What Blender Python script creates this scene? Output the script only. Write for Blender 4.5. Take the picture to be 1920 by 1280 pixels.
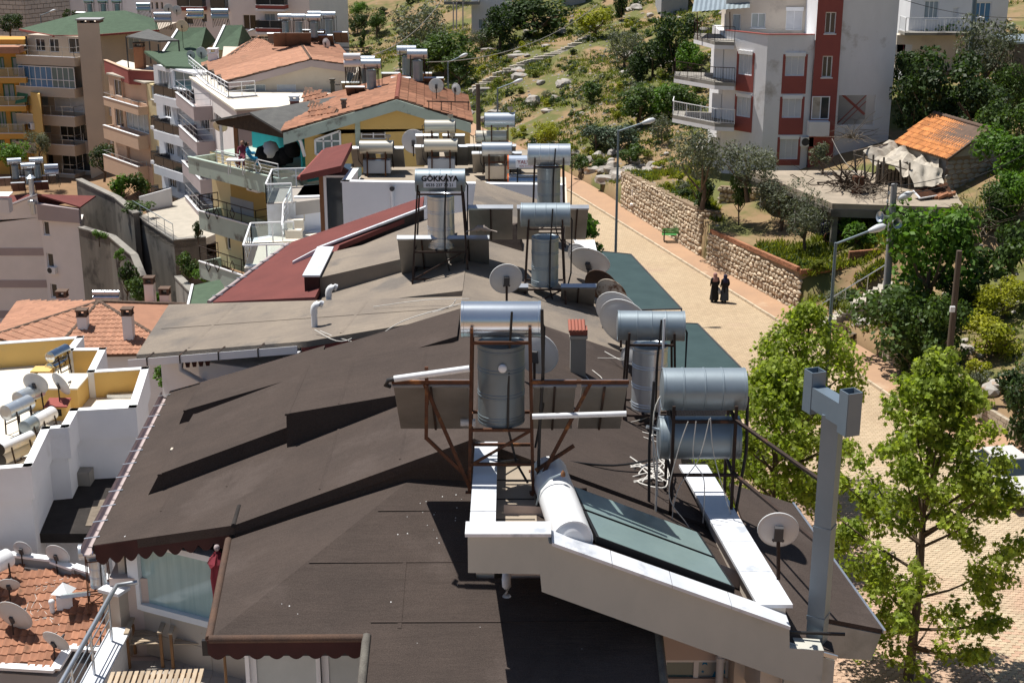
import bpy, bmesh, math, random
from math import radians, sin, cos, tan, pi, sqrt, atan2
from mathutils import Vector, Matrix
V = Vector
for o in list(bpy.data.objects): bpy.data.objects.remove(o)
SC = bpy.context.scene
COL = SC.collection
# ---------------------------------------------------------------- camera
CAMZ = 22.0; PITCH = radians(17.9); FPX = 2666.667
cd = bpy.data.cameras.new('camera'); cam = bpy.data.objects.new('camera', cd); COL.objects.link(cam)
cam.location = (0, 0, CAMZ); cam.rotation_euler = (pi/2 - PITCH, 0, 0)
cd.sensor_width = 36; cd.lens = 50; cd.clip_end = 3000; cd.clip_start = .1
SC.camera = cam
# ---------------------------------------------------------------- light
SUNX, SUNY = .34, .22           # metres a shadow runs to the right / towards the camera per metre of drop
sd = V((SUNX, -SUNY, -1)).normalized()
ELEV = math.asin(-sd.z)
W = bpy.data.worlds.new('World'); SC.world = W; W.use_nodes = True
nt = W.node_tree; bgn = nt.nodes['Background']
sky = nt.nodes.new('ShaderNodeTexSky'); sky.sky_type = 'NISHITA'; sky.sun_disc = False
sky.sun_elevation = ELEV; sky.sun_rotation = atan2(-sd.x, -sd.y)
sky.air_density = 1.0; sky.dust_density = .6; sky.ozone_density = 1.2
nt.links.new(sky.outputs[0], bgn.inputs[0]); bgn.inputs[1].default_value = .058
sl = bpy.data.lights.new('sun', 'SUN'); so = bpy.data.objects.new('sun', sl); COL.objects.link(so)
sl.energy = 5.0; sl.angle = radians(.5); sl.color = (1, .955, .88)
so.rotation_euler = sd.to_track_quat('-Z', 'Y').to_euler(); so.location = (-30, 60, 80)
vs = SC.view_settings; vs.view_transform = 'Standard'; vs.look = 'None'; vs.exposure = 0.42; vs.gamma = 1; vs.use_curve_mapping = False
SC.cycles.max_bounces = 6; SC.cycles.transparent_max_bounces = 12
# ---------------------------------------------------------------- projection helpers
CP, SP = cos(PITCH), sin(PITCH)
def ray(px, py):
    u = (px-960)/FPX; v = (640-py)/FPX
    return V((u, CP+v*SP, -SP+v*CP))
O0 = V((0, 0, CAMZ))
def atz(px, py, z): d = ray(px, py); return O0 + d*((z-CAMZ)/d.z)
def aty(px, py, y): d = ray(px, py); return O0 + d*(y/d.y)
def atd(px, py, D): return O0 + ray(px, py)*D
def atp(px, py, p, n):
    d = ray(px, py); n = V(n); return O0 + d*((V(p)-O0).dot(n)/d.dot(n))
def proj(P):
    q = V(P)-O0; dep = q.y*CP - q.z*SP
    return 960+FPX*q.x/dep, 640-FPX*(q.y*SP+q.z*CP)/dep
def pxm(P, n):           # metres for n photo pixels at point P
    q = V(P)-O0; return n*(q.y*CP - q.z*SP)/FPX
# ---------------------------------------------------------------- materials
MATS = {}
def pmat(name, c1, c2=None, scale=2.0, rough=.85, metal=0., bump=0., bscale=60., rnd=0., c3=None, s3=.35, t3=.62, spec=.3, stretch=None, fine=.0, island=False, trans=0., emit=None, bump2=0.):
    if name in MATS: return MATS[name]
    m = bpy.data.materials.new(name); m.use_nodes = True; MATS[name] = m
    N = m.node_tree.nodes; L = m.node_tree.links; b = N['Principled BSDF']
    b.inputs['Roughness'].default_value = rough; b.inputs['Metallic'].default_value = metal
    b.inputs['Specular IOR Level'].default_value = spec
    tc = N.new('ShaderNodeTexCoord'); src = tc.outputs['Object']
    if rnd:
        oi0 = N.new('ShaderNodeObjectInfo'); va = N.new('ShaderNodeVectorMath'); va.operation = 'MULTIPLY_ADD'; va.inputs[1].default_value = (37, 53, 29); L.new(oi0.outputs['Random'], va.inputs[0]); L.new(src, va.inputs[2]); src = va.outputs[0]
    if stretch:
        mp = N.new('ShaderNodeMapping'); mp.inputs['Scale'].default_value = stretch; L.new(src, mp.inputs[0]); srcs = mp.outputs[0]
    else: srcs = src
    def noise(s, det=5, so=srcs, r=.6):
        n = N.new('ShaderNodeTexNoise'); n.inputs['Scale'].default_value = s; n.inputs['Detail'].default_value = det; n.inputs['Roughness'].default_value = r
        L.new(so, n.inputs['Vector']); return n.outputs['Fac']
    def ramp(f, lo, hi):
        r = N.new('ShaderNodeMapRange'); r.inputs[1].default_value = lo; r.inputs[2].default_value = hi; L.new(f, r.inputs[0]); return r.outputs[0]
    def mix(f, a, bb, mode='MIX'):
        x = N.new('ShaderNodeMix'); x.data_type = 'RGBA'; x.blend_type = mode
        if hasattr(f, 'links'): L.new(f, x.inputs[0])
        else: x.inputs[0].default_value = f
        for i, c in ((6, a), (7, bb)):
            if hasattr(c, 'links'): L.new(c, x.inputs[i])
            else: x.inputs[i].default_value = (*c, 1)
        return x.outputs[2]
    col = None
    if c2 is None: c2 = tuple(k*.82 for k in c1)
    col = mix(ramp(noise(scale), .33, .67), c1, c2)
    if c3 is not None: col = mix(ramp(noise(s3, 6, so=src), t3, t3+.09), col, c3)
    if fine: col = mix(ramp(noise(bscale*1.5, 2, so=src), .35, .65), mix(1., col, (1-fine,)*3, 'MULTIPLY'), mix(1., col, (1+fine,)*3, 'MULTIPLY'))
    if rnd:
        oi = N.new('ShaderNodeObjectInfo'); r0 = oi.outputs['Random']
        ge = N.new('ShaderNodeNewGeometry'); r1 = ge.outputs['Random Per Island']
        ad = N.new('ShaderNodeMath'); ad.operation = 'ADD'; L.new(r0, ad.inputs[0]); L.new(r1, ad.inputs[1])
        fr = N.new('ShaderNodeMath'); fr.operation = 'FRACT'; L.new(ad.outputs[0], fr.inputs[0])
        mr = N.new('ShaderNodeMapRange'); mr.inputs[3].default_value = 1-rnd; mr.inputs[4].default_value = 1+rnd; L.new(fr.outputs[0], mr.inputs[0])
        hs = N.new('ShaderNodeHueSaturation'); L.new(col, hs.inputs['Color']); L.new(mr.outputs[0], hs.inputs['Value'])
        col = hs.outputs[0]
    L.new(col, b.inputs['Base Color'])
    if bump:
        bn = N.new('ShaderNodeBump'); bn.inputs['Strength'].default_value = bump; bn.inputs['Distance'].default_value = .02
        L.new(noise(bscale, 3), bn.inputs['Height']); L.new(bn.outputs[0], b.inputs['Normal'])
        if bump2:
            b2 = N.new('ShaderNodeBump'); b2.inputs['Strength'].default_value = bump2; b2.inputs['Distance'].default_value = .12; mp2 = N.new('ShaderNodeMapping'); mp2.inputs['Scale'].default_value = (.5, 2.2, 1); L.new(tc.outputs['Object'], mp2.inputs[0]); L.new(noise(2.2, 4, so=mp2.outputs[0]), b2.inputs['Height']); L.new(b2.outputs[0], bn.inputs['Normal'])
    if trans:
        tr = N.new('ShaderNodeBsdfTranslucent'); ms = N.new('ShaderNodeMixShader'); ms.inputs[0].default_value = trans
        L.new(mix(1., col, (1.25, 1.3, .6), 'MULTIPLY'), tr.inputs[0]); L.new(b.outputs[0], ms.inputs[1]); L.new(tr.outputs[0], ms.inputs[2])
        L.new(ms.outputs[0], N['Material Output'].inputs[0])
    if emit: b.inputs['Emission Color'].default_value = (*c1, 1); b.inputs['Emission Strength'].default_value = emit
    return m
def glass(name, tint=(.8, .9, .92), rough=.02, alpha=.75):
    m = bpy.data.materials.new(name); m.use_nodes = True; MATS[name] = m
    N = m.node_tree.nodes; L = m.node_tree.links
    N.remove(N['Principled BSDF'])
    t = N.new('ShaderNodeBsdfTransparent'); t.inputs[0].default_value = (*tint, 1)
    g = N.new('ShaderNodeBsdfGlossy'); g.inputs['Roughness'].default_value = rough
    fr = N.new('ShaderNodeFresnel'); fr.inputs[0].default_value = 1.5
    ad = N.new('ShaderNodeMath'); ad.inputs[1].default_value = 1-alpha; L.new(fr.outputs[0], ad.inputs[0]); ad.use_clamp = True
    ms = N.new('ShaderNodeMixShader'); L.new(ad.outputs[0], ms.inputs[0]); L.new(t.outputs[0], ms.inputs[1]); L.new(g.outputs[0], ms.inputs[2])
    L.new(ms.outputs[0], N['Material Output'].inputs[0]); return m
M = {}
def D(k, *a, **kw): M[k] = pmat(k, *a, **kw)
# roofing / walls
D('bitumen_brown', (.074,.058,.051), (.060,.048,.043), scale=1.1, rough=.97, bump=.4, bscale=90, fine=.32, c3=(.084,.067,.060), s3=.5, t3=.56, spec=.06, bump2=.25)
D('bitumen_rust', (.12,.075,.055), (.085,.060,.050), scale=3, rough=.95, bump=.3, fine=.2, spec=.1)
D('bitumen_tan', (.25,.21,.17), (.185,.158,.135), scale=.9, rough=.95, bump=.35, bscale=80, fine=.22, c3=(.155,.138,.124), s3=.5, t3=.55, spec=.1, bump2=.35)
D('bitumen_red', (.17,.060,.054), (.14,.052,.048), scale=1.2, rough=.95, bump=.25, bscale=80, fine=.15, c3=(.20,.080,.062), s3=.5, spec=.1)
D('bitumen_black', (.045,.04,.038), (.03,.027,.026), scale=2, rough=.95, bump=.3, fine=.2, spec=.1)
D('bitumen_green', (.085,.125,.085), (.07,.10,.07), scale=2, rough=.95, bump=.2, fine=.15, spec=.1)
D('bitumen_grey', (.13,.13,.125), (.10,.10,.10), scale=2, rough=.95, bump=.2, fine=.15, spec=.1)
D('roof_moss', (.16,.15,.13), (.11,.10,.09), scale=6, rough=.95, bump=.3, fine=.2)
D('plaster_white', (.76,.77,.80), (.70,.71,.74), scale=.8, rough=.9, bump=.15, bscale=40, c3=(.60,.60,.60), s3=.35, t3=.6)
D('plaster_old', (.74,.74,.76), (.66,.66,.68), scale=.7, rough=.9, bump=.2, bscale=30, c3=(.40,.37,.34), s3=.30, t3=.58, stretch=(1,1,.45))
D('plaster_pinkwhite', (.80,.75,.73), (.74,.70,.68), scale=.8, rough=.9, bump=.12)
D('plaster_cream', (.60,.53,.45), (.54,.48,.41), scale=.9, rough=.9, bump=.15, bscale=40, c3=(.46,.40,.34), s3=.4, t3=.6)
D('plaster_pink', (.58,.47,.42), (.54,.44,.39), scale=1.2, rough=.9, bump=.12, bscale=50)
D('plaster_beige', (.54,.46,.375), (.49,.42,.345), scale=.5, rough=.9, bump=.1, c3=(.43,.37,.31), s3=.3)
D('plaster_peach', (.60,.42,.30), (.55,.39,.28), scale=.6, rough=.9)
D('plaster_yellow', (.66,.45,.16), (.60,.41,.15), scale=.6, rough=.9, c3=(.5,.38,.2), s3=.35)
D('plaster_paleyellow', (.68,.57,.33), (.62,.52,.31), scale=.6, rough=.9)
D('plaster_orange', (.62,.34,.08), (.55,.31,.08), scale=.6, rough=.9)
D('plaster_mauve', (.42,.35,.35), (.38,.32,.32), scale=.7, rough=.9)
D('plaster_mint', (.42,.50,.44), (.36,.43,.38), scale=.8, rough=.95, c3=(.16,.16,.14), s3=.8, t3=.56, bump=.2)
D('plaster_ochre', (.42,.28,.09), (.37,.25,.09), scale=.7, rough=.9)
D('plaster_grey', (.36,.36,.37), (.32,.32,.33), scale=.8, rough=.9)
D('plaster_red', (.30,.085,.072), (.26,.075,.065), scale=.6, rough=.9, c3=(.34,.14,.12), s3=.4)
D('brickred', (.33,.12,.085), (.27,.10,.075), scale=3, rough=.9)
D('fascia', (.50,.49,.44), (.43,.43,.39), scale=1.0, rough=.9, bump=.15, c3=(.34,.34,.30), s3=.6, t3=.57, stretch=(1,1,.6))
D('paint_white', (.80,.81,.83), (.76,.77,.79), scale=2, rough=.55)
D('paint_green', (.06,.19,.09), (.05,.16,.08), scale=3, rough=.5)
D('teal', (.02,.33,.36), (.02,.28,.31), scale=2, rough=.8)
D('marble', (.72,.73,.76), (.58,.61,.66), scale=2.2, rough=.35, c3=(.42,.45,.50), s3=1.6, t3=.56, stretch=(1,.5,1), spec=.4)
D('terrace_tile', (.72,.66,.56), (.66,.61,.52), scale=1, rough=.7)
D('tile_floor', (.40,.36,.32), (.36,.33,.30), scale=1.4, rough=.45, spec=.4)
D('tile_wall', (.50,.43,.36), (.46,.40,.34), scale=1.4, rough=.45, spec=.4)
D('grout', (.28,.26,.24), rough=.95)
D('concrete', (.30,.28,.25), (.22,.21,.19), scale=1.0, rough=.95, bump=.3, bscale=25, c3=(.13,.12,.11), s3=.5, t3=.55, stretch=(1,1,.35))
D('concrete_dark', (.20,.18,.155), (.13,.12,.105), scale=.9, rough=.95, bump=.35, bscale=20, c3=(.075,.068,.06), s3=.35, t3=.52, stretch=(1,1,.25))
D('concrete_light', (.44,.40,.34), (.36,.33,.28), scale=1.5, rough=.95, bump=.25, bscale=25)
D('slab_soil', (.36,.30,.235), (.27,.23,.18), scale=.8, rough=1., bump=.4, bscale=15, c3=(.16,.13,.10), s3=.6)
# metals
D('galv', (.60,.655,.70), (.50,.55,.60), scale=2.0, rough=.34, metal=.72, bump=.03, bscale=14, stretch=(1,1,.25), c3=(.46,.49,.51), s3=1.4)
D('galv_slate', (.17,.21,.24), (.14,.175,.20), scale=1.2, rough=.45, metal=.4, bump=.04, bscale=10, c3=(.20,.235,.26), s3=1.0)
D('galv_dull', (.31,.365,.405), (.26,.31,.345), scale=1.6, rough=.45, metal=.6, bump=.04, bscale=12, c3=(.33,.34,.34), s3=1.2)
D('galv_clean', (.62,.68,.74), (.56,.61,.67), scale=2.0, rough=.24, metal=.85, bump=.02, bscale=8, stretch=(1,1,.25))
D('galv_duct', (.20,.255,.31), (.165,.215,.265), scale=1.2, rough=.45, metal=.45, bump=.08, bscale=6)
D('steel_shiny', (.62,.66,.70), (.50,.54,.58), scale=3, rough=.2, metal=1.)
D('tank_cream', (.66,.62,.53), (.60,.565,.48), scale=2, rough=.3, metal=.35, spec=.5, c3=(.38,.22,.08), s3=2.2, t3=.68)
D('tank_white', (.74,.75,.77), (.68,.69,.71), scale=2, rough=.32, spec=.5, c3=(.5,.44,.36), s3=1.2, t3=.66)
D('tank_blue', (.42,.48,.58), (.38,.44,.53), scale=2, rough=.35, metal=.3, spec=.5)
D('rust', (.115,.047,.024), (.065,.032,.02), scale=7, rough=.9, c3=(.24,.10,.035), s3=4, t3=.58, bump=.3, bscale=80)
D('rust_dark', (.045,.028,.022), (.03,.02,.017), scale=7, rough=.85, c3=(.10,.045,.025), s3=4, t3=.58)
D('panel_back', (.27,.255,.235), (.20,.19,.175), scale=1.6, rough=.45, metal=.4, c3=(.33,.30,.26), s3=1.3, bump=.05, bscale=8)
D('panel_back_brown', (.17,.105,.075), (.13,.085,.065), scale=1.6, rough=.6, metal=.2, c3=(.09,.07,.06), s3=1.3)
D('alu', (.55,.58,.62), (.48,.51,.55), scale=5, rough=.35, metal=.85)
D('pipe_white', (.72,.735,.76), (.64,.66,.69), scale=4, rough=.4, spec=.4)
D('pipe_black', (.012,.012,.014), (.018,.018,.02), scale=6, rough=.55, spec=.4)
D('cable_white', (.62,.60,.56), (.5,.48,.45), scale=6, rough=.6)
D('dish', (.56,.565,.57), (.50,.505,.51), scale=1.5, rough=.5, spec=.4)
D('dish_beige', (.58,.50,.37), (.52,.45,.33), scale=1.5, rough=.5)
D('dish_rust', (.46,.40,.33), (.40,.34,.28), scale=2.5, rough=.8, c3=(.10,.045,.022), s3=3.2, t3=.50)
D('dish_rust2', (.085,.045,.028), (.05,.03,.022), scale=3.5, rough=.9, c3=(.48,.42,.35), s3=3.0, t3=.60)
D('lnb', (.06,.06,.065), rough=.6)
D('pole_steel', (.19,.235,.27), (.165,.205,.235), scale=2, rough=.55, metal=.3)
D('pole_concrete', (.26,.265,.27), (.22,.22,.225), scale=2, rough=.9)
D('pole_wood', (.115,.085,.065), (.085,.065,.05), scale=3, rough=.95, stretch=(6,6,.5))
D('lamp_head', (.62,.64,.66), rough=.4)
D('orange_plastic', (.68,.15,.03), rough=.5)
D('yellow_plastic', (.75,.36,.02), rough=.5)
D('sign_white', (.80,.84,.92), (.77,.81,.89), rough=.6)
D('ink_black', (.01,.01,.012), rough=.6)
D('ink_red', (.32,.012,.05), rough=.6)
D('ink_blue', (.10,.16,.42), rough=.6)
D('ink_orange', (.55,.10,.03), rough=.7)
D('sticker_blue', (.0,.20,.42), rough=.6)
# glazing
D('glass_dark', (.022,.030,.036), (.035,.045,.052), scale=.7, rough=.06, spec=.6)
D('glass_blue', (.07,.22,.42), (.05,.16,.33), scale=.8, rough=.12, spec=.6)
D('glass_curtain', (.34,.40,.44), (.22,.28,.32), scale=3, rough=.25, spec=.5, stretch=(3,3,.2))
D('glass_teal', (.12,.20,.215), (.09,.16,.175), scale=1, rough=.08, spec=.6)
D('glass_frost', (.40,.44,.44), (.33,.37,.37), scale=1.5, rough=.3, spec=.5)
D('glass_bay', (.40,.54,.53), (.30,.43,.43), scale=2.5, rough=.1, spec=.5, stretch=(5,5,.3))
D('glass_collector', (.20,.275,.27), (.165,.23,.23), scale=1.2, rough=.22, spec=.6)
D('shutter', (.66,.67,.70), (.60,.61,.64), scale=2, rough=.6)
D('railglass_smoke', (.03,.03,.035), rough=.08, spec=.6)
M['glass_clear'] = glass('glass_clear', (.62,.72,.72), .02, .86)
M['glass_mirror'] = glass('glass_mirror', (.60,.76,.76), .02, .72)
D('pale_backing', (.66,.74,.72), (.58,.67,.66), scale=3, rough=.9, stretch=(6,6,.2))
M['glass_rail'] = glass('glass_rail', (.82,.88,.90), .02, .93)
# ground, stone, soil
D('soil', (.36,.22,.125), (.27,.165,.095), scale=.5, rough=1., bump=.5, bscale=6, c3=(.42,.33,.23), s3=.25)
D('hill', (.29,.19,.11), (.21,.155,.08), scale=.3, rough=1., bump=.6, bscale=5, c3=(.12,.125,.042), s3=.16, t3=.45)
D('garden_soil', (.26,.16,.09), (.20,.13,.075), scale=.8, rough=1., bump=.5, bscale=8, c3=(.14,.14,.06), s3=.5)
D('paver', (.50,.395,.275), (.45,.355,.245), scale=.35, rough=.9, bump=.2, bscale=60, rnd=.10, c3=(.44,.29,.205), s3=.12, t3=.53)
D('paver_pink', (.46,.315,.225), (.41,.29,.21), scale=.35, rough=.9, bump=.2, bscale=60, rnd=.10)
D('paver_joint', (.19,.155,.075), (.16,.13,.06), scale=.8, rough=1.)
D('kerb', (.52,.43,.315), (.46,.38,.28), scale=1, rough=.9, bump=.2, rnd=.08)
D('sidewalk', (.42,.265,.165), (.36,.23,.15), scale=.5, rough=.95, bump=.3, c3=(.48,.36,.25), s3=.3)
D('stone', (.56,.465,.35), (.46,.37,.27), scale=3, rough=.95, bump=.5, bscale=12, rnd=.28, c3=(.60,.54,.45), s3=1.2)
D('mortar', (.27,.195,.13), (.21,.155,.105), scale=2, rough=1., bump=.3)
D('rock', (.38,.36,.335), (.28,.25,.22), scale=1.0, rough=.95, bump=.6, bscale=5, rnd=.15, c3=(.32,.20,.12), s3=.7, t3=.58)
D('brick', (.34,.155,.085), (.28,.13,.075), scale=3, rough=.95, rnd=.18, bump=.2)
D('block', (.42,.36,.28), (.36,.31,.24), scale=2, rough=.95, rnd=.10, bump=.25)
D('graystone', (.33,.32,.30), (.26,.25,.235), scale=2, rough=.95, rnd=.16, bump=.3)
D('whitestone', (.52,.49,.44), (.46,.43,.39), scale=.8, rough=.95, rnd=.08, bump=.3, bscale=10)
D('tile_orange', (.33,.155,.092), (.25,.12,.075), scale=2.5, rough=.85, rnd=.20, c3=(.17,.09,.055), s3=.9, t3=.60)
D('tile_salmon', (.40,.205,.13), (.34,.175,.115), scale=2, rough=.85, rnd=.13, c3=(.30,.17,.11), s3=.8, t3=.62)
D('tile_old', (.52,.21,.07), (.40,.155,.055), scale=2, rough=.9, rnd=.30, c3=(.10,.06,.04), s3=1.4, t3=.63)
D('tile_cap', (.15,.10,.075), (.10,.07,.055), scale=3, rough=.95)
# wood, cloth
D('wood_slat', (.46,.37,.27), (.36,.28,.20), scale=4, rough=.8, rnd=.15, stretch=(1,1,4))
D('wood_leg', (.30,.16,.075), (.24,.13,.06), scale=4, rough=.75)
D('wood_grey', (.20,.165,.13), (.14,.115,.09), scale=5, rough=.95)
D('wood_dark', (.060,.042,.030), (.04,.028,.02), scale=5, rough=.95)
D('wood_brown', (.23,.105,.05), (.18,.085,.04), scale=3, rough=.7)
D('valance', (.060,.022,.020), (.045,.018,.017), scale=3, rough=.9)
D('umbrella_red', (.24,.035,.05), (.17,.025,.038), scale=6, rough=.9, stretch=(8,8,.6))
D('tarp', (.50,.45,.38), (.38,.34,.28), scale=2, rough=.85, c3=(.30,.26,.21), s3=1.2, t3=.58)
D('shade_net', (.045,.074,.078), (.037,.062,.066), scale=1.2, rough=.9, spec=.15, bump=.1)
D('bench_green', (.07,.30,.085), (.055,.25,.07), scale=4, rough=.6)
D('black_metal', (.018,.018,.02), rough=.5)
D('cloth_black', (.017,.016,.018), (.011,.011,.012), scale=6, rough=.95)
D('cloth_denim', (.055,.065,.085), (.04,.05,.065), scale=6, rough=.95)
D('cloth_navy', (.028,.028,.065), (.02,.02,.05), scale=6, rough=.95)
D('cloth_pink', (.36,.20,.18), (.30,.165,.15), scale=6, rough=.95)
D('cloth_blue', (.02,.22,.42), rough=.95)
D('cloth_maroon', (.14,.03,.05), rough=.95)
D('cloth_white', (.62,.62,.64), rough=.95)
D('skin', (.42,.24,.165), rough=.7)
D('hair', (.012,.009,.008), rough=.7)
D('car_white', (.60,.59,.565), (.53,.52,.49), scale=1.6, rough=.32, spec=.5, c3=(.40,.36,.29), s3=1.1, t3=.60)
D('tyre', (.016,.016,.016), rough=.9)
D('bark', (.135,.095,.065), (.09,.065,.045), scale=6, rough=.95, stretch=(3,3,.6))
D('bark_grey', (.17,.145,.115), (.11,.09,.07), scale=6, rough=.95)
D('wire_black', (.015,.015,.016), rough=.7)
D('wire_grey', (.25,.235,.21), rough=.7)
D('bird', (.34,.29,.26), (.26,.22,.20), scale=8, rough=.9)
def leafmat(k, c, c2, tr=.35, rnd=.45):
    M[k] = pmat(k, c, c2, scale=.9, rough=.55, rnd=rnd, trans=tr, spec=.3)
leafmat('leaf_plane', (.30,.36,.05), (.19,.26,.035), .5, .55)
leafmat('leaf_dark', (.045,.080,.020), (.028,.050,.016))
leafmat('leaf_mid', (.075,.125,.026), (.048,.085,.020))
leafmat('leaf_bright', (.10,.20,.022), (.07,.14,.018), .4)
leafmat('leaf_olive', (.135,.150,.095), (.085,.10,.065), .25)
leafmat('leaf_yellow', (.33,.33,.022), (.22,.25,.02), .4)
leafmat('leaf_cactus', (.07,.105,.06), (.05,.08,.05), .05)
leafmat('grass', (.20,.22,.035), (.13,.165,.028), .4)
leafmat('grass_dry', (.30,.24,.10), (.22,.18,.07), .3)
# ---------------------------------------------------------------- mesh builder
def rootloc(o):
    while o.parent: o = o.parent
    return V(o.location)
class MB:
    def __init__(s): s.v = []; s.f = []; s.sm = []
    def add(s, vs, fs, smooth=False):
        n = len(s.v); s.v += [tuple(p) for p in vs]
        for f in fs: s.f.append([i+n for i in f]); s.sm.append(smooth)
        return s
    def poly(s, pts): return s.add(pts, [list(range(len(pts)))])
    def hexa(s, b, t):
        return s.add(list(b)+list(t), [[3,2,1,0],[4,5,6,7],[0,1,5,4],[1,2,6,5],[2,3,7,6],[3,0,4,7]])
    def box(s, x0, x1, y0, y1, z0, z1):
        return s.hexa([(x0,y0,z0),(x1,y0,z0),(x1,y1,z0),(x0,y1,z0)], [(x0,y0,z1),(x1,y0,z1),(x1,y1,z1),(x0,y1,z1)])
    def obox(s, c, ax, ay, az):      # centre and three half vectors
        c = V(c); ax = V(ax); ay = V(ay); az = V(az)
        return s.hexa([c-ax-ay-az, c+ax-ay-az, c+ax+ay-az, c-ax+ay-az], [c-ax-ay+az, c+ax-ay+az, c+ax+ay+az, c-ax+ay+az])
    def slab(s, pts, vec):           # extrude polygon by vec
        vec = V(vec) if hasattr(vec, '__len__') else V((0,0,-vec))
        n = len(pts); a = [V(p) for p in pts]; b = [p+vec for p in a]
        return s.add(a+b, [list(range(n)), list(range(2*n-1, n-1, -1))]+[[i, i+n, (i+1) % n+n, (i+1) % n] for i in range(n)])
    def prism(s, xy, z0, z1): return s.slab([(x, y, z1) for x, y in xy], V((0,0,z0-z1)))
    def bar(s, p, q, w, h=None, up=(0,0,1)):
        p = V(p); q = V(q); d = (q-p); 
        if d.length < 1e-6: return s
        dn = d.normalized(); u = V(up)
        if abs(dn.dot(u)) > .98: u = V((0,1,0))
        a = dn.cross(u).normalized(); b = a.cross(dn).normalized(); h = h or w
        return s.obox((p+q)/2, d/2, a*w/2, b*h/2)
    def tube(s, pts, r, n=6, caps=True, r2=None):
        pts = [V(p) for p in pts]; vs = []; fs = []; k = len(pts)
        ref = None
        for i, p in enumerate(pts):
            d = (pts[min(i+1, k-1)]-pts[max(i-1, 0)]).normalized()
            if ref is None: ref = V((0,0,1)) if abs(d.z) < .9 else V((1,0,0))
            a = d.cross(ref)
            if a.length < 1e-4: a = d.cross(V((0,1,0)))
            a.normalize(); b = d.cross(a).normalized(); ref = b.cross(d) if False else ref
            rr = r if r2 is None else r+(r2-r)*i/max(1, k-1)
            if hasattr(r, '__len__'): rr = r[i]
            for j in range(n):
                t = 2*pi*j/n; vs.append(p+a*cos(t)*rr+b*sin(t)*rr)
        for i in range(k-1):
            for j in range(n): fs.append([i*n+j, i*n+(j+1) % n, (i+1)*n+(j+1) % n, (i+1)*n+j])
        s.add(vs, fs, True)
        if caps:
            s.add(vs[:n], [list(range(n-1, -1, -1))]); s.add(vs[-n:], [list(range(n))])
        return s
    def cyl(s, p, q, r, n=20, caps=True): return s.tube([p, q], r, n, caps)
    def lathe(s, base, axis, prof, n=20, smooth=True, flatprof=False):
        base = V(base); ax = V(axis).normalized(); ref = V((0,0,1)) if abs(ax.z) < .9 else V((1,0,0))
        a = ax.cross(ref).normalized(); b = ax.cross(a).normalized()
        def ring(r, h): return [base+ax*h+a*cos(2*pi*j/n)*r+b*sin(2*pi*j/n)*r for j in range(n)]
        if flatprof:
            for (r0, h0), (r1, h1) in zip(prof[:-1], prof[1:]):
                s.add(ring(r0, h0)+ring(r1, h1), [[j, (j+1) % n, n+(j+1) % n, n+j] for j in range(n)], smooth)
        else:
            vs = []; 
            for r, h in prof: vs += ring(r, h)
            s.add(vs, [[i*n+j, i*n+(j+1) % n, (i+1)*n+(j+1) % n, (i+1)*n+j] for i in range(len(prof)-1) for j in range(n)], smooth)
        return s
    def build(s, name, mat=None, parent=None, kind=None, world=True):
        me = bpy.data.meshes.new(name)
        vs = s.v
        if parent is not None and world:
            L0 = rootloc(parent); vs = [(x-L0.x, y-L0.y, z-L0.z) for x, y, z in vs]
        me.from_pydata(vs, [], s.f)
        me.polygons.foreach_set('use_smooth', s.sm)
        if mat is not None: me.materials.append(M[mat] if isinstance(mat, str) else mat)
        me.update()
        o = bpy.data.objects.new(name, me); COL.objects.link(o)
        if parent is not None: setp(o, parent)
        if kind: o['kind'] = kind
        return o
def tag(o, label=None, cat=None, group=None, kind=None):
    if label: o['label'] = label
    if cat: o['category'] = cat
    if group: o['group'] = group
    if kind: o['kind'] = kind
    return o
def thing(name, label, cat, loc=(0,0,0), group=None, rz=0):
    o = bpy.data.objects.new(name, None); COL.objects.link(o); o.location = loc; o.rotation_euler.z = rz
    o.empty_display_size = .2
    return tag(o, label, cat, group)
KIDS = {}
def setp(o, parent): o.parent = parent; KIDS.setdefault(parent.name, []).append(o)
def copy_tree(o, parent=None):
    c = o.copy(); COL.objects.link(c)
    if parent is not None: setp(c, parent)
    for ch in KIDS.get(o.name, []): copy_tree(ch, c)
    return c
def copy_thing(o, loc, rz=0, label=None, scale=None):
    c = copy_tree(o); c.location = loc; c.rotation_euler = (0, 0, rz)
    if label: c['label'] = label
    if scale: c.scale = (scale,)*3 if not hasattr(scale, '__len__') else scale
    return c
def mesh_only(mb, mat):
    me = bpy.data.meshes.new('piece'); me.from_pydata(mb.v, [], mb.f); me.polygons.foreach_set('use_smooth', mb.sm); me.materials.append(M[mat]); me.update(); return me
def pieces(name, meshes, xf, parent, limit=300, mat=None):
    """xf: list of (mesh index, Matrix world). The nearest `limit` are objects, the rest one joined stuff part."""
    L0 = rootloc(parent); T = Matrix.Translation(-L0)
    cpos = V((0,0,CAMZ)); xf = sorted(xf, key=lambda t: (t[1].translation-cpos).length)
    for k, mt in xf[:limit]:
        o = bpy.data.objects.new(name, meshes[k]); COL.objects.link(o); setp(o, parent); o.matrix_local = T @ mt
    rest = xf[limit:]
    if rest:
        vs = []; fs = []
        geo = [([v.co.copy() for v in m.vertices], [list(p.vertices) for p in m.polygons]) for m in meshes]
        for k, mt in rest:
            n = len(vs); MM = T @ mt; g = geo[k]
            vs += [tuple(MM @ c) for c in g[0]]; fs += [[i+n for i in f] for f in g[1]]
        me = bpy.data.meshes.new(name+'s'); me.from_pydata(vs, [], fs); me.materials.append(meshes[0].materials[0]); me.update()
        o = bpy.data.objects.new(name+'s', me); COL.objects.link(o); setp(o, parent); o['kind'] = 'stuff'
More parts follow.
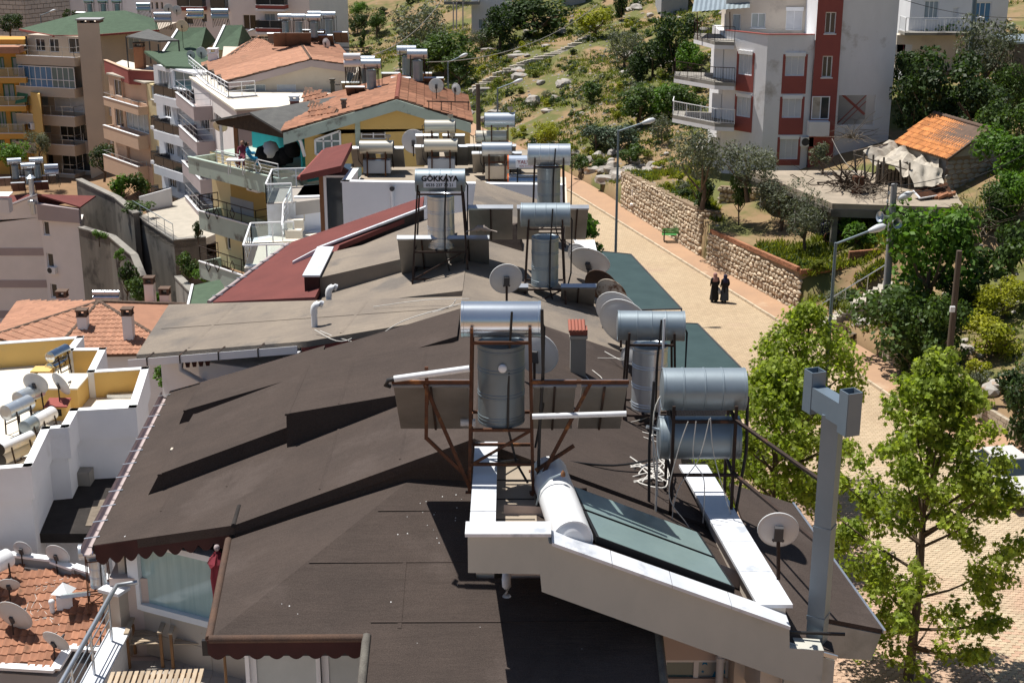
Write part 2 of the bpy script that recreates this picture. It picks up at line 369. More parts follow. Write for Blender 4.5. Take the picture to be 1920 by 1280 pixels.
def basis(o, ax, ay, az):
    m = Matrix.Identity(4)
    for i, a in enumerate((ax, ay, az)):
        for r in range(3): m[r][i] = a[r]
    for r in range(3): m[r][3] = o[r]
    return m
def text_mesh(txt, size, mat, parent, origin, ax, ay, off=.004, name='lettering', bold=0.):
    cu = bpy.data.curves.new('t', 'FONT'); cu.body = txt; cu.size = size; cu.align_x = 'CENTER'; cu.align_y = 'CENTER'; cu.extrude = .001; cu.offset = bold; cu.resolution_u = 2
    to = bpy.data.objects.new('t', cu); COL.objects.link(to)
    dg = bpy.context.evaluated_depsgraph_get(); me = bpy.data.meshes.new_from_object(to.evaluated_get(dg))
    bpy.data.objects.remove(to); bpy.data.curves.remove(cu)
    ax = V(ax).normalized(); ay = V(ay).normalized(); az = ax.cross(ay)
    mt = basis(V(origin)+az*off - rootloc(parent), ax, ay, az); me.transform(mt)
    me.materials.clear(); me.materials.append(M[mat])
    o = bpy.data.objects.new(name, me); COL.objects.link(o); setp(o, parent); return o
rng = random.Random(11)
# ================================================================ TERRAIN, STREET
RK = [(24,22),(22.4,36),(20.5,45),(17.7,57),(14.7,69),(10.6,83),(6.5,97),(4.4,104),(-2,124),(-9,144),(-17,164),(-30,188),(-62,226),(-150,300)]
LK = [(16,22),(13.9,36),(12.4,45),(9.7,57),(6.6,69),(3.2,83),(-.5,96),(-2.8,103),(-9,122),(-16,142),(-24,161),(-36,184),(-67,221),(-155,294)]
WLN = [(27,22),(24.8,38),(23,46),(20.0,57.5),(17.6,66),(15.3,73.3),(11.9,83.5),(7.95,99),(6.4,105),(0,125),(-7,145),(-15,165),(-28,189.5),(-60,228),(-148,302)]
def resample(pl, step):
    out = []
    for (x0,y0),(x1,y1) in zip(pl[:-1], pl[1:]):
        n = max(1, int(math.hypot(x1-x0, y1-y0)/step))
        for i in range(n): out.append((x0+(x1-x0)*i/n, y0+(y1-y0)*i/n))
    out.append(pl[-1]); return out
def sdist(pl, x, y):      # signed distance, positive to the right of the travel direction
    best = 1e9; sg = 1
    for (x0,y0),(x1,y1) in zip(pl[:-1], pl[1:]):
        dx = x1-x0; dy = y1-y0; t = max(0, min(1, ((x-x0)*dx+(y-y0)*dy)/(dx*dx+dy*dy)))
        d = math.hypot(x-x0-t*dx, y-y0-t*dy)
        if d < best: best = d; sg = 1 if dx*(y-y0)-dy*(x-x0) < 0 else -1
    return best*sg
def hn(x, y, s): return sin(x*s*1.3+1.7*sin(y*s*.9))*cos(y*s*1.1+1.3*sin(x*s*.7+2))
def lerp_tab(tab, x):
    for (a, b), (c, d) in zip(tab[:-1], tab[1:]):
        if x <= c: return b+(d-b)*max(0, min(1, (x-a)/(c-a)))
    return tab[-1][1]
WALLH = [(30,.3),(48,.35),(56,.9),(66,.75),(72.8,.85),(73.5,2.2),(84.5,2.25),(85.5,2.7),(99,2.5),(101,1.2),(106,.5),(120,.3)]
def hillz(x, y, d=None):
    if d is None: d = sdist(WLN, x, y)
    h = lerp_tab(WALLH, y)
    z = h + .05*min(d, 3)+ .30*max(0, d-3) if 68 < y < 102 and x > 5 else h+.30*d
    if d > 70: z -= .1*(d-70)
    a = min(1, d/4)
    sx, sy = x-15.9, y-70.25; al = sx*.955-sy*.295; pe = abs(sx*.295+sy*.955)
    if pe < 1.35 and -.6 < al < 3.9: z = min(z, .0+.8*max(0, al)-.12); a = 0
    return z + a*(.35*hn(x, y, .35)+.16*hn(x+7, y, .95)) + min(1, d/25)*1.0*hn(x, y, .085)
def hill_hit(px, py, t0=40):
    d = ray(px, py); t = t0
    while t < 320:
        p = O0+d*t; dd = sdist(WLN, p.x, p.y)
        if dd > 0 and p.z <= hillz(p.x, p.y, dd): return V((p.x, p.y, hillz(p.x, p.y, dd)))
        t += .4
    return O0+d*t
# hillside
pl = resample(WLN, .7); m = MB(); rings = [0,.14,1,1.8,2.8,4,5.5,7,8.7,10.5,12.5,14.5,16.5,19,22,25,28,32,36,40,45,52,60,75,100,150]
nr = []
for i, p in enumerate(pl):
    a = pl[max(0, i-4)]; b = pl[min(len(pl)-1, i+4)]; d = V((b[0]-a[0], b[1]-a[1])).normalized(); nr.append((d.y, -d.x))
vs = []
for p, n_ in zip(pl, nr):
    for r in rings:
        x = p[0]+n_[0]*r; y = p[1]+n_[1]*r; vs.append((x, y, hillz(x, y, r) if r > 0 else 0.0))
k = len(rings)
m.add(vs, [[i*k+j, i*k+j+1, (i+1)*k+j+1, (i+1)*k+j] for i in range(len(pl)-1) for j in range(k-1)], True)
tag(m.build('hillside', 'hill'), kind='structure')
# low ground left of the street
def lowz(x, y):
    d = -sdist(LK, x, y); base = -.45
    t = max(0, min(1, (d-16)/9)); t = t*t*(3-2*t)
    if y > 112: return base - t*4.5
    return base - t*9.5
m = MB(); xs = [-200,-150,-120]+[-100+i*4 for i in range(34)]+[40,60]; ys = [-10,0]+[8+i*4 for i in range(48)]+[220,260]
vs = [(x, y, lowz(x, y)) for x in xs for y in ys]; k = len(ys)
m.add(vs, [[i*k+j, (i+1)*k+j, (i+1)*k+j+1, i*k+j+1] for i in range(len(xs)-1) for j in range(k-1)], True)
tag(m.build('ground', 'garden_soil'), kind='structure')
# far land out to the horizon, behind everything
m = MB(); m.poly([(-1500,-300,-14),(1500,-300,-14),(1500,2200,-14),(-1500,2200,-14)]); tag(m.build('terrain', 'soil'), kind='structure')
# paving material seen from far: interlocking rows
def paving_mat(name, a, b, joint, sc=1.0):
    m = pmat(name, a, b, scale=.22, rough=.92, c3=(.43,.31,.235), s3=.10, t3=.55)
    N = m.node_tree.nodes; L = m.node_tree.links; bs = N['Principled BSDF']
    src = bs.inputs['Base Color'].links[0].from_socket
    tc = N.new('ShaderNodeTexCoord'); br = N.new('ShaderNodeTexBrick'); L.new(tc.outputs['Object'], br.inputs['Vector'])
    br.inputs['Scale'].default_value = sc; br.inputs['Brick Width'].default_value = .24; br.inputs['Row Height'].default_value = .17
    br.inputs['Mortar Size'].default_value = .012; br.inputs['Mortar Smooth'].default_value = .3
    br.inputs['Color1'].default_value = (1,1,1,1); br.inputs['Color2'].default_value = (.84,.84,.84,1); br.inputs['Mortar'].default_value = (*joint,1)
    mx = N.new('ShaderNodeMix'); mx.data_type = 'RGBA'; mx.blend_type = 'MULTIPLY'; mx.inputs[0].default_value = 1
    L.new(src, mx.inputs[6]); L.new(br.outputs['Color'], mx.inputs[7]); L.new(mx.outputs[2], bs.inputs['Base Color'])
    bp = N.new('ShaderNodeBump'); bp.inputs['Strength'].default_value = .5; bp.inputs['Distance'].default_value = .01; bp.invert = True
    L.new(br.outputs['Fac'], bp.inputs['Height']); L.new(bp.outputs[0], bs.inputs['Normal']); M[name] = m
paving_mat('street_paving', (.49,.385,.265), (.44,.335,.225), (.62,.57,.46))
paving_mat('walk_paving', (.42,.29,.205), (.38,.265,.19), (.55,.5,.4))
def strip(a, b, za, zb):
    m = MB(); n = len(a); m.add([(x, y, za) for x, y in a]+[(x, y, zb) for x, y in b], [[i, n+i, n+i+1, i+1] for i in range(n-1)]); return m
def resn(pl, n):
    L_ = [0]
    for (x0,y0),(x1,y1) in zip(pl[:-1], pl[1:]): L_.append(L_[-1]+math.hypot(x1-x0, y1-y0))
    out = []
    for i in range(n):
        s = L_[-1]*i/(n-1); j = max(q for q in range(len(L_)-1) if L_[q] <= s+1e-9); t = (s-L_[j])/(L_[j+1]-L_[j])
        out.append((pl[j][0]+(pl[j+1][0]-pl[j][0])*t, pl[j][1]+(pl[j+1][1]-pl[j][1])*t))
    return out
NS = 120
LKr, RKr, WLr = resn(LK, NS), resn(RK, NS), resn(WLN, NS)
street = tag(strip(LKr, RKr, 0, 0).build('street', 'street_paving'), kind='structure')
sw = tag(strip(RKr, WLr, .10, .12).build('pavement_beyond_street', 'sidewalk'), kind='structure')
LW = [(x-8.5, y-2.5) for x, y in LK[:7]]
lw = tag(strip(resn(LW, 40), resn(LK[:7], 40), .10, .10).build('pavement_before_street', 'walk_paving'), kind='structure')
# kerb stones, one by one
kb = MB(); kb.hexa([(-.5,-.075,-.2),(.5,-.075,-.2),(.5,.075,-.2),(-.5,.075,-.2)], [(-.485,-.055,.13),(.485,-.055,.13),(.485,.06,.13),(-.485,.06,.13)])
kme = mesh_only(kb, 'kerb')
def kerb(pl, owner, y0, y1):
    pts = resample(pl, .9); xf = []
    for (x0,y0_),(x1,y1_) in zip(pts[:-1], pts[1:]):
        if not (y0 < y0_ < y1): continue
        d = V((x1-x0, y1_-y0_, 0)); L_ = d.length; d.normalize(); n_ = V((-d.y, d.x, 0))
        xf.append((0, basis(V(((x0+x1)/2, (y0_+y1_)/2, rng.uniform(0,.012))), d*L_*.985, n_, V((0,0,1)))))
    pieces('kerb_stone', [kme], xf, owner)
kerb(RK, street, 20, 128); kerb(LK, street, 20, 60)
# interlocking pavers near the camera
pv = MB(); w, h, zz = .118, .083, .022
out = [(-w,-h),(-w*.45,-h-zz),(w*.45,-h+zz),(w,-h),(w+.012,0),(w,h),(w*.45,h+zz),(-w*.45,h-zz),(-w,h),(-w+.012,0)]
pv.slab([(x*.95, y*.95, .012) for x, y in out], V((0,0,-.03)))
pme = mesh_only(pv, 'paver'); pmp = mesh_only(pv, 'paver_pink')
xf1 = []; xf2 = []
ca, sa = cos(radians(-8)), sin(radians(-8))
for i in range(-70, 90):
    for j in range(-60, 70):
        gx = (i+.5*(j % 2))*.24; gy = j*.168
        x = 16+gx*ca-gy*sa; y = 40+gx*sa+gy*ca
        q = proj((x, y, 0))
        if not (1525 < q[0] < 1960 and 870 < q[1] < 1310): continue
        dl = sdist(LK, x, y); dr = sdist(RK, x, y)
        R = basis(V((x, y, .006 if dl > 0 else .106)), V((ca,sa,0)), V((-sa,ca,0)), V((0,0,1)))
        if dl > .12 and dr < -.1: xf1.append((0, R))
        elif -8 < dl < -.12: xf2.append((0, R))
pieces('paver', [pme], xf1, street); pieces('paver', [pmp], xf2, lw)
jm = MB(); jm.poly([(13.2,33,.004),(23.5,33,.004),(21.0,52,.004),(11.0,52,.004)])
# ---------------------------------------------------------------- stones
def stone_mesh(seed, mat, rough=.16):
    r = random.Random(seed); m = MB(); n = 8; ring = []
    for i in range(n):
        t = 2*pi*(i+.5)/n; k = max(abs(cos(t)), abs(sin(t)))
        s = .49/k**.72*(1-r.random()*rough); ring.append((s*cos(t), s*sin(t)))
    vs = [(x, y, -.35) for x, y in ring]+[(x, y, .12+r.uniform(-.06,.06)) for x, y in ring]+[(x*.62+r.uniform(-.04,.04), y*.62, .38+r.uniform(-.10,.10)) for x, y in ring]+[(0,0,.42)]
    fs = [[i, (i+1) % n, n+(i+1) % n, n+i] for i in range(n)]+[[n+i, n+(i+1) % n, 2*n+(i+1) % n, 2*n+i] for i in range(n)]+[[2*n+i, 2*n+(i+1) % n, 3*n] for i in range(n)]
    m.add(vs, fs); return mesh_only(m, mat)
STONES = [stone_mesh(i, 'stone') for i in range(9)]
def stone_wall(parent, A, B, zb, zA, zB, sz=(.17,.56), hz=(.14,.38), meshes=None, thick=.5, name='stone', depth=.16, backing='mortar', limit=300, coursed=False):
    """rubble face from A to B (xy, left to right as seen), base zb, top zA..zB"""
    meshes = meshes or STONES
    A = V((A[0], A[1], 0)); B = V((B[0], B[1], 0)); d = B-A; Ln = d.length; d.normalize(); n_ = V((d.y, -d.x, 0))
    m = MB(); bk = -n_*thick
    m.slab([A+V((0,0,zb)), B+V((0,0,zb)), B+V((0,0,zB)), A+V((0,0,zA))], bk); m.build('wall_core', backing, parent)
    xf = []; z = zb; r = rng
    while True:
        h = r.uniform(*hz)
        if z+h*.6 > max(zA, zB): break
        s = -r.uniform(0, .2)
        while s < Ln:
            w = r.uniform(*sz); c = s+w/2; top = zA+(zB-zA)*c/Ln
            if c+w*.3 > 0 and c-w*.3 < Ln and z+h*.75 < top:
                hh = h*r.uniform(.9, 1.15) if not coursed else h
                P = A+d*c+V((0,0,z+h/2+(r.uniform(-.06,.06) if not coursed else 0)))+n_*.0
                xf.append((r.randrange(len(meshes)), basis(P, d*w*.97, V((0,0,1))*hh*.96, n_*depth*(r.uniform(.6,1.6) if not coursed else 1))))
            s += w
        z += h
    pieces(name, meshes, xf, parent, limit)
W1 = thing('stone_retaining_wall', 'tall rubble stone retaining wall behind the green bench', 'stone wall', (8,99,.1))
stone_wall(W1, (7.75,99), (11.5,85.0), 0, 2.6, 2.95, thick=.5)
p1 = MB(); 
stone_wall(W1, (11.5,85.0), (12.6,84.6), 0, 2.95, 2.9, thick=.5, limit=40)
W2 = thing('stone_retaining_wall', 'rubble stone retaining wall with brick coping rows, right of the two walkers', 'stone wall', (12,83,.1))
stone_wall(W2, (11.8,83.2), (15.3,73.2), 0, 1.95, 2.25, thick=.6)
stone_wall(W2, (15.3,73.2), (20.4,74.9), 0, 2.1, 1.6, thick=.6, limit=150)
# brick coping of that wall
bkm = MB(); bkm.box(-.5,.5,-.5,.5,-.5,.5); BRICK = [mesh_only(bkm, 'brick')]; BLOCK = [mesh_only(bkm, 'block')]
def brick_courses(parent, A, B, zA, zB, n, L_=.28, H=.085, T=.2, name='brick', mats=None, limit=300):
    mats = mats or BRICK
    A = V((A[0],A[1],0)); B = V((B[0],B[1],0)); d = B-A; Ln = d.length; d.normalize(); nn = V((d.y,-d.x,0)); xf = []
    sl = (zB-zA)/Ln; du = V((d.x, d.y, sl))
    for c in range(n):
        s = -(L_/2 if c % 2 else 0)
        while s < Ln:
            a = max(0, s); b = min(Ln, s+L_)
            if b-a > .05:
                P = A+du*((a+b)/2)+V((0,0,zA+(c+.5)*H))
                xf.append((0, basis(P+nn*rng.uniform(-.008,.008), du*(b-a)*.94, nn*T, V((0,0,H*.88)))))
            s += L_
    pieces(name, mats, xf, parent, limit)
brick_courses(W2, (11.95,83.2), (15.25,73.2), 1.97, 2.27, 3); brick_courses(W2, (15.3,73.2), (18.2,74.2), 2.12, 2.05, 3)
W3 = thing('stone_terrace_wall', 'shaded stone terrace wall under the concrete slab behind the garden', 'stone wall', (14,88,2.3))
stone_wall(W3, (13.0,87.5), (17.2,86.2), 2.3, 3.9, 3.9, thick=.4, limit=120)
W4 = thing('block_wall', 'low pale concrete block wall behind the parked white car', 'wall', (20,57,.1))
bm_ = MB(); A = V((17.9,65,0)); B = V((22.9,46.4,0)); bm_.slab([A, B, B+V((0,0,.8)), A+V((0,0,.8))], V((.3,.08,0))); bm_.build('wall_core', 'mortar', W4)
brick_courses(W4, (17.9,65), (22.9,46.4), .02, .02, 4, L_=.42, H=.2, T=.16, name='block', mats=BLOCK)
# ================================================================ BUILDERS SHARED BY MANY THINGS
def tank_mb(mb, p, q, r, ribs=(.28,.5,.72), n=28, dome=.03, rib=.006):
    p = V(p); q = V(q); ax = q-p; L_ = ax.length
    prof = [(0,-dome),(r*.55,-dome*.8),(r*.93,-.004),(r*.97,-.012),(r+.004,-.012),(r+.004,.02),(r,.024)]
    for t in ribs: prof += [(r, L_*t-.014),(r+rib, L_*t-.007),(r+rib, L_*t+.007),(r, L_*t+.014)]
    prof += [(r, L_-.024),(r+.004, L_-.02),(r+.004, L_+.012),(r*.97, L_+.012),(r*.93, L_+.004),(r*.55, L_+dome*.8),(0, L_+dome)]
    # flat bands between ribs are smooth around only
    mb.lathe(p, ax, prof, n, True, flatprof=True); return mb
def panel_part(parent, x0, x1, yt, zt, yb, zb, th=.07, mat='panel_back', frame='alu', collector=True, ribs=1, label=None):
    """tilted collector: top edge (yt,zt), bottom edge (yb,zb); its glass looks away from the camera"""
    a = V((x0, yt, zt)); b = V((x1, yt, zt)); c = V((x1, yb, zb)); d = V((x0, yb, zb))
    n_ = (b-a).cross(d-a).normalized()
    if n_.z > 0: n_ = -n_           # points down/back
    m = MB(); m.slab([a, b, c, d], n_*th); o = m.build('solar_panel', mat, parent, world=False)
    if label: o['label'] = label
    g = MB(); e = .03; ux = V((e,0,0)); uy = (d-a).normalized()*e; k = -n_*.004
    g.poly([a+ux+uy+k, b-ux+uy+k, c-ux-uy+k, d+ux-uy+k]); g.build('collector_glass', 'glass_collector', o, world=False)
    f = MB(); w = .025; k2 = n_*(th/2)
    f.bar(a+k2-V((.012,0,0)), b+k2+V((.012,0,0)), w*2.2, th+.02, up=n_)
    f.build('panel_rail', frame, o, world=False)
    for i in range(ribs):
        t = (i+1)/(ribs+1); r = MB(); r.bar(a+(b-a)*t+n_*(th+.012), d+(c-d)*t+n_*(th+.012), .03, .02, up=n_); r.build('back_strap', 'rust_dark', o, world=False)
    return o
def tower(loc, label, rz=0, L=1.0, R=.27, tz=2.15, vr=.27, vh=1.0, vz=.72, fw=.36, fd=.3, spread=.08, panels=(), tmat='galv', vmat='galv_dull', fmat='rust', pipe=True, group=None, cat='water heater', name='solar_water_heater', braces=True, hose=True, scale=None, lw=.035, ribs=(.28,.5,.72)):
    t = thing(name, label, cat, (0,0,0), group)
    m = MB(); tank_mb(m, (-L/2,0,tz), (L/2,0,tz), R, ribs=ribs, rib=.004); m.build('storage_tank', tmat, t)
    if vh:
        m = MB(); tank_mb(m, (0,0,vz), (0,0,vz+vh), vr, ribs=(.06,.1,.36,.40,.68,.72,.95)); m.build('cold_tank', vmat, t)
    zt = tz-R*.82
    for sx in (-1,1):
        for sy in (-1,1):
            m = MB(); m.bar((sx*(fw+spread), sy*(fd+spread), 0), (sx*fw, sy*fd, zt+(R*.7 if sy < 0 else .05)), lw, lw, up=(0,1,0)); m.bar((sx*(fw+spread)-.05, sy*(fd+spread), .01), (sx*(fw+spread)+.05, sy*(fd+spread), .01), .07, .014); m.build('leg', fmat, t)
    zs = [zt-.03]+([vz-.02] if vh else [])+[vz*.45 if vh else zt*.4]
    for i, z in enumerate(zs):
        k = spread*(1-z/zt); a, b = fw+k, fd+k
        for p, q in (((-a,-b,z),(a,-b,z)),((-a,b,z),(a,b,z)),((-a,-b,z),(-a,b,z)),((a,-b,z),(a,b,z))):
            m = MB(); m.bar(p, q, lw*.95, lw*.95); m.build('crossbar', fmat, t)
    if vh:
        m = MB(); m.bar((-.1,-fd,vz-.02),(-.1,fd,vz-.02),.04,.03); m.bar((.12,-fd,vz-.02),(.12,fd,vz-.02),.04,.03); m.build('tank_shelf', fmat, t)
    if braces:
        m = MB(); m.bar((-fw-spread,-fd-spread*.8,vz*.42 if vh else .2),(fw,-fd,vz-.05 if vh else zt),lw*.8,lw*.8,up=(0,1,0)); m.build('brace', fmat, t)
    for p in panels: panel_part(t, *p[:6], **(p[6] if len(p) > 6 else {}))
    if hose:
        m = MB(); m.tube([(.14,-R-.015,tz+R*.75),(.13,-R-.03,tz),(.10,-R-.03,tz-.5),(.09,-fd-.02,vz),(.2,-fd+.1,vz*.4),(.35,-fd+.05,.1)], .017, 6); m.build('hose', 'pipe_black', t)
    if pipe:
        m = MB(); m.tube([(L/2+.02,.05,tz-.05),(L/2+.06,.05,tz-.12),(L/2+.05,.02,tz-1.2),(L/2-.05,0,.5)], .016, 6); m.build('pipe', 'pipe_black', t)
    t.location = loc; t.rotation_euler.z = rz
    if scale: t.scale = (scale,)*3
    return t
def dish(loc, label, r=.42, az=0., el=18, mast=.7, mat='dish', name='satellite_dish', group=None, seg=28, lean=0, depth=.16):
    """az: direction the dish looks (0 = away from the camera, + to the right)"""
    t = thing(name, label, 'satellite dish', loc, group)
    a = radians(az); e = radians(el); n_ = V((sin(a)*cos(e), cos(a)*cos(e), sin(e)))
    base = V(loc); c = base+V((lean,0,mast))
    bk = c-n_*.06
    m = MB(); m.tube([base, base+V((lean,0,mast*.97))], .022, 8); m.build('mast', 'rust_dark', t)
    prof = [(0,0)]; 
    for i in range(1, 7): q = i/6; prof.append((r*q, depth*r*q*q*1.4))
    prof += [(r+.012, depth*r*1.4+.004),(r+.008, depth*r*1.4-.012)]
    bp = [(k_, h-.008) for k_, h in prof[:7]][::-1]
    cc = c+n_*.03+V((0,0,r*.25))
    m = MB(); m.lathe(cc, n_, prof+bp, seg); m.build('reflector', mat, t)
    m = MB(); up = V((0,0,1)); rt = n_.cross(up).normalized(); u2 = rt.cross(n_)
    m.obox(cc-n_*.035, rt*.05, u2*.09, n_*.03); m.bar(cc-n_*.03+rt*.06-u2*.1, c, .03, .03); m.bar(cc-n_*.03-rt*.06-u2*.1, c, .03, .03); m.build('bracket', 'lnb', t)
    tip = cc+n_*r*1.05-u2*r*.35
    m = MB(); m.tube([cc-u2*r*1.0+n_*.1, tip], .011, 6); m.build('arm', 'lnb', t)
    m = MB(); m.cyl(tip, tip-n_*.11+u2*.02, .03, 10); m.build('receiver', 'lnb', t)
    return t
def vent_pipe(loc, label, h=.45, r=.055, face=(1,0), cap=None):
    t = thing('vent_pipe', label, 'vent pipe', loc); b = V(loc); f = V((face[0], face[1], 0)).normalized()
    m = MB(); m.tube([b, b+V((0,0,h*.55))], r, 14); m.build('riser', 'pipe_white', t)
    pts = [b+V((0,0,h*.5))]+[b+V((0,0,h*.62))+f*(.11*(1-cos(a)))+V((0,0,.11*sin(a)+.02)) for a in [radians(x) for x in (0,25,50,75,100,125)]]
    m = MB(); m.tube(pts, r*1.13, 14); m.build('elbow', 'pipe_white', t)
    return t
def chimney(loc, label, w=.5, d=None, h=1.6, mat='plaster_white', cap='tile_cap', caph=.25, name='chimney', pot=True):
    d = d or w; t = thing(name, label, 'chimney', loc); x, y, z = loc
    m = MB(); m.box(x-w/2,x+w/2,y-d/2,y+d/2,z-.6,z+h); m.build('shaft', mat, t)
    c = MB(); k = .05; o = caph
    for sx in (-1,1):
        for sy in (-1,1): c.box(x+sx*(w/2-.05)-.06, x+sx*(w/2-.05)+.06, y+sy*(d/2-.05)-.06, y+sy*(d/2-.05)+.06, z+h, z+h+o)
    c.build('cap_post', cap, t)
    m = MB(); m.slab([(x-w/2-k,y-d/2-k,z+h+o+.07),(x+w/2+k,y-d/2-k,z+h+o+.07),(x+w/2+k,y+d/2+k,z+h+o+.07),(x-w/2-k,y+d/2+k,z+h+o+.07)], .07); m.build('cap', cap, t)
    m = MB(); m.box(x-w/2-.03,x+w/2+.03,y-d/2-.03,y+d/2+.03,z+h-.06,z+h+.003); m.build('collar', cap, t)
    return t
class Fac:
    """vertical facade from A to B (xy, left to right as the camera sees it)"""
    def __init__(s, A, B, z0, z1):
        s.A = V((A[0], A[1], 0)); s.B = V((B[0], B[1], 0)); s.d = (s.B-s.A); s.L = s.d.length; s.d.normalize(); s.n = V((s.d.y, -s.d.x, 0)); s.z0 = z0; s.z1 = z1; s.holes = []
    def sz(s, px, py):
        p = atp(px, py, s.A, s.n); return (p-s.A).dot(s.d), p.z
    def pt(s, a, z, off=0): return s.A+s.d*a+V((0,0,z))+s.n*off
    def rect(s, x0, y0, x1, y1):
        xm = (x0+x1)/2; ym = (y0+y1)/2
        return s.sz(x0, ym)[0], s.sz(x1, ym)[0], s.sz(xm, y1)[1], s.sz(xm, y0)[1]
    def rbox(s, mb, a0, a1, z0, z1, o0, o1):
        return mb.hexa([s.pt(a0,z0,o1), s.pt(a1,z0,o1), s.pt(a1,z0,o0), s.pt(a0,z0,o0)], [s.pt(a0,z1,o1), s.pt(a1,z1,o1), s.pt(a1,z1,o0), s.pt(a0,z1,o0)])
    def hole(s, a0, a1, z0, z1):
        a0 = max(.02, a0); a1 = min(s.L-.02, a1); z0 = max(s.z0+.02, z0); z1 = min(s.z1-.02, z1)
        s.holes.append((a0, a1, z0, z1)); return a0, a1, z0, z1
    def window(s, parent, px=None, r=None, cols=2, rows=1, frame='paint_white', pane='glass_dark', depth=.12, fw=.06, sill=True, hole=True, name='window', panes=None, sillm=None, door=False):
        a0, a1, z0, z1 = r or s.rect(*px)
        if hole: a0, a1, z0, z1 = s.hole(a0, a1, z0, z1); o1 = -depth+.03; o0 = -depth-.03; po = -depth
        else: o1 = .05; o0 = .0; po = .02
        m = MB()
        s.rbox(m, a0, a1, z1-fw, z1, o0, o1); s.rbox(m, a0, a1, z0, z0+fw, o0, o1)
        s.rbox(m, a0, a0+fw, z0+fw, z1-fw, o0, o1); s.rbox(m, a1-fw, a1, z0+fw, z1-fw, o0, o1)
        ws = [a0+fw+(a1-a0-2*fw)*i/cols for i in range(cols+1)]
        hs = [z0+fw+(z1-z0-2*fw)*i/rows for i in range(rows+1)]
        for w in ws[1:-1]: s.rbox(m, w-fw*.45, w+fw*.45, z0+fw, z1-fw, o0, o1)
        for h in hs[1:-1]: s.rbox(m, a0+fw, a1-fw, h-fw*.4, h+fw*.4, o0, o1-.004)
        o = m.build(name, frame, parent); k = 0
        for i in range(cols):
            for j in range(rows):
                pm = (panes[k % len(panes)] if panes else pane); k += 1
                g = MB(); g.poly([s.pt(ws[i], hs[j], po), s.pt(ws[i+1], hs[j], po), s.pt(ws[i+1], hs[j+1], po), s.pt(ws[i], hs[j+1], po)]); g.build('pane', pm, o)
        if sill and hole:
            g = MB(); s.rbox(g, a0-.06, a1+.06, z0-.07, z0-.003, -depth, .06); g.build('sill', sillm or frame, o)
        return o
    def shutter(s, parent, px=None, r=None, mat='shutter', hole=True, slat=.09, box=True, name='roller_shutter', cols=1):
        a0, a1, z0, z1 = r or s.rect(*px)
        if hole: a0, a1, z0, z1 = s.hole(a0, a1, z0, z1); o = -.08
        else: o = .012
        m = MB(); n = max(3, int((z1-z0)/slat)); h = (z1-z0)/n
        for i in range(n):
            m.add([s.pt(a0,z0+i*h,o+.012), s.pt(a1,z0+i*h,o+.012), s.pt(a1,z0+(i+.85)*h,o), s.pt(a0,z0+(i+.85)*h,o), s.pt(a1,z0+(i+1)*h,o-.012), s.pt(a0,z0+(i+1)*h,o-.012)], [[0,1,2,3],[3,2,4,5]])
        q = m.build(name, mat, parent)
        f = MB()
        for c in range(cols+1):
            a = a0+(a1-a0)*c/cols; f2 = .035; s.rbox(f, a-(f2 if c == cols else 0 if c == 0 else f2/2), a+(f2 if c == 0 else 0 if c == cols else f2/2), z0, z1, o-.02, o+.045)
        s.rbox(f, a0+.04, a1-.04, z0, z0+.05, o-.02, o+.043); f.build('shutter_frame', 'paint_white', q)
        if box:
            f = MB(); s.rbox(f, a0-.04, a1+.04, z1-.02, z1+.22, 0, .10); f.build('shutter_box', 'paint_white', q)
        return q
    def band(s, parent, a0, a1, z0, z1, mat, off=.03, name='band'):
        m = MB(); s.rbox(m, a0, a1, z0, z1, 0.003, off); return m.build(name, mat, parent)
    def build(s, parent, mat, name='wall', top=None, reveal=.14, rmat=None):
        """wall face with openings; top: list of (a,z) for a gabled or sloping head above z1"""
        A_ = sorted({0, s.L, *[h[0] for h in s.holes], *[h[1] for h in s.holes]}); Z_ = sorted({s.z0, s.z1, *[h[2] for h in s.holes], *[h[3] for h in s.holes]})
        m = MB()
        for i in range(len(A_)-1):
            for j in range(len(Z_)-1):
                a = (A_[i]+A_[i+1])/2; z = (Z_[j]+Z_[j+1])/2
                if any(h[0] < a < h[1] and h[2] < z < h[3] for h in s.holes): continue
                m.poly([s.pt(A_[i],Z_[j]), s.pt(A_[i+1],Z_[j]), s.pt(A_[i+1],Z_[j+1]), s.pt(A_[i],Z_[j+1])])
        for a0, a1, z0, z1 in s.holes:
            R_ = -reveal-.1
            for (p, q) in (((a0,z0),(a1,z0)),((a1,z0),(a1,z1)),((a1,z1),(a0,z1)),((a0,z1),(a0,z0))):
                m.poly([s.pt(*p), s.pt(*q), s.pt(*q, R_), s.pt(*p, R_)])
        if top: m.poly([s.pt(0,s.z1), s.pt(s.L,s.z1)]+[s.pt(a,z) for a, z in top])
        return m.build(name, mat, parent)
def core(parent, xy, z0, z1, inset=.35, mat='glass_dark', name='interior'):
    cx = sum(p[0] for p in xy)/len(xy); cy = sum(p[1] for p in xy)/len(xy)
    q = []
    for x, y in xy:
        d = V((x-cx, y-cy)); L_ = d.length; d = d*(max(0, L_-inset*1.4)/L_); q.append((cx+d.x, cy+d.y))
    m = MB(); m.prism(q, z0, z1); return m.build(name, mat, parent)
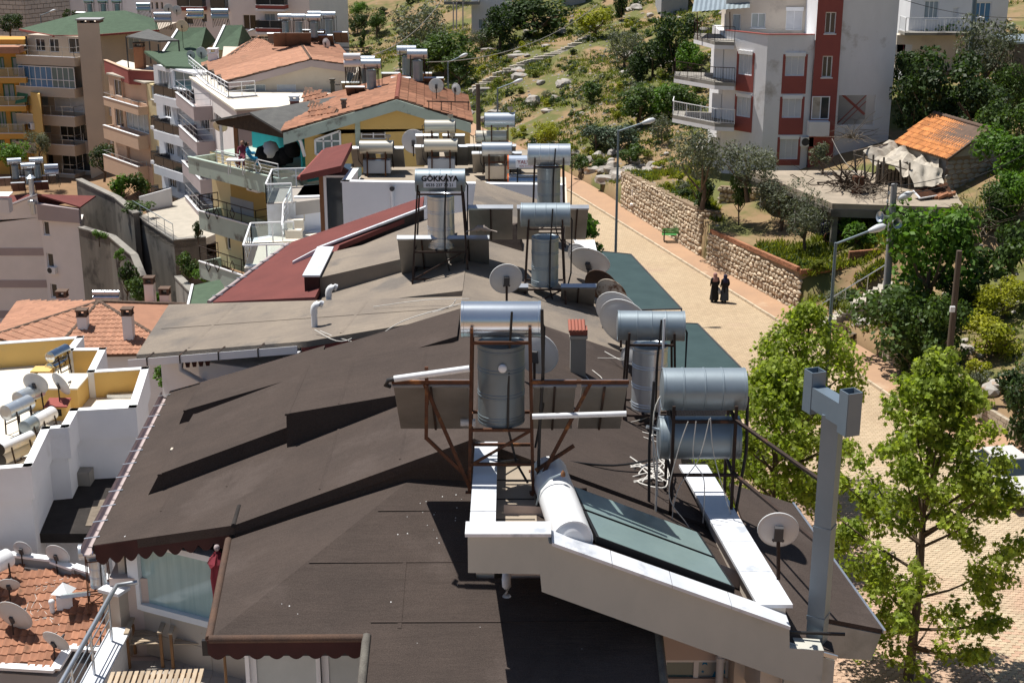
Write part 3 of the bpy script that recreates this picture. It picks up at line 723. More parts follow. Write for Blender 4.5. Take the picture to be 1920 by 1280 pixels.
def railing(parent, pts, h=1.0, bars=3, posts=.9, mat='alu', r=.02, vertical=0, name='railing', base=.08, glassm=None):
    """pts: 3D polyline of the foot; horizontal bars or vertical balusters"""
    m = MB(); up = V((0,0,1)); pts = [V(p) for p in pts]
    for p, q in zip(pts[:-1], pts[1:]):
        L_ = (q-p).length; n = max(1, round(L_/posts))
        m.bar(p+up*h, q+up*h, r*2.2, r*2.0)
        if not vertical:
            for i in range(bars-1): z = base+(h-base)*i/(bars-1) if bars > 1 else base; m.bar(p+up*z, q+up*z, r*1.1, r*1.1)
        else:
            m.bar(p+up*base, q+up*base, r*1.3, r*1.3); k = max(2, int(L_/vertical))
            for i in range(k+1): m.bar(p+(q-p)*i/k+up*base, p+(q-p)*i/k+up*h, r*.7, r*.7)
        for i in range(n+1): m.bar(p+(q-p)*i/n, p+(q-p)*i/n+up*h, r*1.7, r*1.7)
    o = m.build(name, mat, parent)
    if glassm:
        for p, q in zip(pts[:-1], pts[1:]):
            g = MB(); g.slab([p+up*base, q+up*base, q+up*(h-.05), p+up*(h-.05)], ((q-p).cross(up)).normalized()*.008); g.build('glass_panel', glassm, o)
    return o
def ac_unit(parent, P, d, n_, w=.75, h=.5, t=.28):
    P = V(P); d = V(d); n_ = V(n_); m = MB(); m.obox(P+n_*(t/2+.02), d*w/2, n_*t/2, V((0,0,h/2))); o = m.build('air_conditioner', 'paint_white', parent)
    g = MB(); c = P+n_*(t+.024)-d*w*.15; g.lathe(c, n_, [(0,0),(h*.40,0),(h*.42,.012)], 16, flatprof=True); g.build('fan_grille', 'lnb', o); return o
# ================================================================ NEAR APARTMENT BUILDING (brown bitumen roof)
def zM(x): return 15.0-.4*abs(x+.5)
NA = thing('apartment_building', 'near apartment building under a stepped dark brown bitumen roof', 'building', (0,18,0))
def part(name, mat, mb, parent=None): return mb.build(name, mat, parent or NA)
# bodies
m = MB(); m.prism([(-5.9,18.75),(-1.5,18.75),(-1.5,16.0),(3.0,16.0),(3.9,16.3),(3.6,19.3),(2.9,19.3),(2.8,24.4),(-1.2,24.0),(-6.4,25.9)], -.45, 12.3); part('wall', 'plaster_pink', m)
m = MB(); m.prism([(-5.75,9),(1.6,9),(1.6,15.95),(-1.55,15.95),(-1.55,18.7),(-5.75,18.7)], -.45, 11.03); part('wall', 'plaster_pink', m)
m = MB(); m.prism([(-1.6,9),(1.5,9),(1.5,15.85),(-1.6,15.85)], 11.03, 12.25); part('wall', 'plaster_pink', m)
# main left slope + street slope
TH = .14
Lp = [(-6.16,18.95),(-3.78,17.62),(-.5,17.5),(-.5,23.75),(-.93,23.9),(-6.7,26.2)]
m = MB(); m.slab([(x, y, zM(x)) for x, y in Lp], TH); roofA = part('roof', 'bitumen_brown', m)
Rp = [(-.5,17.5),(2.62,17.5),(2.5,19.2),(2.75,24.2),(-.5,23.75)]
m = MB(); m.slab([(x, y, zM(x)) for x, y in Rp], TH); m.build('roof', 'bitumen_brown', NA)
m = MB(); m.prism([(-5.6,19.2),(-3.5,18.2),(2.6,18.2),(2.6,24.0),(-1,23.7),(-5.9,25.4)], 12.2, 12.7); m.add([(-5.6,19.2,12.7),(-5.9,25.4,12.7),(-.5,23.6,14.8),(-.5,18.0,14.8),(2.6,18.2,12.7),(2.6,24,12.7)], [[0,1,2,3],[3,2,5,4],[0,3,4],[1,5,2]]); part('attic', 'plaster_grey', m)
# step faces S1 under the front edge
m = MB(); m.slab([(-3.78,17.64,zM(-3.78)-.02),(-.5,17.52,zM(-.5)-.02),(-.5,17.52,14.0),(-3.78,17.64,13.2)], V((0,.1,0))); part('roof_step', 'bitumen_brown', m)
# dormers (flatter slabs that rise out of the slope)
def dormer(x0, x1, ya, yb, za, zb, skew=.0, sl=.12):
    f = lambda x: za+(zb-za)*(x-x0)/(x1-x0)
    top = [(x0,ya,za),(x1,ya+skew,zb),(x1,yb+skew,zb),(x0,yb,za)]
    bot = [(x0-sl,ya,zM(x0)-.12),(x1,ya+skew,zM(x1)-.12),(x1,yb+skew,zM(x1)-.12),(x0-sl,yb,zM(x0)-.12)]
    m = MB(); m.hexa(bot, top); o = m.build('roof_dormer', 'bitumen_brown', NA)
    e = MB(); e.slab([(x0-.02,ya-.02,za+.004),(x0+.05,ya-.02,za+.012),(x0+.05,yb,za+.012),(x0-.02,yb,za+.004)], .03); e.build('edge_flashing', 'bitumen_brown', o)
    return o
dormer(-3.4, -.25, 20.05, 22.3, 14.38, 14.94, sl=.02)
dormer(-5.46, -3.38, 20.3, 22.9, 13.29, 14.09, sl=.22)
dormer(-5.8, -3.4, 23.6, 25.1, 13.10, 13.98, sl=.15, skew=-.5)
dormer(-3.42, -.9, 22.3, 23.9, 14.10, 14.92, sl=.02, skew=-.1)
# membrane seams: raised laps
def lap(pts, w=.05, h=.0035, mat='bitumen_brown', parent=None):
    for p, q in zip(pts[:-1], pts[1:]):
        m = MB(); m.bar(p, q, w, h); m.build('membrane_seam', mat, parent or NA)
for y in (19.1, 19.9): lap([(-5.7,y+.35,zM(-5.9)+.004),(-.6,y-.4,zM(-.6)+.004)], .06)
for x in (-5.2,-4.2,-2.6,-1.5): lap([(x,17.75 if x > -3.7 else 19.3,zM(x)+.004),(x,20.0,zM(x)+.004)], .05)
for x in (-2.6,-1.4): lap([(x,20.1,14.38+.178*(x+3.4)+.004),(x,22.2,14.38+.178*(x+3.4)+.004)], .05)
# front hip A1
def zN(y): return 13.44+.376*(y-15.0)
E = (-3.6,15.0,zN(15.0)); Hh = (-1.35,17.55,zN(17.55)); Eb = (-3.85,17.55,13.50)
m = MB(); m.slab([E, Hh, Eb], .12); part('hip_roof', 'bitumen_brown', m)
Np = [(-3.6,15.0),(-1.72,15.05),(-1.72,12.3),(1.75,12.3),(1.75,15.9),(-.45,15.9),(-.45,17.55),(-1.35,17.55)]
m = MB(); m.slab([(x, y, zN(y)) for x, y in Np], .12); part('hip_roof', 'bitumen_brown', m)
for y, xa in ((17.0,-1.75),(16.15,-2.55),(15.25,-1.7),(14.3,-1.7),(13.4,-1.7)): lap([(xa,y,zN(y)+.004),(min(1.7,-.47 if y > 15.9 else 1.7),y+.02,zN(y)+.004)], .045)
lap([(-1.35,16.15,zN(16.15)+.005),(-1.35,15.15,zN(15.15)+.005)], .05)
# rolled eave edges (weathered) and scalloped valances
def edge(pts, r=.05, mat='bitumen_rust'):
    m = MB(); m.tube(pts, r, 8); m.build('rolled_edge', mat, NA)
edge([E, (-1.74,15.03,zN(15.0))]); edge([Eb, E]); edge([(-1.73,15.05,zN(15.05)), (-1.73,12.3,zN(12.3))], .055, 'roof_moss'); edge([(1.75,15.9,zN(15.9)),(1.76,12.3,zN(12.3))], .05, 'roof_moss')
edge([(-3.78,17.6,zM(-3.78)), (-3.83,18.3,zM(-3.83)-.01)], .035, 'bitumen_black')
def valance(A, B, n, drop=.30, mat='valance'):
    A = V(A); B = V(B); d = B-A; o = None
    for i in range(n):
        a = A+d*(i/n); b = A+d*((i+1)/n); m = MB(); pts = [a+V((0,0,.05)), b+V((0,0,.05))]
        for k in range(0, 9): t = k/8; p = b+(a-b)*t; pts.append(p-V((0,0,drop*(.62+.38*sin(pi*t)))))
        m.slab(pts, V((0,.012,0))); m.build('valance_scallop', mat, NA)
valance((-6.12,18.92,zM(-6.12)-.06), (-3.86,17.68,zM(-3.86)-.06), 9, .27)
valance((-3.62,14.97,zN(15)-.05), (-1.76,15.0,zN(15)-.05), 8, .21)
m = MB(); m.slab([(-3.7,15.03,13.4),(-1.8,15.03,13.4),(-1.8,15.03,13.2),(-3.7,15.03,13.2)], V((0,.05,0))); part('valance_rail', 'black_metal', m)
# gutter on the left eave with brackets
g = MB(); a = V((-6.22,18.9,zM(-6.16)-.06)); b = V((-6.76,26.2,zM(-6.7)-.06)); d = (b-a).normalized(); n_ = d.cross(V((0,0,1))).normalized()
pr = [(-.10,.06),(-.10,-.03),(-.05,-.07),(.02,-.07),(.06,-.03),(.06,.04)]
for (u0,w0),(u1,w1) in zip(pr[:-1], pr[1:]): g.add([a-n_*u0*-1+V((0,0,w0)), b+n_*u0+V((0,0,w0)), b+n_*u1+V((0,0,w1)), a+n_*u1+V((0,0,w1))], [[0,1,2,3]])
part('gutter', 'plaster_mauve', g)
for i in range(12):
    t = (i+.5)/12; p = a+(b-a)*t; m = MB(); m.bar(p-n_*.11+V((0,0,.06)), p+n_*.12+V((0,0,.09)), .03, .008); m.build('gutter_bracket', 'alu', NA)
# ---- trough between the two parapets
def zT(x): return 14.62-.40*(max(x, .3)-.3)
m = MB(); m.slab([(-.22,14.85,zT(0)),(.3,14.85,zT(.3)),(.3,17.5,zT(.3)),(-.22,17.5,zT(0))], .2); part('trough_floor', 'slab_soil', m)
m = MB(); m.slab([(.3,14.85,zT(.3)),(2.95,14.85,zT(2.95)),(2.68,17.5,zT(2.68)),(.3,17.5,zT(.3))], .2); part('trough_floor', 'bitumen_brown', m)
for i in range(4): lap([(-.2,15.2+i*.6,zT(0)+.004),(.28,15.2+i*.6,zT(0)+.004)], .02, .008, 'bitumen_black')
m = MB(); m.box(-.45,-.22,14.87,17.5,14.45,14.90); m.box(-.45,-.22,15.97,17.5,13.4,14.45); part('parapet', 'plaster_cream', m)
m = MB()
for i in range(4): m.slab([(-.49,14.62+i*.73,14.945),(-.19,14.62+i*.73,14.945),(-.19,15.335+i*.73,14.945),(-.49,15.335+i*.73,14.945)], .042)
part('parapet_coping', 'marble', m)
xr = lambda y: 2.9-.108*(y-14.86)
m = MB(); m.hexa([(xr(14.86)+.05,14.86,12.6),(xr(14.86)+.3,14.86,12.6),(xr(19)+.3,19,12.6),(xr(19)+.05,19,12.6)], [(xr(14.86)+.05,14.86,13.93),(xr(14.86)+.3,14.86,13.93),(xr(19)+.3,19,13.93),(xr(19)+.05,19,13.93)]); part('parapet', 'plaster_cream', m)
for i in range(5):
    m = MB(); y0 = 14.86+i*.84; y1 = y0+.832; m.slab([(xr(y0)-.03,y0,13.975),(xr(y0)+.38,y0,13.975),(xr(y1)+.38,y1,13.975),(xr(y1)-.03,y1,13.975)], .045); m.build('coping_slab', 'marble', NA)
# gable fascia towards the camera
fb = [(-.5,14.52),(.32,14.5),(.34,14.28),(3.2,13.13),(3.62,13.05)]
ft = [(3.62,13.52),(3.22,13.55),(3.2,13.82),(.42,14.93-.04),(.40,15.0-.02),(-.5,15.0-.02)]
m = MB(); m.slab([(x,14.6,z) for x, z in fb+ft], V((0,.26,0))); part('fascia', 'fascia', m)
m = MB(); m.slab([(-.53,14.57,15.02),(.44,14.57,15.02),(.44,14.9,15.02),(-.53,14.9,15.02)], .04); part('fascia_coping', 'marble', m)
for i in range(4):
    xa = .45+i*.69; xb = xa+.683; zf = lambda x: 14.93-.387*(x-.42)
    m = MB(); m.slab([(xa,14.56,zf(xa)),(xb,14.56,zf(xb)),(xb,14.9,zf(xb)),(xa,14.9,zf(xa))], .042); m.build('coping_slab', 'marble', NA)
# wall under the overhang with the star window
Fw = Fac((-.1,15.95), (3.05,15.95), 11.9, 13.75)
wn = Fw.window(NA, px=(1240,1237,1372,1300), cols=2, pane='glass_frost', depth=.1, fw=.07, panes=['glass_teal','glass_frost'])
Fw.build(NA, 'plaster_pink', top=[(Fw.L,13.75),(.9,14.7),(0,14.75)])
a0, a1, z0, z1 = Fw.holes[0]; am = (a0+a1)/2
def star(cx, cz, r, mat='sticker_blue'):
    pts = []
    for i in range(10): t = pi/2+pi*i/5; rr = r if i % 2 == 0 else r*.42; pts.append(Fw.pt(cx+cos(t)*rr, cz+sin(t)*rr, -.094))
    m = MB(); m.poly(pts[::-1]); m.build('star_sticker', mat, wn)
for fx, fz, r in ((.55,-.34,.14),(.25,-.08,.062),(.82,-.23,.045),(.2,-.22,.025)): star(am+(a1-am)*fx, z1+fz, r)
m = MB(); m.prism([(2.75,15.5),(3.0,15.5),(3.0,15.94),(2.75,15.94)], 8, 13.3); part('pilaster', 'plaster_cream', m)
m = MB(); m.tube([(2.62,15.78,13.35),(2.62,15.78,11)], .05, 12); m.tube([(2.62,15.78,12.75),(2.62,15.78,12.70)], .062, 12); part('downpipe', 'pipe_white', m)
# street-side strip roof beyond the right parapet
zS = lambda x: 13.56-.30*(x-3.25)
m = MB(); m.slab([(3.2,14.72,zS(3.2)),(3.78,14.72,zS(3.78)),(3.86,15.62,zS(3.86)),(4.62,15.75,zS(4.62)),(4.12,19.2,zS(4.12)),(3.2,19.3,zS(3.2))], .06); part('roof', 'bitumen_brown', m)
m = MB(); m.slab([(3.2,14.70,zS(3.2)-.07),(3.78,14.70,zS(3.78)-.07),(3.78,14.70,12.75),(3.2,14.70,12.9)], V((0,.12,0))); m.slab([(3.85,15.62,zS(3.85)-.07),(4.6,15.74,zS(4.6)-.07),(4.5,15.74,12.72),(3.8,15.62,12.84)], V((0,.12,0))); m.slab([(4.6,15.76,zS(4.6)-.07),(4.1,19.15,zS(4.1)-.07),(4.05,19.15,12.75),(4.5,15.76,12.72)], V((-.08,0,0))); part('fascia', 'fascia', m)
m = MB(); m.bar((3.2,14.69,zS(3.2)-.02),(3.8,14.69,zS(3.8)-.02),.03,.05); m.bar((4.63,15.7,zS(4.62)-.01),(4.14,19.2,zS(4.12)-.01),.03,.05); part('edge_trim', 'alu', m)
# vent elbow sticking out below the fascia
m = MB(); c = aty(950,1090,15.55); m.tube([c+V((.05,.35,.05)), c+V((.0,.1,.05)), c+V((-.005,0,.03)), c+V((0,-.03,-.05)), c+V((.0,-.03,-.18))], .055, 12); part('vent_elbow', 'pipe_white', m)
# ---- glazed terrace room on the left
Gz0, Gz1 = 11.85, zM(-5.5)-.2
G = Fac((-5.62,18.85), (-3.72,17.95), 11.05, 12.95)
a0, _ = G.sz(272,1075); a1, _ = G.sz(425,1060)
G.hole(.18, G.L-.05, 11.84, 12.9)
fr = MB()
for p, q in ((.0,.2),(G.L-.07,G.L)): G.rbox(fr, p, q, 11.80, 12.95, -.14, .05)
G.rbox(fr, .2, G.L-.07, 11.80, 11.90, -.14, .06); G.rbox(fr, .2, G.L-.07, 12.86, 12.95, -.14, .05)
gw = fr.build('window', 'paint_white', NA)
g = MB(); g.slab([G.pt(.2,11.9,-.03), G.pt(G.L-.07,11.9,-.03), G.pt(G.L-.07,12.86,-.03), G.pt(.2,12.86,-.03)], -G.n*.012); g.build('pane', 'glass_bay', gw)
m = MB(); m.slab([G.pt(.2,11.9,-.14), G.pt(G.L-.07,11.9,-.14), G.pt(G.L-.07,12.88,-.14), G.pt(.2,12.88,-.14)], -G.n*.01); m.build('pale_backing', 'pale_backing', gw)  # pale sheet added behind the pane to brighten the glazing
for i in range(3):
    for j in range(2):
        w0 = G.L/3*i; z0_ = 11.05+.375*j; m = MB(); G.rbox(m, w0+.004, w0+G.L/3-.004, z0_+.004, z0_+.371, -.2, .012); m.build('wall_tile', 'tile_wall', NA)
m = MB(); G.rbox(m, 0, G.L, 11.03, 11.8, -.2, 0); part('wall', 'grout', m)
m = MB(); G.rbox(m, -.28, .02, 11.05, 12.12, -.25, .30); part('corner_pier', 'tile_wall', m)
m = MB(); G.rbox(m, -.32, .06, 12.12, 12.17, -.3, .35); part('pier_cap', 'marble', m)
# terrace floor tiles and room floor
tme = MB(); tme.box(-.227,.227,-.227,.227,-.02,0); tm_ = mesh_only(tme, 'tile_floor')
pieces('floor_tile', [tm_], [(0, Matrix.Translation((-5.5+i*.46, 13.7+j*.46, 11.07))) for i in range(9) for j in range(11)], NA)
m = MB(); m.box(-5.7,-3.0,18.9,22.2,11.03,11.1); part('room_floor', 'tile_floor', m)
m = MB(); m.box(-5.8,-5.7,18.9,22.0,11.1,12.7); m.box(-5.7,-2.9,22.0,22.1,11.1,13); part('room_wall', 'plaster_cream', m)
# lower glazing below the second valance
G2 = Fac((-3.3,15.5), (-1.62,15.5), 11.05, 13.25)
G2.window(NA, r=(.05,.93,11.2,13.2), cols=1, pane='glass_frost', fw=.07); G2.window(NA, r=(.93,1.6,11.2,13.2), cols=1, pane='glass_frost', fw=.09)
G2.build(NA, 'paint_white')
m = MB(); m.box(-3.3,-1.62,15.75,18,11.05,13.1); part('interior', 'plaster_grey', m)
# terrace railing
rp = [(-5.72,18.5,11.75),(-5.72,17.9,11.75),(-5.72,13.5,11.75)]
m = MB(); m.box(-5.84,-5.6,13.5,18.45,11.05,11.6); part('terrace_kerb', 'plaster_white', m)
m = MB(); m.slab([(-5.88,13.5,11.64),(-5.56,13.5,11.64),(-5.56,18.5,11.64),(-5.88,18.5,11.64)], .04); part('kerb_coping', 'marble', m)
m = MB(); m.tube([(-5.45,18.6,12.32),(-5.72,18.5,12.32),(-5.74,18.2,12.3),(-5.74,13.5,12.3)], .035, 10); rl = part('handrail', 'alu', m)
for y in (18.1,17.2,16.3,15.4,14.5): m = MB(); m.tube([(-5.74,y,11.64),(-5.74,y,12.3)], .022, 8); m.build('rail_post', 'alu', rl)
for z in (11.85,12.0,12.15): m = MB(); m.tube([(-5.74,18.1,z),(-5.74,13.5,z)], .011, 6); m.build('rail_bar', 'alu', rl)
# ---------------------------------------------------------------- terrace furniture
def slat_table(loc, rz, label, w=1.3, d=.75, h=.66, mat='wood_slat'):
    t = thing('slatted_table', label, 'table', (0,0,0))
    n = 16
    for i in range(n):
        x = -w/2+w*(i+.5)/n; m = MB(); m.box(x-w/n*.34, x+w/n*.34, -d/2, d/2, h-.025, h); m.build('slat', mat, t)
    for sx in (-1,1):
        for sy in (-1,1): m = MB(); m.box(sx*w*.42-.025, sx*w*.42+.025, sy*d*.4-.025, sy*d*.4+.025, 0, h-.03); m.build('leg', 'wood_leg', t)
    for sy in (-1,1): m = MB(); m.box(-w/2+.02, w/2-.02, sy*d*.4-.015, sy*d*.4+.015, h-.085, h-.028); m.build('apron', 'wood_leg', t)
    t.location = loc; t.rotation_euler.z = rz; return t
def slat_chair(loc, rz, label, mat='wood_slat'):
    t = thing('garden_chair', label, 'chair', (0,0,0)); w, d = .48, .44
    for i in range(6): y = -d/2+d*(i+.5)/6; m = MB(); m.box(-w/2+.03, w/2-.03, y-.027, y+.027, .385, .40); m.build('seat_slat', mat, t)
    for k, z in enumerate((.58,.66,.74)): m = MB(); m.box(-w/2, w/2, d/2+.02+k*.02, d/2+.04+k*.02, z, z+.06); m.build('back_slat', mat, t)
    for sx in (-1,1):
        m = MB(); m.box(sx*w/2-.02, sx*w/2+.02, -d/2, -d/2+.04, 0, .57); m.build('leg', 'wood_leg', t)
        m = MB(); m.hexa([(sx*w/2-.02,d/2-.03,0),(sx*w/2+.02,d/2-.03,0),(sx*w/2+.02,d/2+.01,0),(sx*w/2-.02,d/2+.01,0)], [(sx*w/2-.02,d/2+.04,.82),(sx*w/2+.02,d/2+.04,.82),(sx*w/2+.02,d/2+.08,.82),(sx*w/2-.02,d/2+.08,.82)]); m.build('leg', 'wood_leg', t)
        m = MB(); m.box(sx*w/2-.035, sx*w/2+.035, -d/2-.02, d/2+.03, .57, .595); m.build('armrest', mat, t)
    t.location = loc; t.rotation_euler.z = rz; return t
P = atz(295,1262,11.75); slat_table((P.x, P.y-.25, 11.07), radians(4), 'slatted weathered wood table on the terrace by the railing', w=1.28)
for px, lb in ((262,'weathered wooden armchair at the far side of the terrace table, nearer the railing'), (345,'weathered wooden armchair at the far side of the terrace table, nearer the tiled wall')):
    P = atz(px, 1275, 11.07); slat_chair((P.x, P.y+.55, 11.07), radians(3), lb)
u = thing('parasol', 'closed dark red parasol in front of the glazed terrace room', 'parasol', (-4.0,17.48,11.07))
b = V((-4.0,17.48,11.37)); m = MB(); m.lathe(b, (0,0,1), [(.02,-.3),(.02,1.1)], 8); m.build('pole', 'wood_leg', u)
prof = [(.035,.55),(.10,.62),(.085,1.1),(.10,1.35),(.07,1.62),(.05,1.7)]
m = MB(); n = 20; vs = []
for r, h in prof:
    for j in range(n): t = 2*pi*j/n; rr = r*(1+.25*cos(5*t)); vs.append(b+V((cos(t)*rr, sin(t)*rr, h+.28)))
m.add(vs, [[i*n+j, i*n+(j+1) % n, (i+1)*n+(j+1) % n, (i+1)*n+j] for i in range(len(prof)-1) for j in range(n)], True); m.build('canopy', 'umbrella_red', u)
m = MB(); 
for j in range(6): t = 2*pi*j/6; d_ = V((cos(t), sin(t), 0)); m.slab([b+V((0,0,2.02)), b+d_*.13+V((0,0,1.86))+V((-d_.y,d_.x,0))*.06, b+d_*.15+V((0,0,1.80)), b+d_*.13+V((0,0,1.86))-V((-d_.y,d_.x,0))*.06], .008)
m.build('top_flap', 'umbrella_red', u); m = MB(); m.lathe(b+V((0,0,2.0)), (0,0,1), [(0,.1),(.03,.085),(.042,.05),(.03,.015),(.01,0)][::-1], 12); m.build('finial', 'plaster_mauve', u)
P = atz(435,1228,11.07); gr = thing('barbecue_trolley', 'black barbecue trolley partly under the valance on the terrace', 'barbecue', P)
m = MB(); m.box(P.x-.22,P.x+.22,P.y+.05,P.y+.5,P.z+.12,P.z+.62); m.build('body', 'black_metal', gr)
for sx in (-1,1): m = MB(); m.cyl(P+V((sx*.19,.08,.06)), P+V((sx*.19,.13,.06)), .055, 12); m.build('wheel', 'tyre', gr)
m = MB(); m.box(P.x-.42,P.x-.2,P.y+.3,P.y+.62,P.z+.3,P.z+1.0); m.build('side_shelf', 'black_metal', gr)

# scattered specks on the felt: droppings and chips
m = MB(); r7 = random.Random(3)
for i in range(34):
    x = r7.uniform(-1.6,-.6) if i < 20 else r7.uniform(-3,1.6); y = r7.uniform(16.4,17.3) if i < 20 else r7.uniform(13.6,15.8)
    if x < -1.7 and y < 15.1: continue
    if y > 15.1 and x < -3.6+ (y-15)*.88+.3: continue
    k = r7.uniform(.003,.008); z = zN(y)+.004; m.poly([(x-k,y-k,z-.376*k),(x+k,y-k*.8,z-.376*k*.8),(x+k*.7,y+k,z+.376*k),(x-k*.9,y+k*.8,z+.376*k*.8)])
tag(m.build('droppings', 'dish', NA), kind='stuff')
# ================================================================ NEAR ROW: BUILDINGS B, C, F
def zB(x): return 13.1+.2*(x+7.5)
BB = thing('row_house', 'row house with weathered tan felt roof and white gutter behind the brown roof', 'house', (-4,27,0))
m = MB(); m.slab([(x, y, zB(x)) for x, y in [(-7.42,26.65),(-3.83,25.3),(-.98,25.05),(-.9,26.3),(-7.62,30.3)]], .12); m.build('roof', 'bitumen_tan', BB)
m = MB(); m.prism([(-6.2,26.6),(-3.9,25.7),(-1.0,25.2),(-1.0,27),(-7.2,29.9),(-7.2,27.6)], -.45, 13.0); m.build('wall', 'plaster_white', BB)
m = MB(); m.slab([(-3.95,25.35,zB(-3.95)-.12),(-1.0,25.12,zB(-1)-.12),(-1.0,25.12,13.3),(-3.95,25.35,12.7)], V((0,.1,0))); m.build('end_wall', 'plaster_red', BB)
m = MB(); m.box(-3.9,-.9,25.4,27,12.6,13.6); m.build('loft', 'plaster_red', BB)
a = V((-7.5,26.6,13.02)); b = V((-3.95,25.27,13.74)); d = (b-a).normalized(); n_ = V((d.y,-d.x,0)).normalized()
g = MB(); g.slab([a+n_*.14+V((0,0,.05)), b+n_*.14+V((0,0,.05)), b+n_*.14-V((0,0,.09)), a+n_*.14-V((0,0,.09))], -n_*.012); g.slab([a+n_*.14-V((0,0,.09)), b+n_*.14-V((0,0,.09)), b-V((0,0,.09)), a-V((0,0,.09))], V((0,0,-.01))); gt = g.build('gutter', 'paint_white', BB)
for t in (.12,.32,.55,.78): m = MB(); p = a+(b-a)*t; m.bar(p+n_*.15+V((0,0,.06)), p+n_*.15-V((0,0,.1)), .03, .012, up=d); m.bar(p+n_*.15+V((0,0,.06)), p-n_*.1+V((0,0,.1)), .03, .01); m.build('gutter_bracket', 'rust_dark', gt)
p0 = a+(b-a)*.3; m = MB(); m.tube([p0+n_*.05-V((0,0,.1)), p0+n_*.05-V((0,0,.25)), p0+n_*-.15+V((.35,.3,-.75)), p0+V((.45,.4,-.85)), p0+V((.45,.4,-2.5))], .05, 10); m.build('downpipe', 'pipe_white', BB)
for i in range(5): m = MB(); q = a+(b-a)*(.28+.04*i); m.slab([q-V((0,0,.1)), q+(b-a)*.035-V((0,0,.1)), q+(b-a)*.035*.8-V((0,0,.24)), q+(b-a)*.008-V((0,0,.24))], V((0,.02,0))); m.build('valance_scallop', 'valance', BB)
for x0, x1 in ((-6.3,-5.9),(-3.2,-2.9)): lap([(x0,26.4 if x0 < -5 else 25.4,zB(x0)+.004),(x1,29.2 if x0 < -5 else 27.3,zB(x1)+.004)], .06, .008, 'bitumen_tan', BB)
lap([(-7.3,28.3,zB(-7.3)+.004),(-1.2,25.7,zB(-1.2)+.004)], .05, .008, 'bitumen_tan', BB)
P = atz(590,612,13.84); vent_pipe(P, 'white elbow vent pipe on the near edge of the tan felt roof', h=.52, r=.06, face=(1,.2))
# ---- C: red and tan felt roofs
CC = thing('row_house', 'row house with dark red felt roof and tan dormer behind the tan roof', 'house', (-3,32,0))
zR = lambda x: 13.0+.3*(x+6.7)
m = MB(); m.slab([(x, y, zR(x)) for x, y in [(-6.75,30.8),(-4.1,28.45),(-4.1,32.9),(-2.2,34.0),(-2.25,35.8),(-5.55,35.0)]], .12); m.build('roof', 'bitumen_red', CC)
m = MB(); m.prism([(-6.2,31),(-4,29),(-1.5,28.6),(2.2,27),(2.2,37),(-2,36.8),(-5.2,34.6)], -.45, 12.9); m.build('wall', 'plaster_white', CC)
zC = lambda x: 14.5+.3*(x+1)
m = MB(); m.slab([(-4.1,28.4,zC(-4.1)),(-.95,26.35,zC(-.95)),(-.95,33.4,zC(-.95)),(-2.0,34.0,zC(-2.0)),(-4.1,32.9,zC(-4.1))], .12); m.build('roof', 'bitumen_tan', CC)
m = MB(); m.slab([(-.95,24.0,14.5),(2.3,24.25,13.65),(1.65,31,13.7),(1.3,37.2,13.75),(-.95,37.2,14.5)], .15); m.build('roof', 'bitumen_tan', CC)
m = MB(); m.prism([(-.6,24.5),(2.1,24.6),(1.2,37),(-.9,37)], 12.5, 13.4); m.build('wall', 'plaster_grey', CC)
m = MB(); m.hexa([(-4.1,29.3,13.4),(-1.3,29.3,14.2),(-1.3,31.5,14.2),(-4.1,31.5,13.4)], [(-4.1,29.3,13.97),(-1.3,29.3,14.62),(-1.3,31.5,14.62),(-4.1,31.5,13.97)]); m.build('roof_dormer', 'bitumen_tan', CC)
m = MB(); m.box(-4.42,-4.11,29.2,31.6,12.9,14.02); m.build('gable_parapet', 'valance', CC)
m = MB(); m.slab([(-4.45,29.15,14.06),(-4.08,29.15,14.06),(-4.08,31.65,14.06),(-4.45,31.65,14.06)], .04); m.build('parapet_coping', 'marble', CC)
m = MB(); m.slab([(-4.6,32.95,zR(-4.6)+.05),(-2.15,33.95,zR(-2.15)+.1),(-2.15,33.95,13.7),(-4.6,32.95,13.3)], V((0,.1,0))); m.build('roof_step', 'bitumen_brown', CC)
m = MB(); m.slab([(-4.66,32.9,zR(-4.6)+.07),(-2.1,33.92,zR(-2.15)+.12),(-2.1,34.07,zR(-2.15)+.12),(-4.66,33.05,zR(-4.6)+.07)], .05); m.build('edge_flashing', 'marble', CC)
m = MB(); m.slab([(-5.15,32.3,zR(-5.15)+.06),(-4.55,32.75,zR(-4.55)+.12),(-4.55,32.85,zR(-4.55)+.12),(-5.15,32.4,zR(-5.15)+.06)], .1); m.build('edge_flashing', 'marble', CC)
a = V((-6.8,30.9,12.95)); b = V((-5.6,35.0,13.28)); m = MB(); m.tube([a+V((-.06,0,0)), b+V((-.06,0,0))], .05, 8); gt = m.build('gutter', 'plaster_mauve', CC)
for i in range(7): p = a+(b-a)*((i+.5)/7); m = MB(); m.bar(p+V((-.12,-.02,.05)), p+V((.12,.03,.07)), .03, .01); m.build('gutter_bracket', 'alu', gt)
P = atz(616,548,13.95); vent_pipe((P.x, P.y, 13.62), 'white elbow vent pipe beside the red felt roof', h=.50, r=.06, face=(1,.2))
# small skylight hump on the deck with tarpaulin folds
hb = thing('roof_hatch', 'small dark felt covered roof hatch between the solar panels', 'roof hatch', atz(945,455,14.3)); P = V(hb.location)
m = MB(); m.hexa([P+V((-.45,-.3,-.2)),P+V((.45,-.4,-.2)),P+V((.45,.5,-.2)),P+V((-.45,.5,-.2))], [P+V((-.25,-.1,.4)),P+V((.25,-.15,.45)),P+V((.3,.45,.35)),P+V((-.3,.45,.3))]); m.build('hatch_cover', 'bitumen_brown', hb)
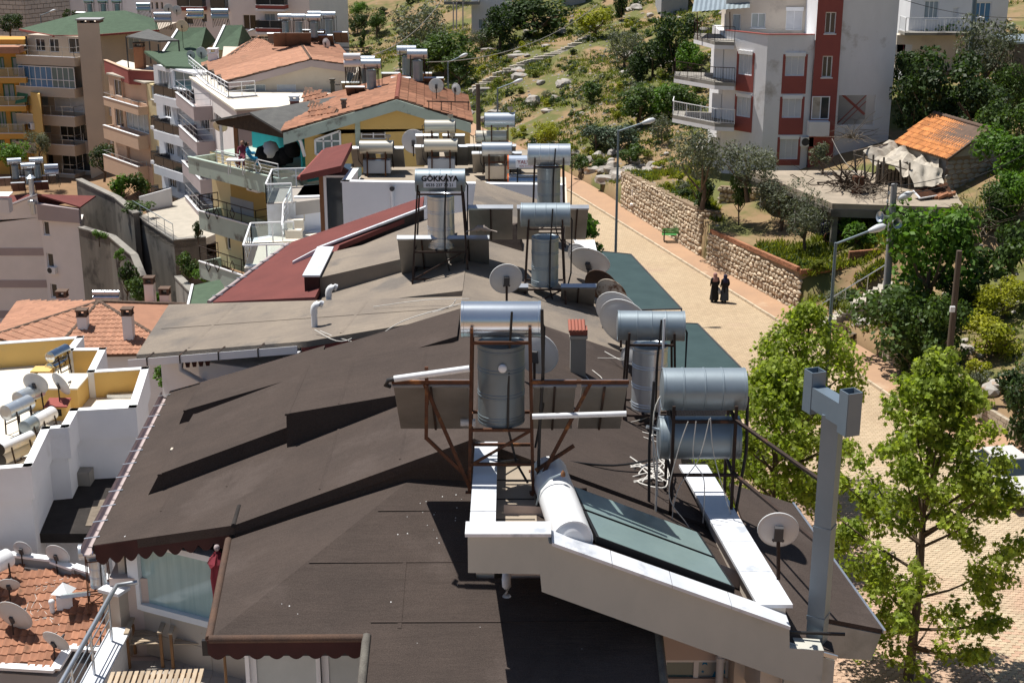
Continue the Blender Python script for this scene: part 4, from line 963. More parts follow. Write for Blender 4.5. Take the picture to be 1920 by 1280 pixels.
# ---- F: white flat-roofed house with cream tanks
FF = thing('flat_roof_house', 'white flat roofed house carrying the cream water tanks', 'house', (-1,40,0))
WF = Fac((-4.75,39.2), (1.45,38.65), 8.0, 14.0); WF.build(FF, 'plaster_white')
xyF = [(-4.75,39.2),(1.9,38.6),(2.1,52),(-4.6,53)]
m = MB(); m.prism([(-4.7,39.25),(1.42,38.7),(1.5,47),(-2.7,47),(-2.7,44),(-4.6,44)], -.45, 13.45); m.build('body', 'plaster_white', FF)
m = MB(); m.slab([(-4.55,39.4,13.5),(1.42,38.85,13.5),(1.5,47.1,13.5),(-2.75,47.1,13.5),(-2.75,44.1,13.5),(-4.6,44.1,13.5)], .04); m.build('roof_deck', 'slab_soil', FF)
def parapet(parent, pts, z0, z1, t=.18, mat='plaster_white', cap='paint_white', closed=False, capt=.04, over=.03):
    P_ = [V((x,y,0)) for x, y in pts]; seg = list(zip(P_[:-1], P_[1:]))+([(P_[-1],P_[0])] if closed else [])
    w = MB(); c = MB()
    for p, q in seg:
        d = (q-p).normalized(); n_ = V((d.y,-d.x,0)); e = d*t*.5
        w.hexa([p-e+n_*t/2+V((0,0,z0)), q+e+n_*t/2+V((0,0,z0)), q+e-n_*t/2+V((0,0,z0)), p-e-n_*t/2+V((0,0,z0))], [p-e+n_*t/2+V((0,0,z1)), q+e+n_*t/2+V((0,0,z1)), q+e-n_*t/2+V((0,0,z1)), p-e-n_*t/2+V((0,0,z1))])
        o_ = t/2+over; e2 = d*(t*.5+over)
        c.slab([p-e2+n_*o_+V((0,0,z1+capt)), q+e2+n_*o_+V((0,0,z1+capt)), q+e2-n_*o_+V((0,0,z1+capt)), p-e2-n_*o_+V((0,0,z1+capt))], capt)
    w.build('parapet', mat, parent); c.build('parapet_coping', cap, parent)
parapet(FF, [(-4.6,41.0),(-4.66,39.3),(1.35,38.8)], 13.4, 14.0)
m = MB(); p = WF.pt(1.42, 13.85, .05); m.tube([p, p-V((0,0,2.2))], .045, 10); dp = m.build('downpipe', 'paint_white', FF); m = MB(); m.cyl(p+V((0,-.06,.02)), p+V((0,.02,.02)), .07, 12); m.build('outlet', 'lnb', dp)
# glazed corner and red canopy of F
m = MB(); m.prism([(-5.4,40.2),(-4.72,40.2),(-4.72,42),(-5.4,42)], 8, 14.0); gg = m.build('glazed_corner', 'glass_dark', FF)
m = MB(); 
for z in (10.6,12.3,13.95): m.box(-5.42,-4.72,40.16,40.2,z,z+.06)
m.build('mullion', 'paint_white', gg); m = MB(); m.box(-5.52,-5.40,40.1,40.25,8,14.0); m.build('corner_post', 'wood_brown', FF); m = MB(); m.box(-5.40,-5.32,40.12,40.2,8,14.0); m.build('corner_post', 'paint_white', FF)
m = MB(); m.slab([(-6.0,39.8,14.1),(-4.8,39.5,14.42),(-4.8,42.5,14.55),(-5.75,43.5,14.2)], .18); m.build('canopy', 'bitumen_red', FF)
m = MB(); m.tube([(-6.06,39.8,14.0),(-5.82,43.5,14.1)], .05, 8); m.build('gutter', 'plaster_red', FF)
# ---- street side: green shade-net canopies over the ground floor
def canopy(pts, label):
    c = V((sum(p[0] for p in pts)/4, sum(p[1] for p in pts)/4, 0)); t = thing('shade_canopy', label, 'canopy', (c.x, c.y, 0))
    m = MB(); n = 8; vs = []
    for i in range(n+1):
        for j in range(n+1):
            u, v = i/n, j/n; p = (V(pts[0])*(1-u)+V(pts[1])*u)*(1-v)+(V(pts[3])*(1-u)+V(pts[2])*u)*v
            vs.append(p+V((0,0,-.12*sin(pi*u)*sin(pi*v)+.02*sin(9*u)*sin(pi*v))))
    m.add(vs, [[i*(n+1)+j, (i+1)*(n+1)+j, (i+1)*(n+1)+j+1, i*(n+1)+j+1] for i in range(n) for j in range(n)], True); m.build('net', 'shade_net', t)
    for p, q in zip(pts, pts[1:]+pts[:1]): m = MB(); m.tube([p, q], .04, 8); m.build('edge_pole', 'lnb', t)
    for p in pts: m = MB(); m.tube([p, (p[0],p[1],0)], .035, 8); m.build('post', 'pole_steel', t)
canopy([tuple(atz(1183,477,3.6)), tuple(atz(1278,579,3.5)), (2.6,61,3.7), (2.2,72.5,3.8)], 'dark green shade net canopy beside the street lamp, the farther one')
canopy([tuple(atz(1308,607,3.6)), tuple(atz(1402,702,3.5)), (4.0,50.0,3.7), (3.2,59.5,3.8)], 'dark green shade net canopy at the street edge, the nearer one')
# buildings below those canopies (hidden bodies of the row towards the street)
RB = thing('row_house', 'lower white street front of the row under the satellite dishes', 'house', (2,60,0))
m = MB(); m.prism([(-3.5,53.5),(2.4,52.5),(1.6,74),(-4.5,72)], -.45, 7.5); m.build('wall', 'plaster_white', RB)
m = MB(); m.slab([(-3.7,53.3,7.6),(2.6,52.3,7.6),(1.8,74.2,7.6),(-4.7,72.2,7.6)], .1); m.build('roof', 'concrete_light', RB)
m = MB(); m.prism([(2.95,19.5),(2.6,24.5),(1.6,37),(2.0,52),(1.45,52),(1.0,37),(1.9,24.5),(2.3,19.5)], -.45, 11.6); m.build('street_wall', 'plaster_cream', RB)
# corrugated white sheets along the street eave of the dish roof
sh = thing('corrugated_sheet', 'white corrugated roofing sheets along the street eave below the dishes', 'roofing sheet', (2.9,30,13))
m = MB(); A_ = [V((2.28,24.4,13.62)), V((1.45,34,13.66))]; n = 60
vs = []; 
for i in range(n+1):
    t = i/n; p = A_[0]+(A_[1]-A_[0])*t; dz = .02*(1 if i % 2 else -1); vs += [p+V((0,0,dz+.05)), p+V((.36,0,dz-.1))]
m.add(vs, [[2*i,2*i+1,2*i+3,2*i+2] for i in range(n)]); m.build('sheet', 'paint_white', sh)
m = MB(); m.slab([A_[0]+V((.0,0,.03)), A_[1]+V((.0,0,.03)), A_[1]+V((.36,0,-.12)), A_[0]+V((.36,0,-.12))], .02); m.build('batten', 'wood_grey', sh)
# ================================================================ SOLAR WATER HEATERS OF THE ROW
T1 = V((-.135,16.75,14.70))
pn = dict(ribs=1)
t1 = tower(T1, 'nearest solar water heater tower with shiny horizontal tank over a grey upright tank', L=1.0, R=.235, tz=2.28, vr=.305, vh=1.06, vz=.90, fw=.37, fd=.30, spread=.05, tmat='galv_clean', vmat='galv_slate', ribs=(),
   panels=[(-1.38,-.42,-.30,1.54,.66,.58), (.42,.96,-.30,1.54,.66,.58), (1.04,1.62,-.30,1.54,.66,.58)], group='solar water heaters', lw=.04, scale=.955)
def bars(parent, lst, mat='rust', w=.045, name='brace'):
    for p, q in lst: m = MB(); m.bar(p, q, w, w*.8, up=(0,1,0)); m.build(name, mat, parent, world=False)
bars(t1, [((-1.40,-.36,1.55),(-.40,-.36,1.55)), ((.40,-.36,1.55),(1.64,-.36,1.55)), ((-.95,-.38,1.76),(-.95,-.38,1.25)), ((-.98,-.36,1.52),(-.40,-.36,.05)), ((-.95,-.40,1.52),(-.97,-.40,.78)), ((-.97,-.40,.80),(-.44,-.34,.22)), ((1.15,-.36,1.54),(.40,-.38,-.02)), ((.95,-.3,.65),(.45,-.35,.32))])
for pts, r, mt in (([(-1.36,-.44,1.62),(-.40,-.44,1.76)], .042, 'pipe_white'), ([(.40,-.55,1.15),(1.6,-.55,1.19)], .036, 'pipe_white'), ([(-.55,.3,.74),(-.35,.3,.74)], .05, 'pipe_white'), ([(-1.36,-.44,1.62),(-1.44,-.44,1.60),(-1.47,-.42,1.53),(-1.42,-.38,1.50)], .03, 'pipe_black'), ([(.52,-.3,2.5),(.54,-.32,1.7),(.5,-.32,.9),(.48,-.32,.0)], .022, 'pipe_black')):
    m = MB(); m.tube(pts, r, 10); m.build('pipe', mt, t1, world=False)
m = MB(); m.lathe((.02,-.31,1.72), (0,-1,0), [(.055,0),(.055,.03),(.02,.04),(0,.04)], 14); m.build('tank_outlet', 'pipe_white', t1, world=False)
# T2 : right, behind
P = atd(1215,785,22.3)
t2 = tower((P.x, P.y, 13.78), 'solar heater tower with horizontal tank over a ribbed upright tank left of the double tank', rz=radians(-2), L=1.0, R=.23, tz=1.74, vr=.27, vh=1.0, vz=.42, fw=.34, fd=.3, spread=.07, tmat='galv_dull', vmat='galv', fmat='rust_dark', group='solar water heaters')
m = MB(); m.tube([(.18,-.30,1.95),(.17,-.33,1.2),(.15,-.36,.5),(.12,-.38,-.1)], .018, 8); m.build('pipe', 'pipe_white', t2, world=False)
# T3 : double horizontal tanks on a tall frame, tied to the duct
P3 = V((2.55,17.85,13.45)); t3 = thing('water_tank_stand', 'rusty stand with two horizontal galvanised tanks, one above the other, by the metal duct', 'water tank', (0,0,0))
m = MB(); tank_mb(m, (-.54,0,2.12), (.54,0,2.12), .285, ribs=(.24,.5,.72)); m.build('storage_tank', 'galv_dull', t3)
m = MB(); tank_mb(m, (-.56,.02,1.42), (.50,.02,1.42), .29, ribs=(.10,.88)); m.build('storage_tank', 'galv_dull', t3)
for sx in (-.42,.40):
    for sy in (-.33,.33): m = MB(); m.bar((sx,sy,-.15),(sx,sy,2.0),.04,.04,up=(0,1,0)); m.build('leg', 'rust_dark', t3)
for z in (1.78,1.02,.2):
    for p, q in (((-.42,-.33,z),(.40,-.33,z)),((-.42,.33,z),(.40,.33,z)),((-.42,-.33,z),(-.42,.33,z)),((.40,-.33,z),(.40,.33,z))): m = MB(); m.bar(p, q, .038, .038); m.build('crossbar', 'rust_dark', t3)
bars(t3, [((.40,-.33,1.80),(1.02,-2.75,1.98)), ((.40,-.33,1.05),(1.02,-2.75,1.20))], 'rust_dark', .045, 'stay')
for pts, r, mt in (([(-.75,-.1,1.62),(-.56,-.05,1.55)], .025, 'alu'), ([(-.68,-.2,2.3),(-.72,-.25,1.4),(-.70,-.3,.3)], .02, 'pipe_black'), ([(.58,-.1,2.05),(.6,-.12,1.3),(.45,-.3,.3)], .022, 'pipe_black'), ([(-.7,-.36,1.6),(-.62,-.36,1.2),(-.62,-.38,.4),(-.6,-.36,-.1)], .014, 'cable_white')):
    m = MB(); m.tube(pts, r, 8); m.build('pipe', mt, t3, world=False)
t3.location = P3
# loose white cables hanging round the stand
def cable(pts, label, r=.008, mat='cable_white', name='cable', sub=6):
    P_ = [V(p) for p in pts]; out = []
    for i in range(len(P_)-1):
        p0 = P_[max(0,i-1)]; p1 = P_[i]; p2 = P_[i+1]; p3 = P_[min(len(P_)-1,i+2)]
        for k in range(sub):
            t = k/sub; out.append(.5*((2*p1)+(p2-p0)*t+(2*p0-5*p1+4*p2-p3)*t*t+(3*p1-p0-3*p2+p3)*t**3))
    out.append(P_[-1]); m = MB(); m.tube(out, r, 5); o = m.build(name, mat); tag(o, label, 'cable', 'loose rooftop cables'); return o
def cpx(pts, Y, label, r=.007, mat='cable_white'): cable([aty(x, y, Y+(k if len(q) > 2 else 0)) for q in pts for x, y, k in [(q[0], q[1], q[2] if len(q) > 2 else 0)]], label, r, mat)
cpx([(1330,785),(1310,860),(1270,920),(1262,1000),(1300,1060)], 17.4, 'thin white cable hanging in a loop from the double tank stand, left loop')
cpx([(1332,783),(1338,850),(1360,930),(1385,1010),(1410,1075)], 17.35, 'thin white cable hanging from the double tank stand over the right parapet')
cpx([(1290,790),(1270,850),(1255,930),(1290,985),(1330,1050)], 17.3, 'thin white cable drooping from the left leg of the double tank stand')
cpx([(1305,790),(1300,860),(1320,900),(1318,980)], 17.38, 'thin white cable across the lower tank of the double tank stand')
cpx([(1275,700),(1230,760),(1225,850),(1232,940),(1200,960),(1170,930)], 17.9, 'white hose drooping between the two right hand heaters', .011)
# T4 : white lying tank and glass collectors in the trough
t4 = thing('solar_water_heater', 'low solar heater with long white lying tank and two green glass collectors', 'water heater', (.5,15.9,14.6), 'solar water heaters')
m = MB(); tank_mb(m, (.70,14.93,14.78), (.47,16.75,14.82), .235, ribs=(.33,.66), dome=.06, rib=.003); m.build('storage_tank', 'tank_white', t4)
def zP(x): return 14.80-.40*(x-.9)
for (ya, yb) in ((15.03,15.76),(15.80,16.5)):
    sk = lambda y: -.16*(y-15.03)
    q = [(.98+sk(ya),ya,zP(.98)),(2.62+sk(ya),ya,zP(2.62)),(2.62+sk(yb),yb,zP(2.62)),(.98+sk(yb),yb,zP(.98))]
    m = MB(); m.slab(q, .09); o = m.build('solar_panel', 'black_metal', t4)
    e = .03; c = sum((V(p) for p in q), V())/4; m = MB(); m.poly([V(p)+(c-V(p))*.045+V((0,0,.004)) for p in q]); m.build('collector_glass', 'glass_collector', o)
for y in (15.1,16.6):
    m = MB(); m.bar((.3,y,14.62),(.95,y,14.66),.04,.04); m.build('frame_bar', 'rust', t4)
    for x in (1.1,2.4): m = MB(); m.bar((x-.16*(y-15),y,zT(x)-.05),(x-.16*(y-15),y,zP(x)-.09),.035,.035); m.build('leg', 'rust', t4)
m = MB(); m.tube([(.30,15.95,14.75),(.34,15.95,14.95),(.46,15.95,15.1),(.6,15.95,15.16)], .012, 6); m.build('pipe', 'galv_dull', t4); m = MB(); m.lathe((.62,15.95,15.13), (0,0,1), [(.03,0),(.03,.04),(.012,.07),(0,.08)], 10); m.build('relief_valve', 'wood_brown', t4)
# GÖKKAYA tower
P = atd(829,553,29.6)
t5 = tower((P.x-.0, P.y, P.z), 'solar heater tower with lettered tank and phone number above a ribbed upright tank', L=.98, R=.23, tz=2.42, vr=.275, vh=1.05, vz=1.05, fw=.44, fd=.35, spread=.16, tmat='galv_dull', vmat='galv', fmat='rust_dark',
   panels=[(-.88,.10,-.2,1.30,.85,.16,dict(ribs=1)), (.15,.98,-.2,1.30,.85,.16,dict(ribs=1))], group='solar water heaters')
m = MB(); m.slab([(-.33,-.236,2.565),(.33,-.236,2.565),(.33,-.236,2.315),(-.33,-.236,2.315)], V((0,.008,0))); sg = m.build('name_plate', 'sign_white', t5, world=False)
L5 = rootloc(t5); t5.location = (0,0,0)
text_mesh('GÖKKAYA', .155, 'ink_black', sg, (0,-.238,2.495), (1,0,0), (0,0,1), bold=.006); text_mesh('0535 237 70 21', .088, 'ink_black', sg, (0,-.238,2.365), (1,0,0), (0,0,1), bold=.0012)
t5.location = L5
# heater right of it
P = atd(1021,596,28.9)
t6 = tower((P.x, P.y, P.z), 'solar heater tower with ribbed blue grey tank, in front of the flat roof tanks', L=.95, R=.235, tz=2.14, vr=.27, vh=.96, vz=.72, fw=.33, fd=.3, spread=.1, tmat='galv_dull', vmat='galv_dull', fmat='rust_dark',
   panels=[(-1.55,-.65,.9,2.12,1.75,1.27), (-.55,-.1,.9,2.12,1.75,1.27), (.45,.9,.9,2.12,1.75,1.27), (-1.0,-.35,-.42,.82,.35,.05), (.32,1.0,-.42,.82,.35,.05)], group='solar water heaters')
P = atd(1028,462,33.8)
t7 = tower((P.x, P.y, P.z), 'solar heater tower with smooth tank on a narrow upright tank, farthest by the street', L=.96, R=.25, tz=2.20, vr=.27, vh=1.0, vz=.9, fw=.33, fd=.3, spread=.06, tmat='galv', vmat='galv_dull', fmat='rust_dark', group='solar water heaters')
# low heaters on the flat roof F
def lowheater(loc, label, tmat='tank_cream', L=.95, R=.20, tz=1.05, vmat=None, panels=True, rz=0, legs='rust', funnel=True, tall=0):
    t = thing('solar_water_heater', label, 'water heater', (0,0,0), 'solar water heaters')
    m = MB(); tank_mb(m, (-L/2,0,tz), (L/2,0,tz), R, ribs=()); m.build('storage_tank', tmat, t)
    for sx in (-1,1):
        for sy in (-1,1): m = MB(); m.bar((sx*L*.28,sy*.28,0),(sx*L*.28,sy*R*.7,tz-R*.4),.04,.04,up=(0,1,0)); m.build('leg', legs, t)
    m = MB(); m.bar((-L*.28,-.2,tz*.62),(L*.28,-.2,tz*.62),.035,.035); m.build('crossbar', legs, t)
    if vmat: m = MB(); m.box(-L*.42,L*.42,-.12,.30,.06,.45); m.build('cold_tank', vmat, t)
    if panels:
        for x0, x1 in ((-L*.5-.32,-L*.08),(L*.08,L*.5+.30)): panel_part(t, x0, x1, .25, .80, .85, .12)
    for sx in (-1,1): m = MB(); m.cyl((sx*(L/2+.012),0,tz), (sx*(L/2+.03),0,tz), R*1.02, 20); m.build('tank_end', 'lnb', t)
    if funnel: m = MB(); m.lathe((L*.36,0,tz+R-.01), (0,0,1), [(.02,0),(.02,.06),(.09,.12),(.09,.18)], 14); m.build('header_funnel', 'concrete_light', t)
    m = MB(); m.tube([(-L/2-.02,0,tz+.05),(-L/2-.1,-.02,tz+.02),(-L/2-.06,-.03,tz-.4),(-L*.3,-.1,.1)], .014, 6); m.build('hose', 'pipe_black', t)
    t.location = loc; t.rotation_euler.z = rz; return t
def lh(px, py, z, label, **k):
    P = atz(px, py, z); return lowheater((P.x, P.y, 13.52), label, tz=z-13.52, **k)
lh(706, 276, 14.36, 'cream horizontal tank at the left corner of the white flat roof', L=.98, R=.20, vmat='tank_blue')
lh(827, 273, 14.36, 'cream horizontal tank directly above the lettered heater', L=.98, R=.20, vmat='tank_blue')
lh(825, 237, 14.62, 'cream rust streaked tank in the second row of the flat roof', L=.93, R=.20)
lh(932, 280, 14.45, 'galvanised horizontal tank with a pale trough under it on the flat roof', tmat='galv', L=.85, R=.21, vmat='tank_cream', funnel=False)
lh(921, 256, 14.62, 'pale horizontal tank behind the galvanised one on the flat roof', tmat='tank_cream', L=.9, R=.18, funnel=False)
lh(937, 225, 15.15, 'highest galvanised tank at the back of the flat roof', tmat='galv', L=.88, R=.22, panels=False)
P = atd(990,366,41.5); t8 = lowheater((P.x,P.y,13.52), 'blue solar heater with orange tank ends and red lettering', tmat='tank_blue', L=1.1, R=.20, tz=.75, panels=False, funnel=False, legs='black_metal')
m = MB(); tank_mb(m, (-.55,-.05,.2), (.55,-.05,.2), .19, ribs=()); m.build('storage_tank', 'steel_shiny', t8, world=False)
for z in (.75,.2): m = MB(); m.cyl((-.60,0,z), (-.56,0,z), .21, 18); m.cyl((.56,0,z), (.60,0,z), .21, 18); m.build('orange_end', 'orange_plastic', t8, world=False)
m = MB(); m.slab([(-.36,-.205,.86),(.3,-.205,.86),(.3,-.205,.63),(-.36,-.205,.63)], V((0,.01,0))); sg = m.build('name_plate', 'sign_white', t8, world=False)
L8 = rootloc(t8); t8.location = (0,0,0); text_mesh('YALVAÇ', .15, 'ink_red', sg, (-.03,-.207,.79), (1,0,0), (0,0,1)); text_mesh('0532 512 35 53', .07, 'ink_red', sg, (-.03,-.207,.675), (1,0,0), (0,0,1)); t8.location = L8
# ---------------------------------------------------------------- dishes of the row
def dpx(px, py, D_, label, **k):
    P = atd(px, py, D_); mast = k.pop('mast', .6); r = k.get('r', .4); return dish((P.x-k.get('lean',0), P.y, P.z-mast-r*.25), label, mast=mast, **k)
dpx(950,527,26.5, 'round grey dish just above the nearest shiny tank', r=.30, el=12, az=-8, mast=.5)
dpx(1002,668,21.5, 'grey dish half hidden behind the nearest upright tank', r=.34, el=10, az=20, mast=.6)
dpx(1081,480,32.0, 'small grey dish beside the street side tree', r=.26, el=14, az=32, mast=.6)
dpx(1103,498,30.5, 'big white dish tilted to the sky by the green canopy', r=.44, el=38, az=22, mast=.55, mat='dish')
dpx(1123,540,29.0, 'dark heavily rusted dish among the roof dishes', r=.36, el=20, az=30, mast=.45, mat='dish_rust2')
dpx(1142,556,28.3, 'pale dish with rust patches in front of the dark rusted one', r=.34, el=20, az=34, mast=.45, mat='dish_rust')
dpx(1152,590,27.2, 'large grey dish in the middle of the street side cluster', r=.43, el=18, az=27, mast=.45)
dpx(1165,612,26.2, 'largest grey dish left of the right hand heater tower', r=.50, el=18, az=30, mast=.5)
dpx(1460,1000,16.2, 'white dish on a rusty mast on the right marble parapet', r=.225, el=10, az=6, mast=.52, lean=-.03)
dpx(1185,690,24.2, 'white dish behind the right hand heater tower, near the roof edge', r=.36, el=14, az=50, mast=.4)
dpx(775,268,47.5, 'grey dish leaning on the flat roof behind the cream tanks', r=.42, el=10, az=10, mast=.35)
# brick chimney with tiled cap
P = atd(1083,705,23.3); ch = thing('brick_chimney', 'slim grey plastered chimney with red tiled cap in the roof middle', 'chimney', P)
m = MB(); w = .125; m.box(P.x-w,P.x+w,P.y-w,P.y+w,P.z-.6,P.z+.72); m.build('shaft', 'concrete', ch)
m = MB(); m.box(P.x-w-.02,P.x+w+.02,P.y-w-.02,P.y+w+.02,P.z+.68,P.z+.73); m.build('collar', 'concrete_light', ch)
for i in range(5): m = MB(); x = P.x-w-.03+.055*i+.02; m.tube([(x,P.y-w-.05,P.z+.82),(x,P.y+w+.05,P.z+.90)], .03, 8); m.build('cap_tile', 'brickred', ch)
m = MB(); m.box(P.x-w-.02,P.x+w+.02,P.y-w,P.y+w,P.z+.74,P.z+.83); m.build('cap', 'brickred', ch)
# metal flue duct
DU = thing('metal_duct', 'tall square galvanised duct with two open topped arms above the street edge', 'duct', (3.55,15.0,13.3))
cx, cy = 3.62, 15.0; w = .102
def duct(mb, p, q, w, d=None):
    p = V(p); q = V(q); dz = (q-p).normalized(); ax = V((.87,-.5,0)) ; ay = V((.5,.87,0)); d = d or w
    mb.hexa([p-ax*w-ay*d, p+ax*w-ay*d, p+ax*w+ay*d, p-ax*w+ay*d], [q-ax*w-ay*d, q+ax*w-ay*d, q+ax*w+ay*d, q-ax*w+ay*d])
zb_ = [11.0,12.6,13.75,14.9,16.3]
for i, (a, b) in enumerate(zip(zb_[:-1], zb_[1:])): m = MB(); duct(m, (cx,cy,a+.004), (cx,cy,b), w-.002*(i % 2)); m.build('duct_section', 'galv_duct', DU)
for z in zb_[1:-1]: m = MB(); duct(m, (cx,cy,z-.02), (cx,cy,z+.03), w+.006); m.build('joint_flange', 'galv_duct', DU)
ax = V((.34,-.94,0)); ay = V((.94,.34,0)); c = V((cx-.03,cy,16.40)); m = MB(); m.obox(c, ax*.33, ay*.085, V((0,0,.13))); m.build('cross_arm', 'galv_duct', DU)
for s_ in (-1,1):
    c2 = c+ax*s_*.37; ww = .086; m = MB(); t_ = .006; z0, z1 = c2.z-.20, c2.z+.30
    for a_, b_ in ((ax,ay),(ay,ax),(-ax,ay),(-ay,ax)): m.obox(V((c2.x,c2.y,(z0+z1)/2))+a_*ww, a_*t_, b_*ww, V((0,0,(z1-z0)/2)))
    m.obox(V((c2.x,c2.y,z1-.3)), ax*ww*.98, ay*ww*.98, V((0,0,.004))); m.build('outlet_box', 'galv_duct', DU)
m = MB(); m.bar((3.2,14.85,13.62),(3.9,14.8,13.62),.03,.03); m.build('clamp', 'black_metal', DU)
# cables over the tan roof and down the deck
cable([atz(975-120,562,14.5), atz(830,580,14.35), atz(700,615,14.0), atz(640,640,13.9), atz(590,618,13.95)], 'white cables running from the tan roof vent to the nearest tank, upper strand', .009)
cable([atz(880,565,14.6), atz(760,600,14.3), atz(690,640,13.9), atz(640,635,13.9), atz(600,620,13.95)], 'white cable sagging below the tan roof edge', .009)
cable([aty(400,712,25.0), aty(470,715,24.8), aty(600,665,24.3), aty(700,630,24.1), aty(860,580,23.9)], 'thin white cable along the back edge of the brown roof', .009)
cable([atz(700,575,14.1), atz(800,562,14.4), atz(880,560,14.6)], 'thin pale cable lying across the upper tan roof', .008)
cable([atz(1000,900,14.3), atz(1060,930,14.1), atz(1150,925,14.0), atz(1190,880,14.1)], 'thick black hose lying in the roof trough', .022, 'pipe_black')
cable([atz(900,870,14.9), atz(1010,860,14.6), atz(1150,872,14.3), atz(1250,855,14.1)], 'black hose crossing the roof behind the white lying tank', .016, 'pipe_black')
for i in range(9):
    x = 1100+rng.uniform(-20,100); y = 640+rng.uniform(0,170); pts = [atz(x+rng.uniform(-60,60), y+rng.uniform(-35,35), 14.35-.0035*(x-1083)) for _ in range(4)]
    tag(cable(pts, 'tangled thin white aerial cable strewn on the dish roof', .007), group='tangled aerial cables')
for i in range(8):
    x = 1190; y = 880; pts = [atz(x+rng.uniform(-30,70), y+rng.uniform(-25,35), 14.12) for _ in range(4)]
    tag(cable(pts, 'loose cable end in the heap beside the double tank stand', .011), group='cable heap by the double tank')
# doves on a collector
for px, lb, rz in ((894,'grey dove on the collector edge, facing right', 0), (910,'grey dove on the collector edge, facing left', pi)):
    P = aty(px, 436, t5.location.y-.3); t = thing('dove', lb, 'bird', (0,0,0)); 
    m = MB(); m.lathe((-.13,0,.03), (1,0,.35), [(0,0),(.018,.02),(.03,.08),(.052,.14),(.058,.19),(.045,.235),(.026,.265),(.026,.285),(.024,.31),(0,.325)], 12); m.build('body', 'bird', t)
    m = MB(); m.slab([(-.1,-.02,.06),(-.24,-.035,.02),(-.24,.035,.02),(-.1,.02,.06)], .01); m.build('tail', 'bird', t)
    m = MB(); m.lathe((.165,0,.145), (1,0,-.1), [(.008,0),(0,.028)], 6); m.build('beak', 'lnb', t)
    for sy in (-1,1): m = MB(); m.tube([(.0,sy*.02,.05),(.0,sy*.02,-.0)], .005, 5); m.build('leg', 'wood_brown', t)
    t.location = P; t.rotation_euler.z = rz
# ================================================================ LEFT: NEIGHBOURS BELOW
def xyz(px, py, z): p = atz(px, py, z); return (p.x, p.y)
def xyd(px, py, D_): p = atd(px, py, D_); return (p.x, p.y)
# ---- interlocking roof tiles
def tile_mesh(mat, w=.24, l=.36, n=6, h=.05):
    m = MB(); vs = []
    for k, (y, dz) in enumerate(((0,.03),(l*1.08,0))):
        for i in range(n+1): t = i/n; vs.append((w*(t-.5)*1.04, y, h*max(0, sin(t*2*pi*1.0))*.9 + h*.35*sin(pi*t)+dz))
    for i in range(n+1): t = i/n; vs.append((w*(t-.5)*1.04, 0, -.005))
    m.add(vs, [[i, i+1, n+2+i, n+1+i] for i in range(n)], True); m.add([vs[i] for i in range(n+1)]+vs[2*n+2:], [[i, n+1+i, n+2+i, i+1] for i in range(n)]); return mesh_only(m, mat)
def tiled(parent, O, U, Vv, poly, mat, w=.24, l=.36, limit=300, base='tile_cap', n=6):
    """tiles on the plane through O with eave direction U and up-slope direction Vv, clipped to poly (world points)"""
    O = V(O); U = V(U).normalized(); Vv = V(Vv); Vv = (Vv-U*Vv.dot(U)).normalized(); Nn = U.cross(Vv)
    if Nn.z < 0: U = -U; Nn = -Nn
    q = [((V(p)-O).dot(U), (V(p)-O).dot(Vv)) for p in poly]
    def inside(a, b):
        c = False
        for (x0,y0),(x1,y1) in zip(q, q[1:]+q[:1]):
            if (y0 > b) != (y1 > b) and a < (x1-x0)*(b-y0)/(y1-y0)+x0: c = not c
        return c
    me = tile_mesh(mat, w, l, n); xf = []
    u0 = min(p[0] for p in q); u1 = max(p[0] for p in q); v0 = min(p[1] for p in q); v1 = max(p[1] for p in q)
    for j in range(int((v1-v0)/l)+1):
        for i in range(int((u1-u0)/w)+1):
            a = u0+(i+.5)*w; b = v0+j*l
            if inside(a, b+l/2): xf.append((0, basis(O+U*a+Vv*b+Nn*(.02+rng.uniform(-.004,.004)), U, Vv, Nn)))
    m = MB(); m.slab([V(p) for p in poly], -Nn*.12 if Nn.z > 0 else Nn*.12); o = m.build('roof', base, parent)
    pieces('roof_tile', [me], xf, o, limit)
    return o
def ridge_tiles(parent, a, b, mat='tile_cap', r=.11, l=.4):
    a = V(a); b = V(b); n = max(1, int((b-a).length/l)); d = (b-a)/n; m0 = MB(); m0.tube([(0,0,0),(1,0,0)], [r*1.08, r*.92], 8); me = mesh_only(m0, mat); dn = d.normalized(); s_ = dn.cross(V((0,0,1))).normalized()
    pieces('ridge_tile', [me], [(0, basis(a+d*i, d*1.05, s_, s_.cross(dn))) for i in range(n)], parent)
# ---- L1 white flat-roofed block with yellow-lined parapets
L1 = thing('flat_roof_house', 'white flat roofed house with yellow lined parapets and a crowded terrace, left edge', 'house', (-17,45,-8))
ZT = 6.0; pxp = [(-60,882),(52,873),(86,803),(122,800),(139,769),(249,763),(272,691),(171,697),(192,655),(132,656),(150,633),(-60,648)]
pp = [xyz(x, y, ZT) for x, y in pxp]
def parapet2(parent, pts, z0, z1, t=.22, outm='plaster_white', inm='plaster_yellow', zin=None, closed=False):
    parapet(parent, pts, z0, z1, t, outm, 'paint_white', closed, capt=.03, over=.02)
    P_ = [V((x,y,0)) for x, y in pts]; m = MB()
    for p, q in list(zip(P_[:-1], P_[1:])):
        d = (q-p).normalized(); n_ = V((d.y,-d.x,0)); i = -n_*(t/2+.004); e = d*t*.45
        m.slab([p+e+i+V((0,0,zin)), q-e+i+V((0,0,zin)), q-e+i+V((0,0,z1-.01)), p+e+i+V((0,0,z1-.01))], -n_*.012)
    m.build('inner_face', inm, parent)
parapet2(L1, pp, 5.0, ZT, zin=5.1)
body = [V((x,y)) for x, y in pp]
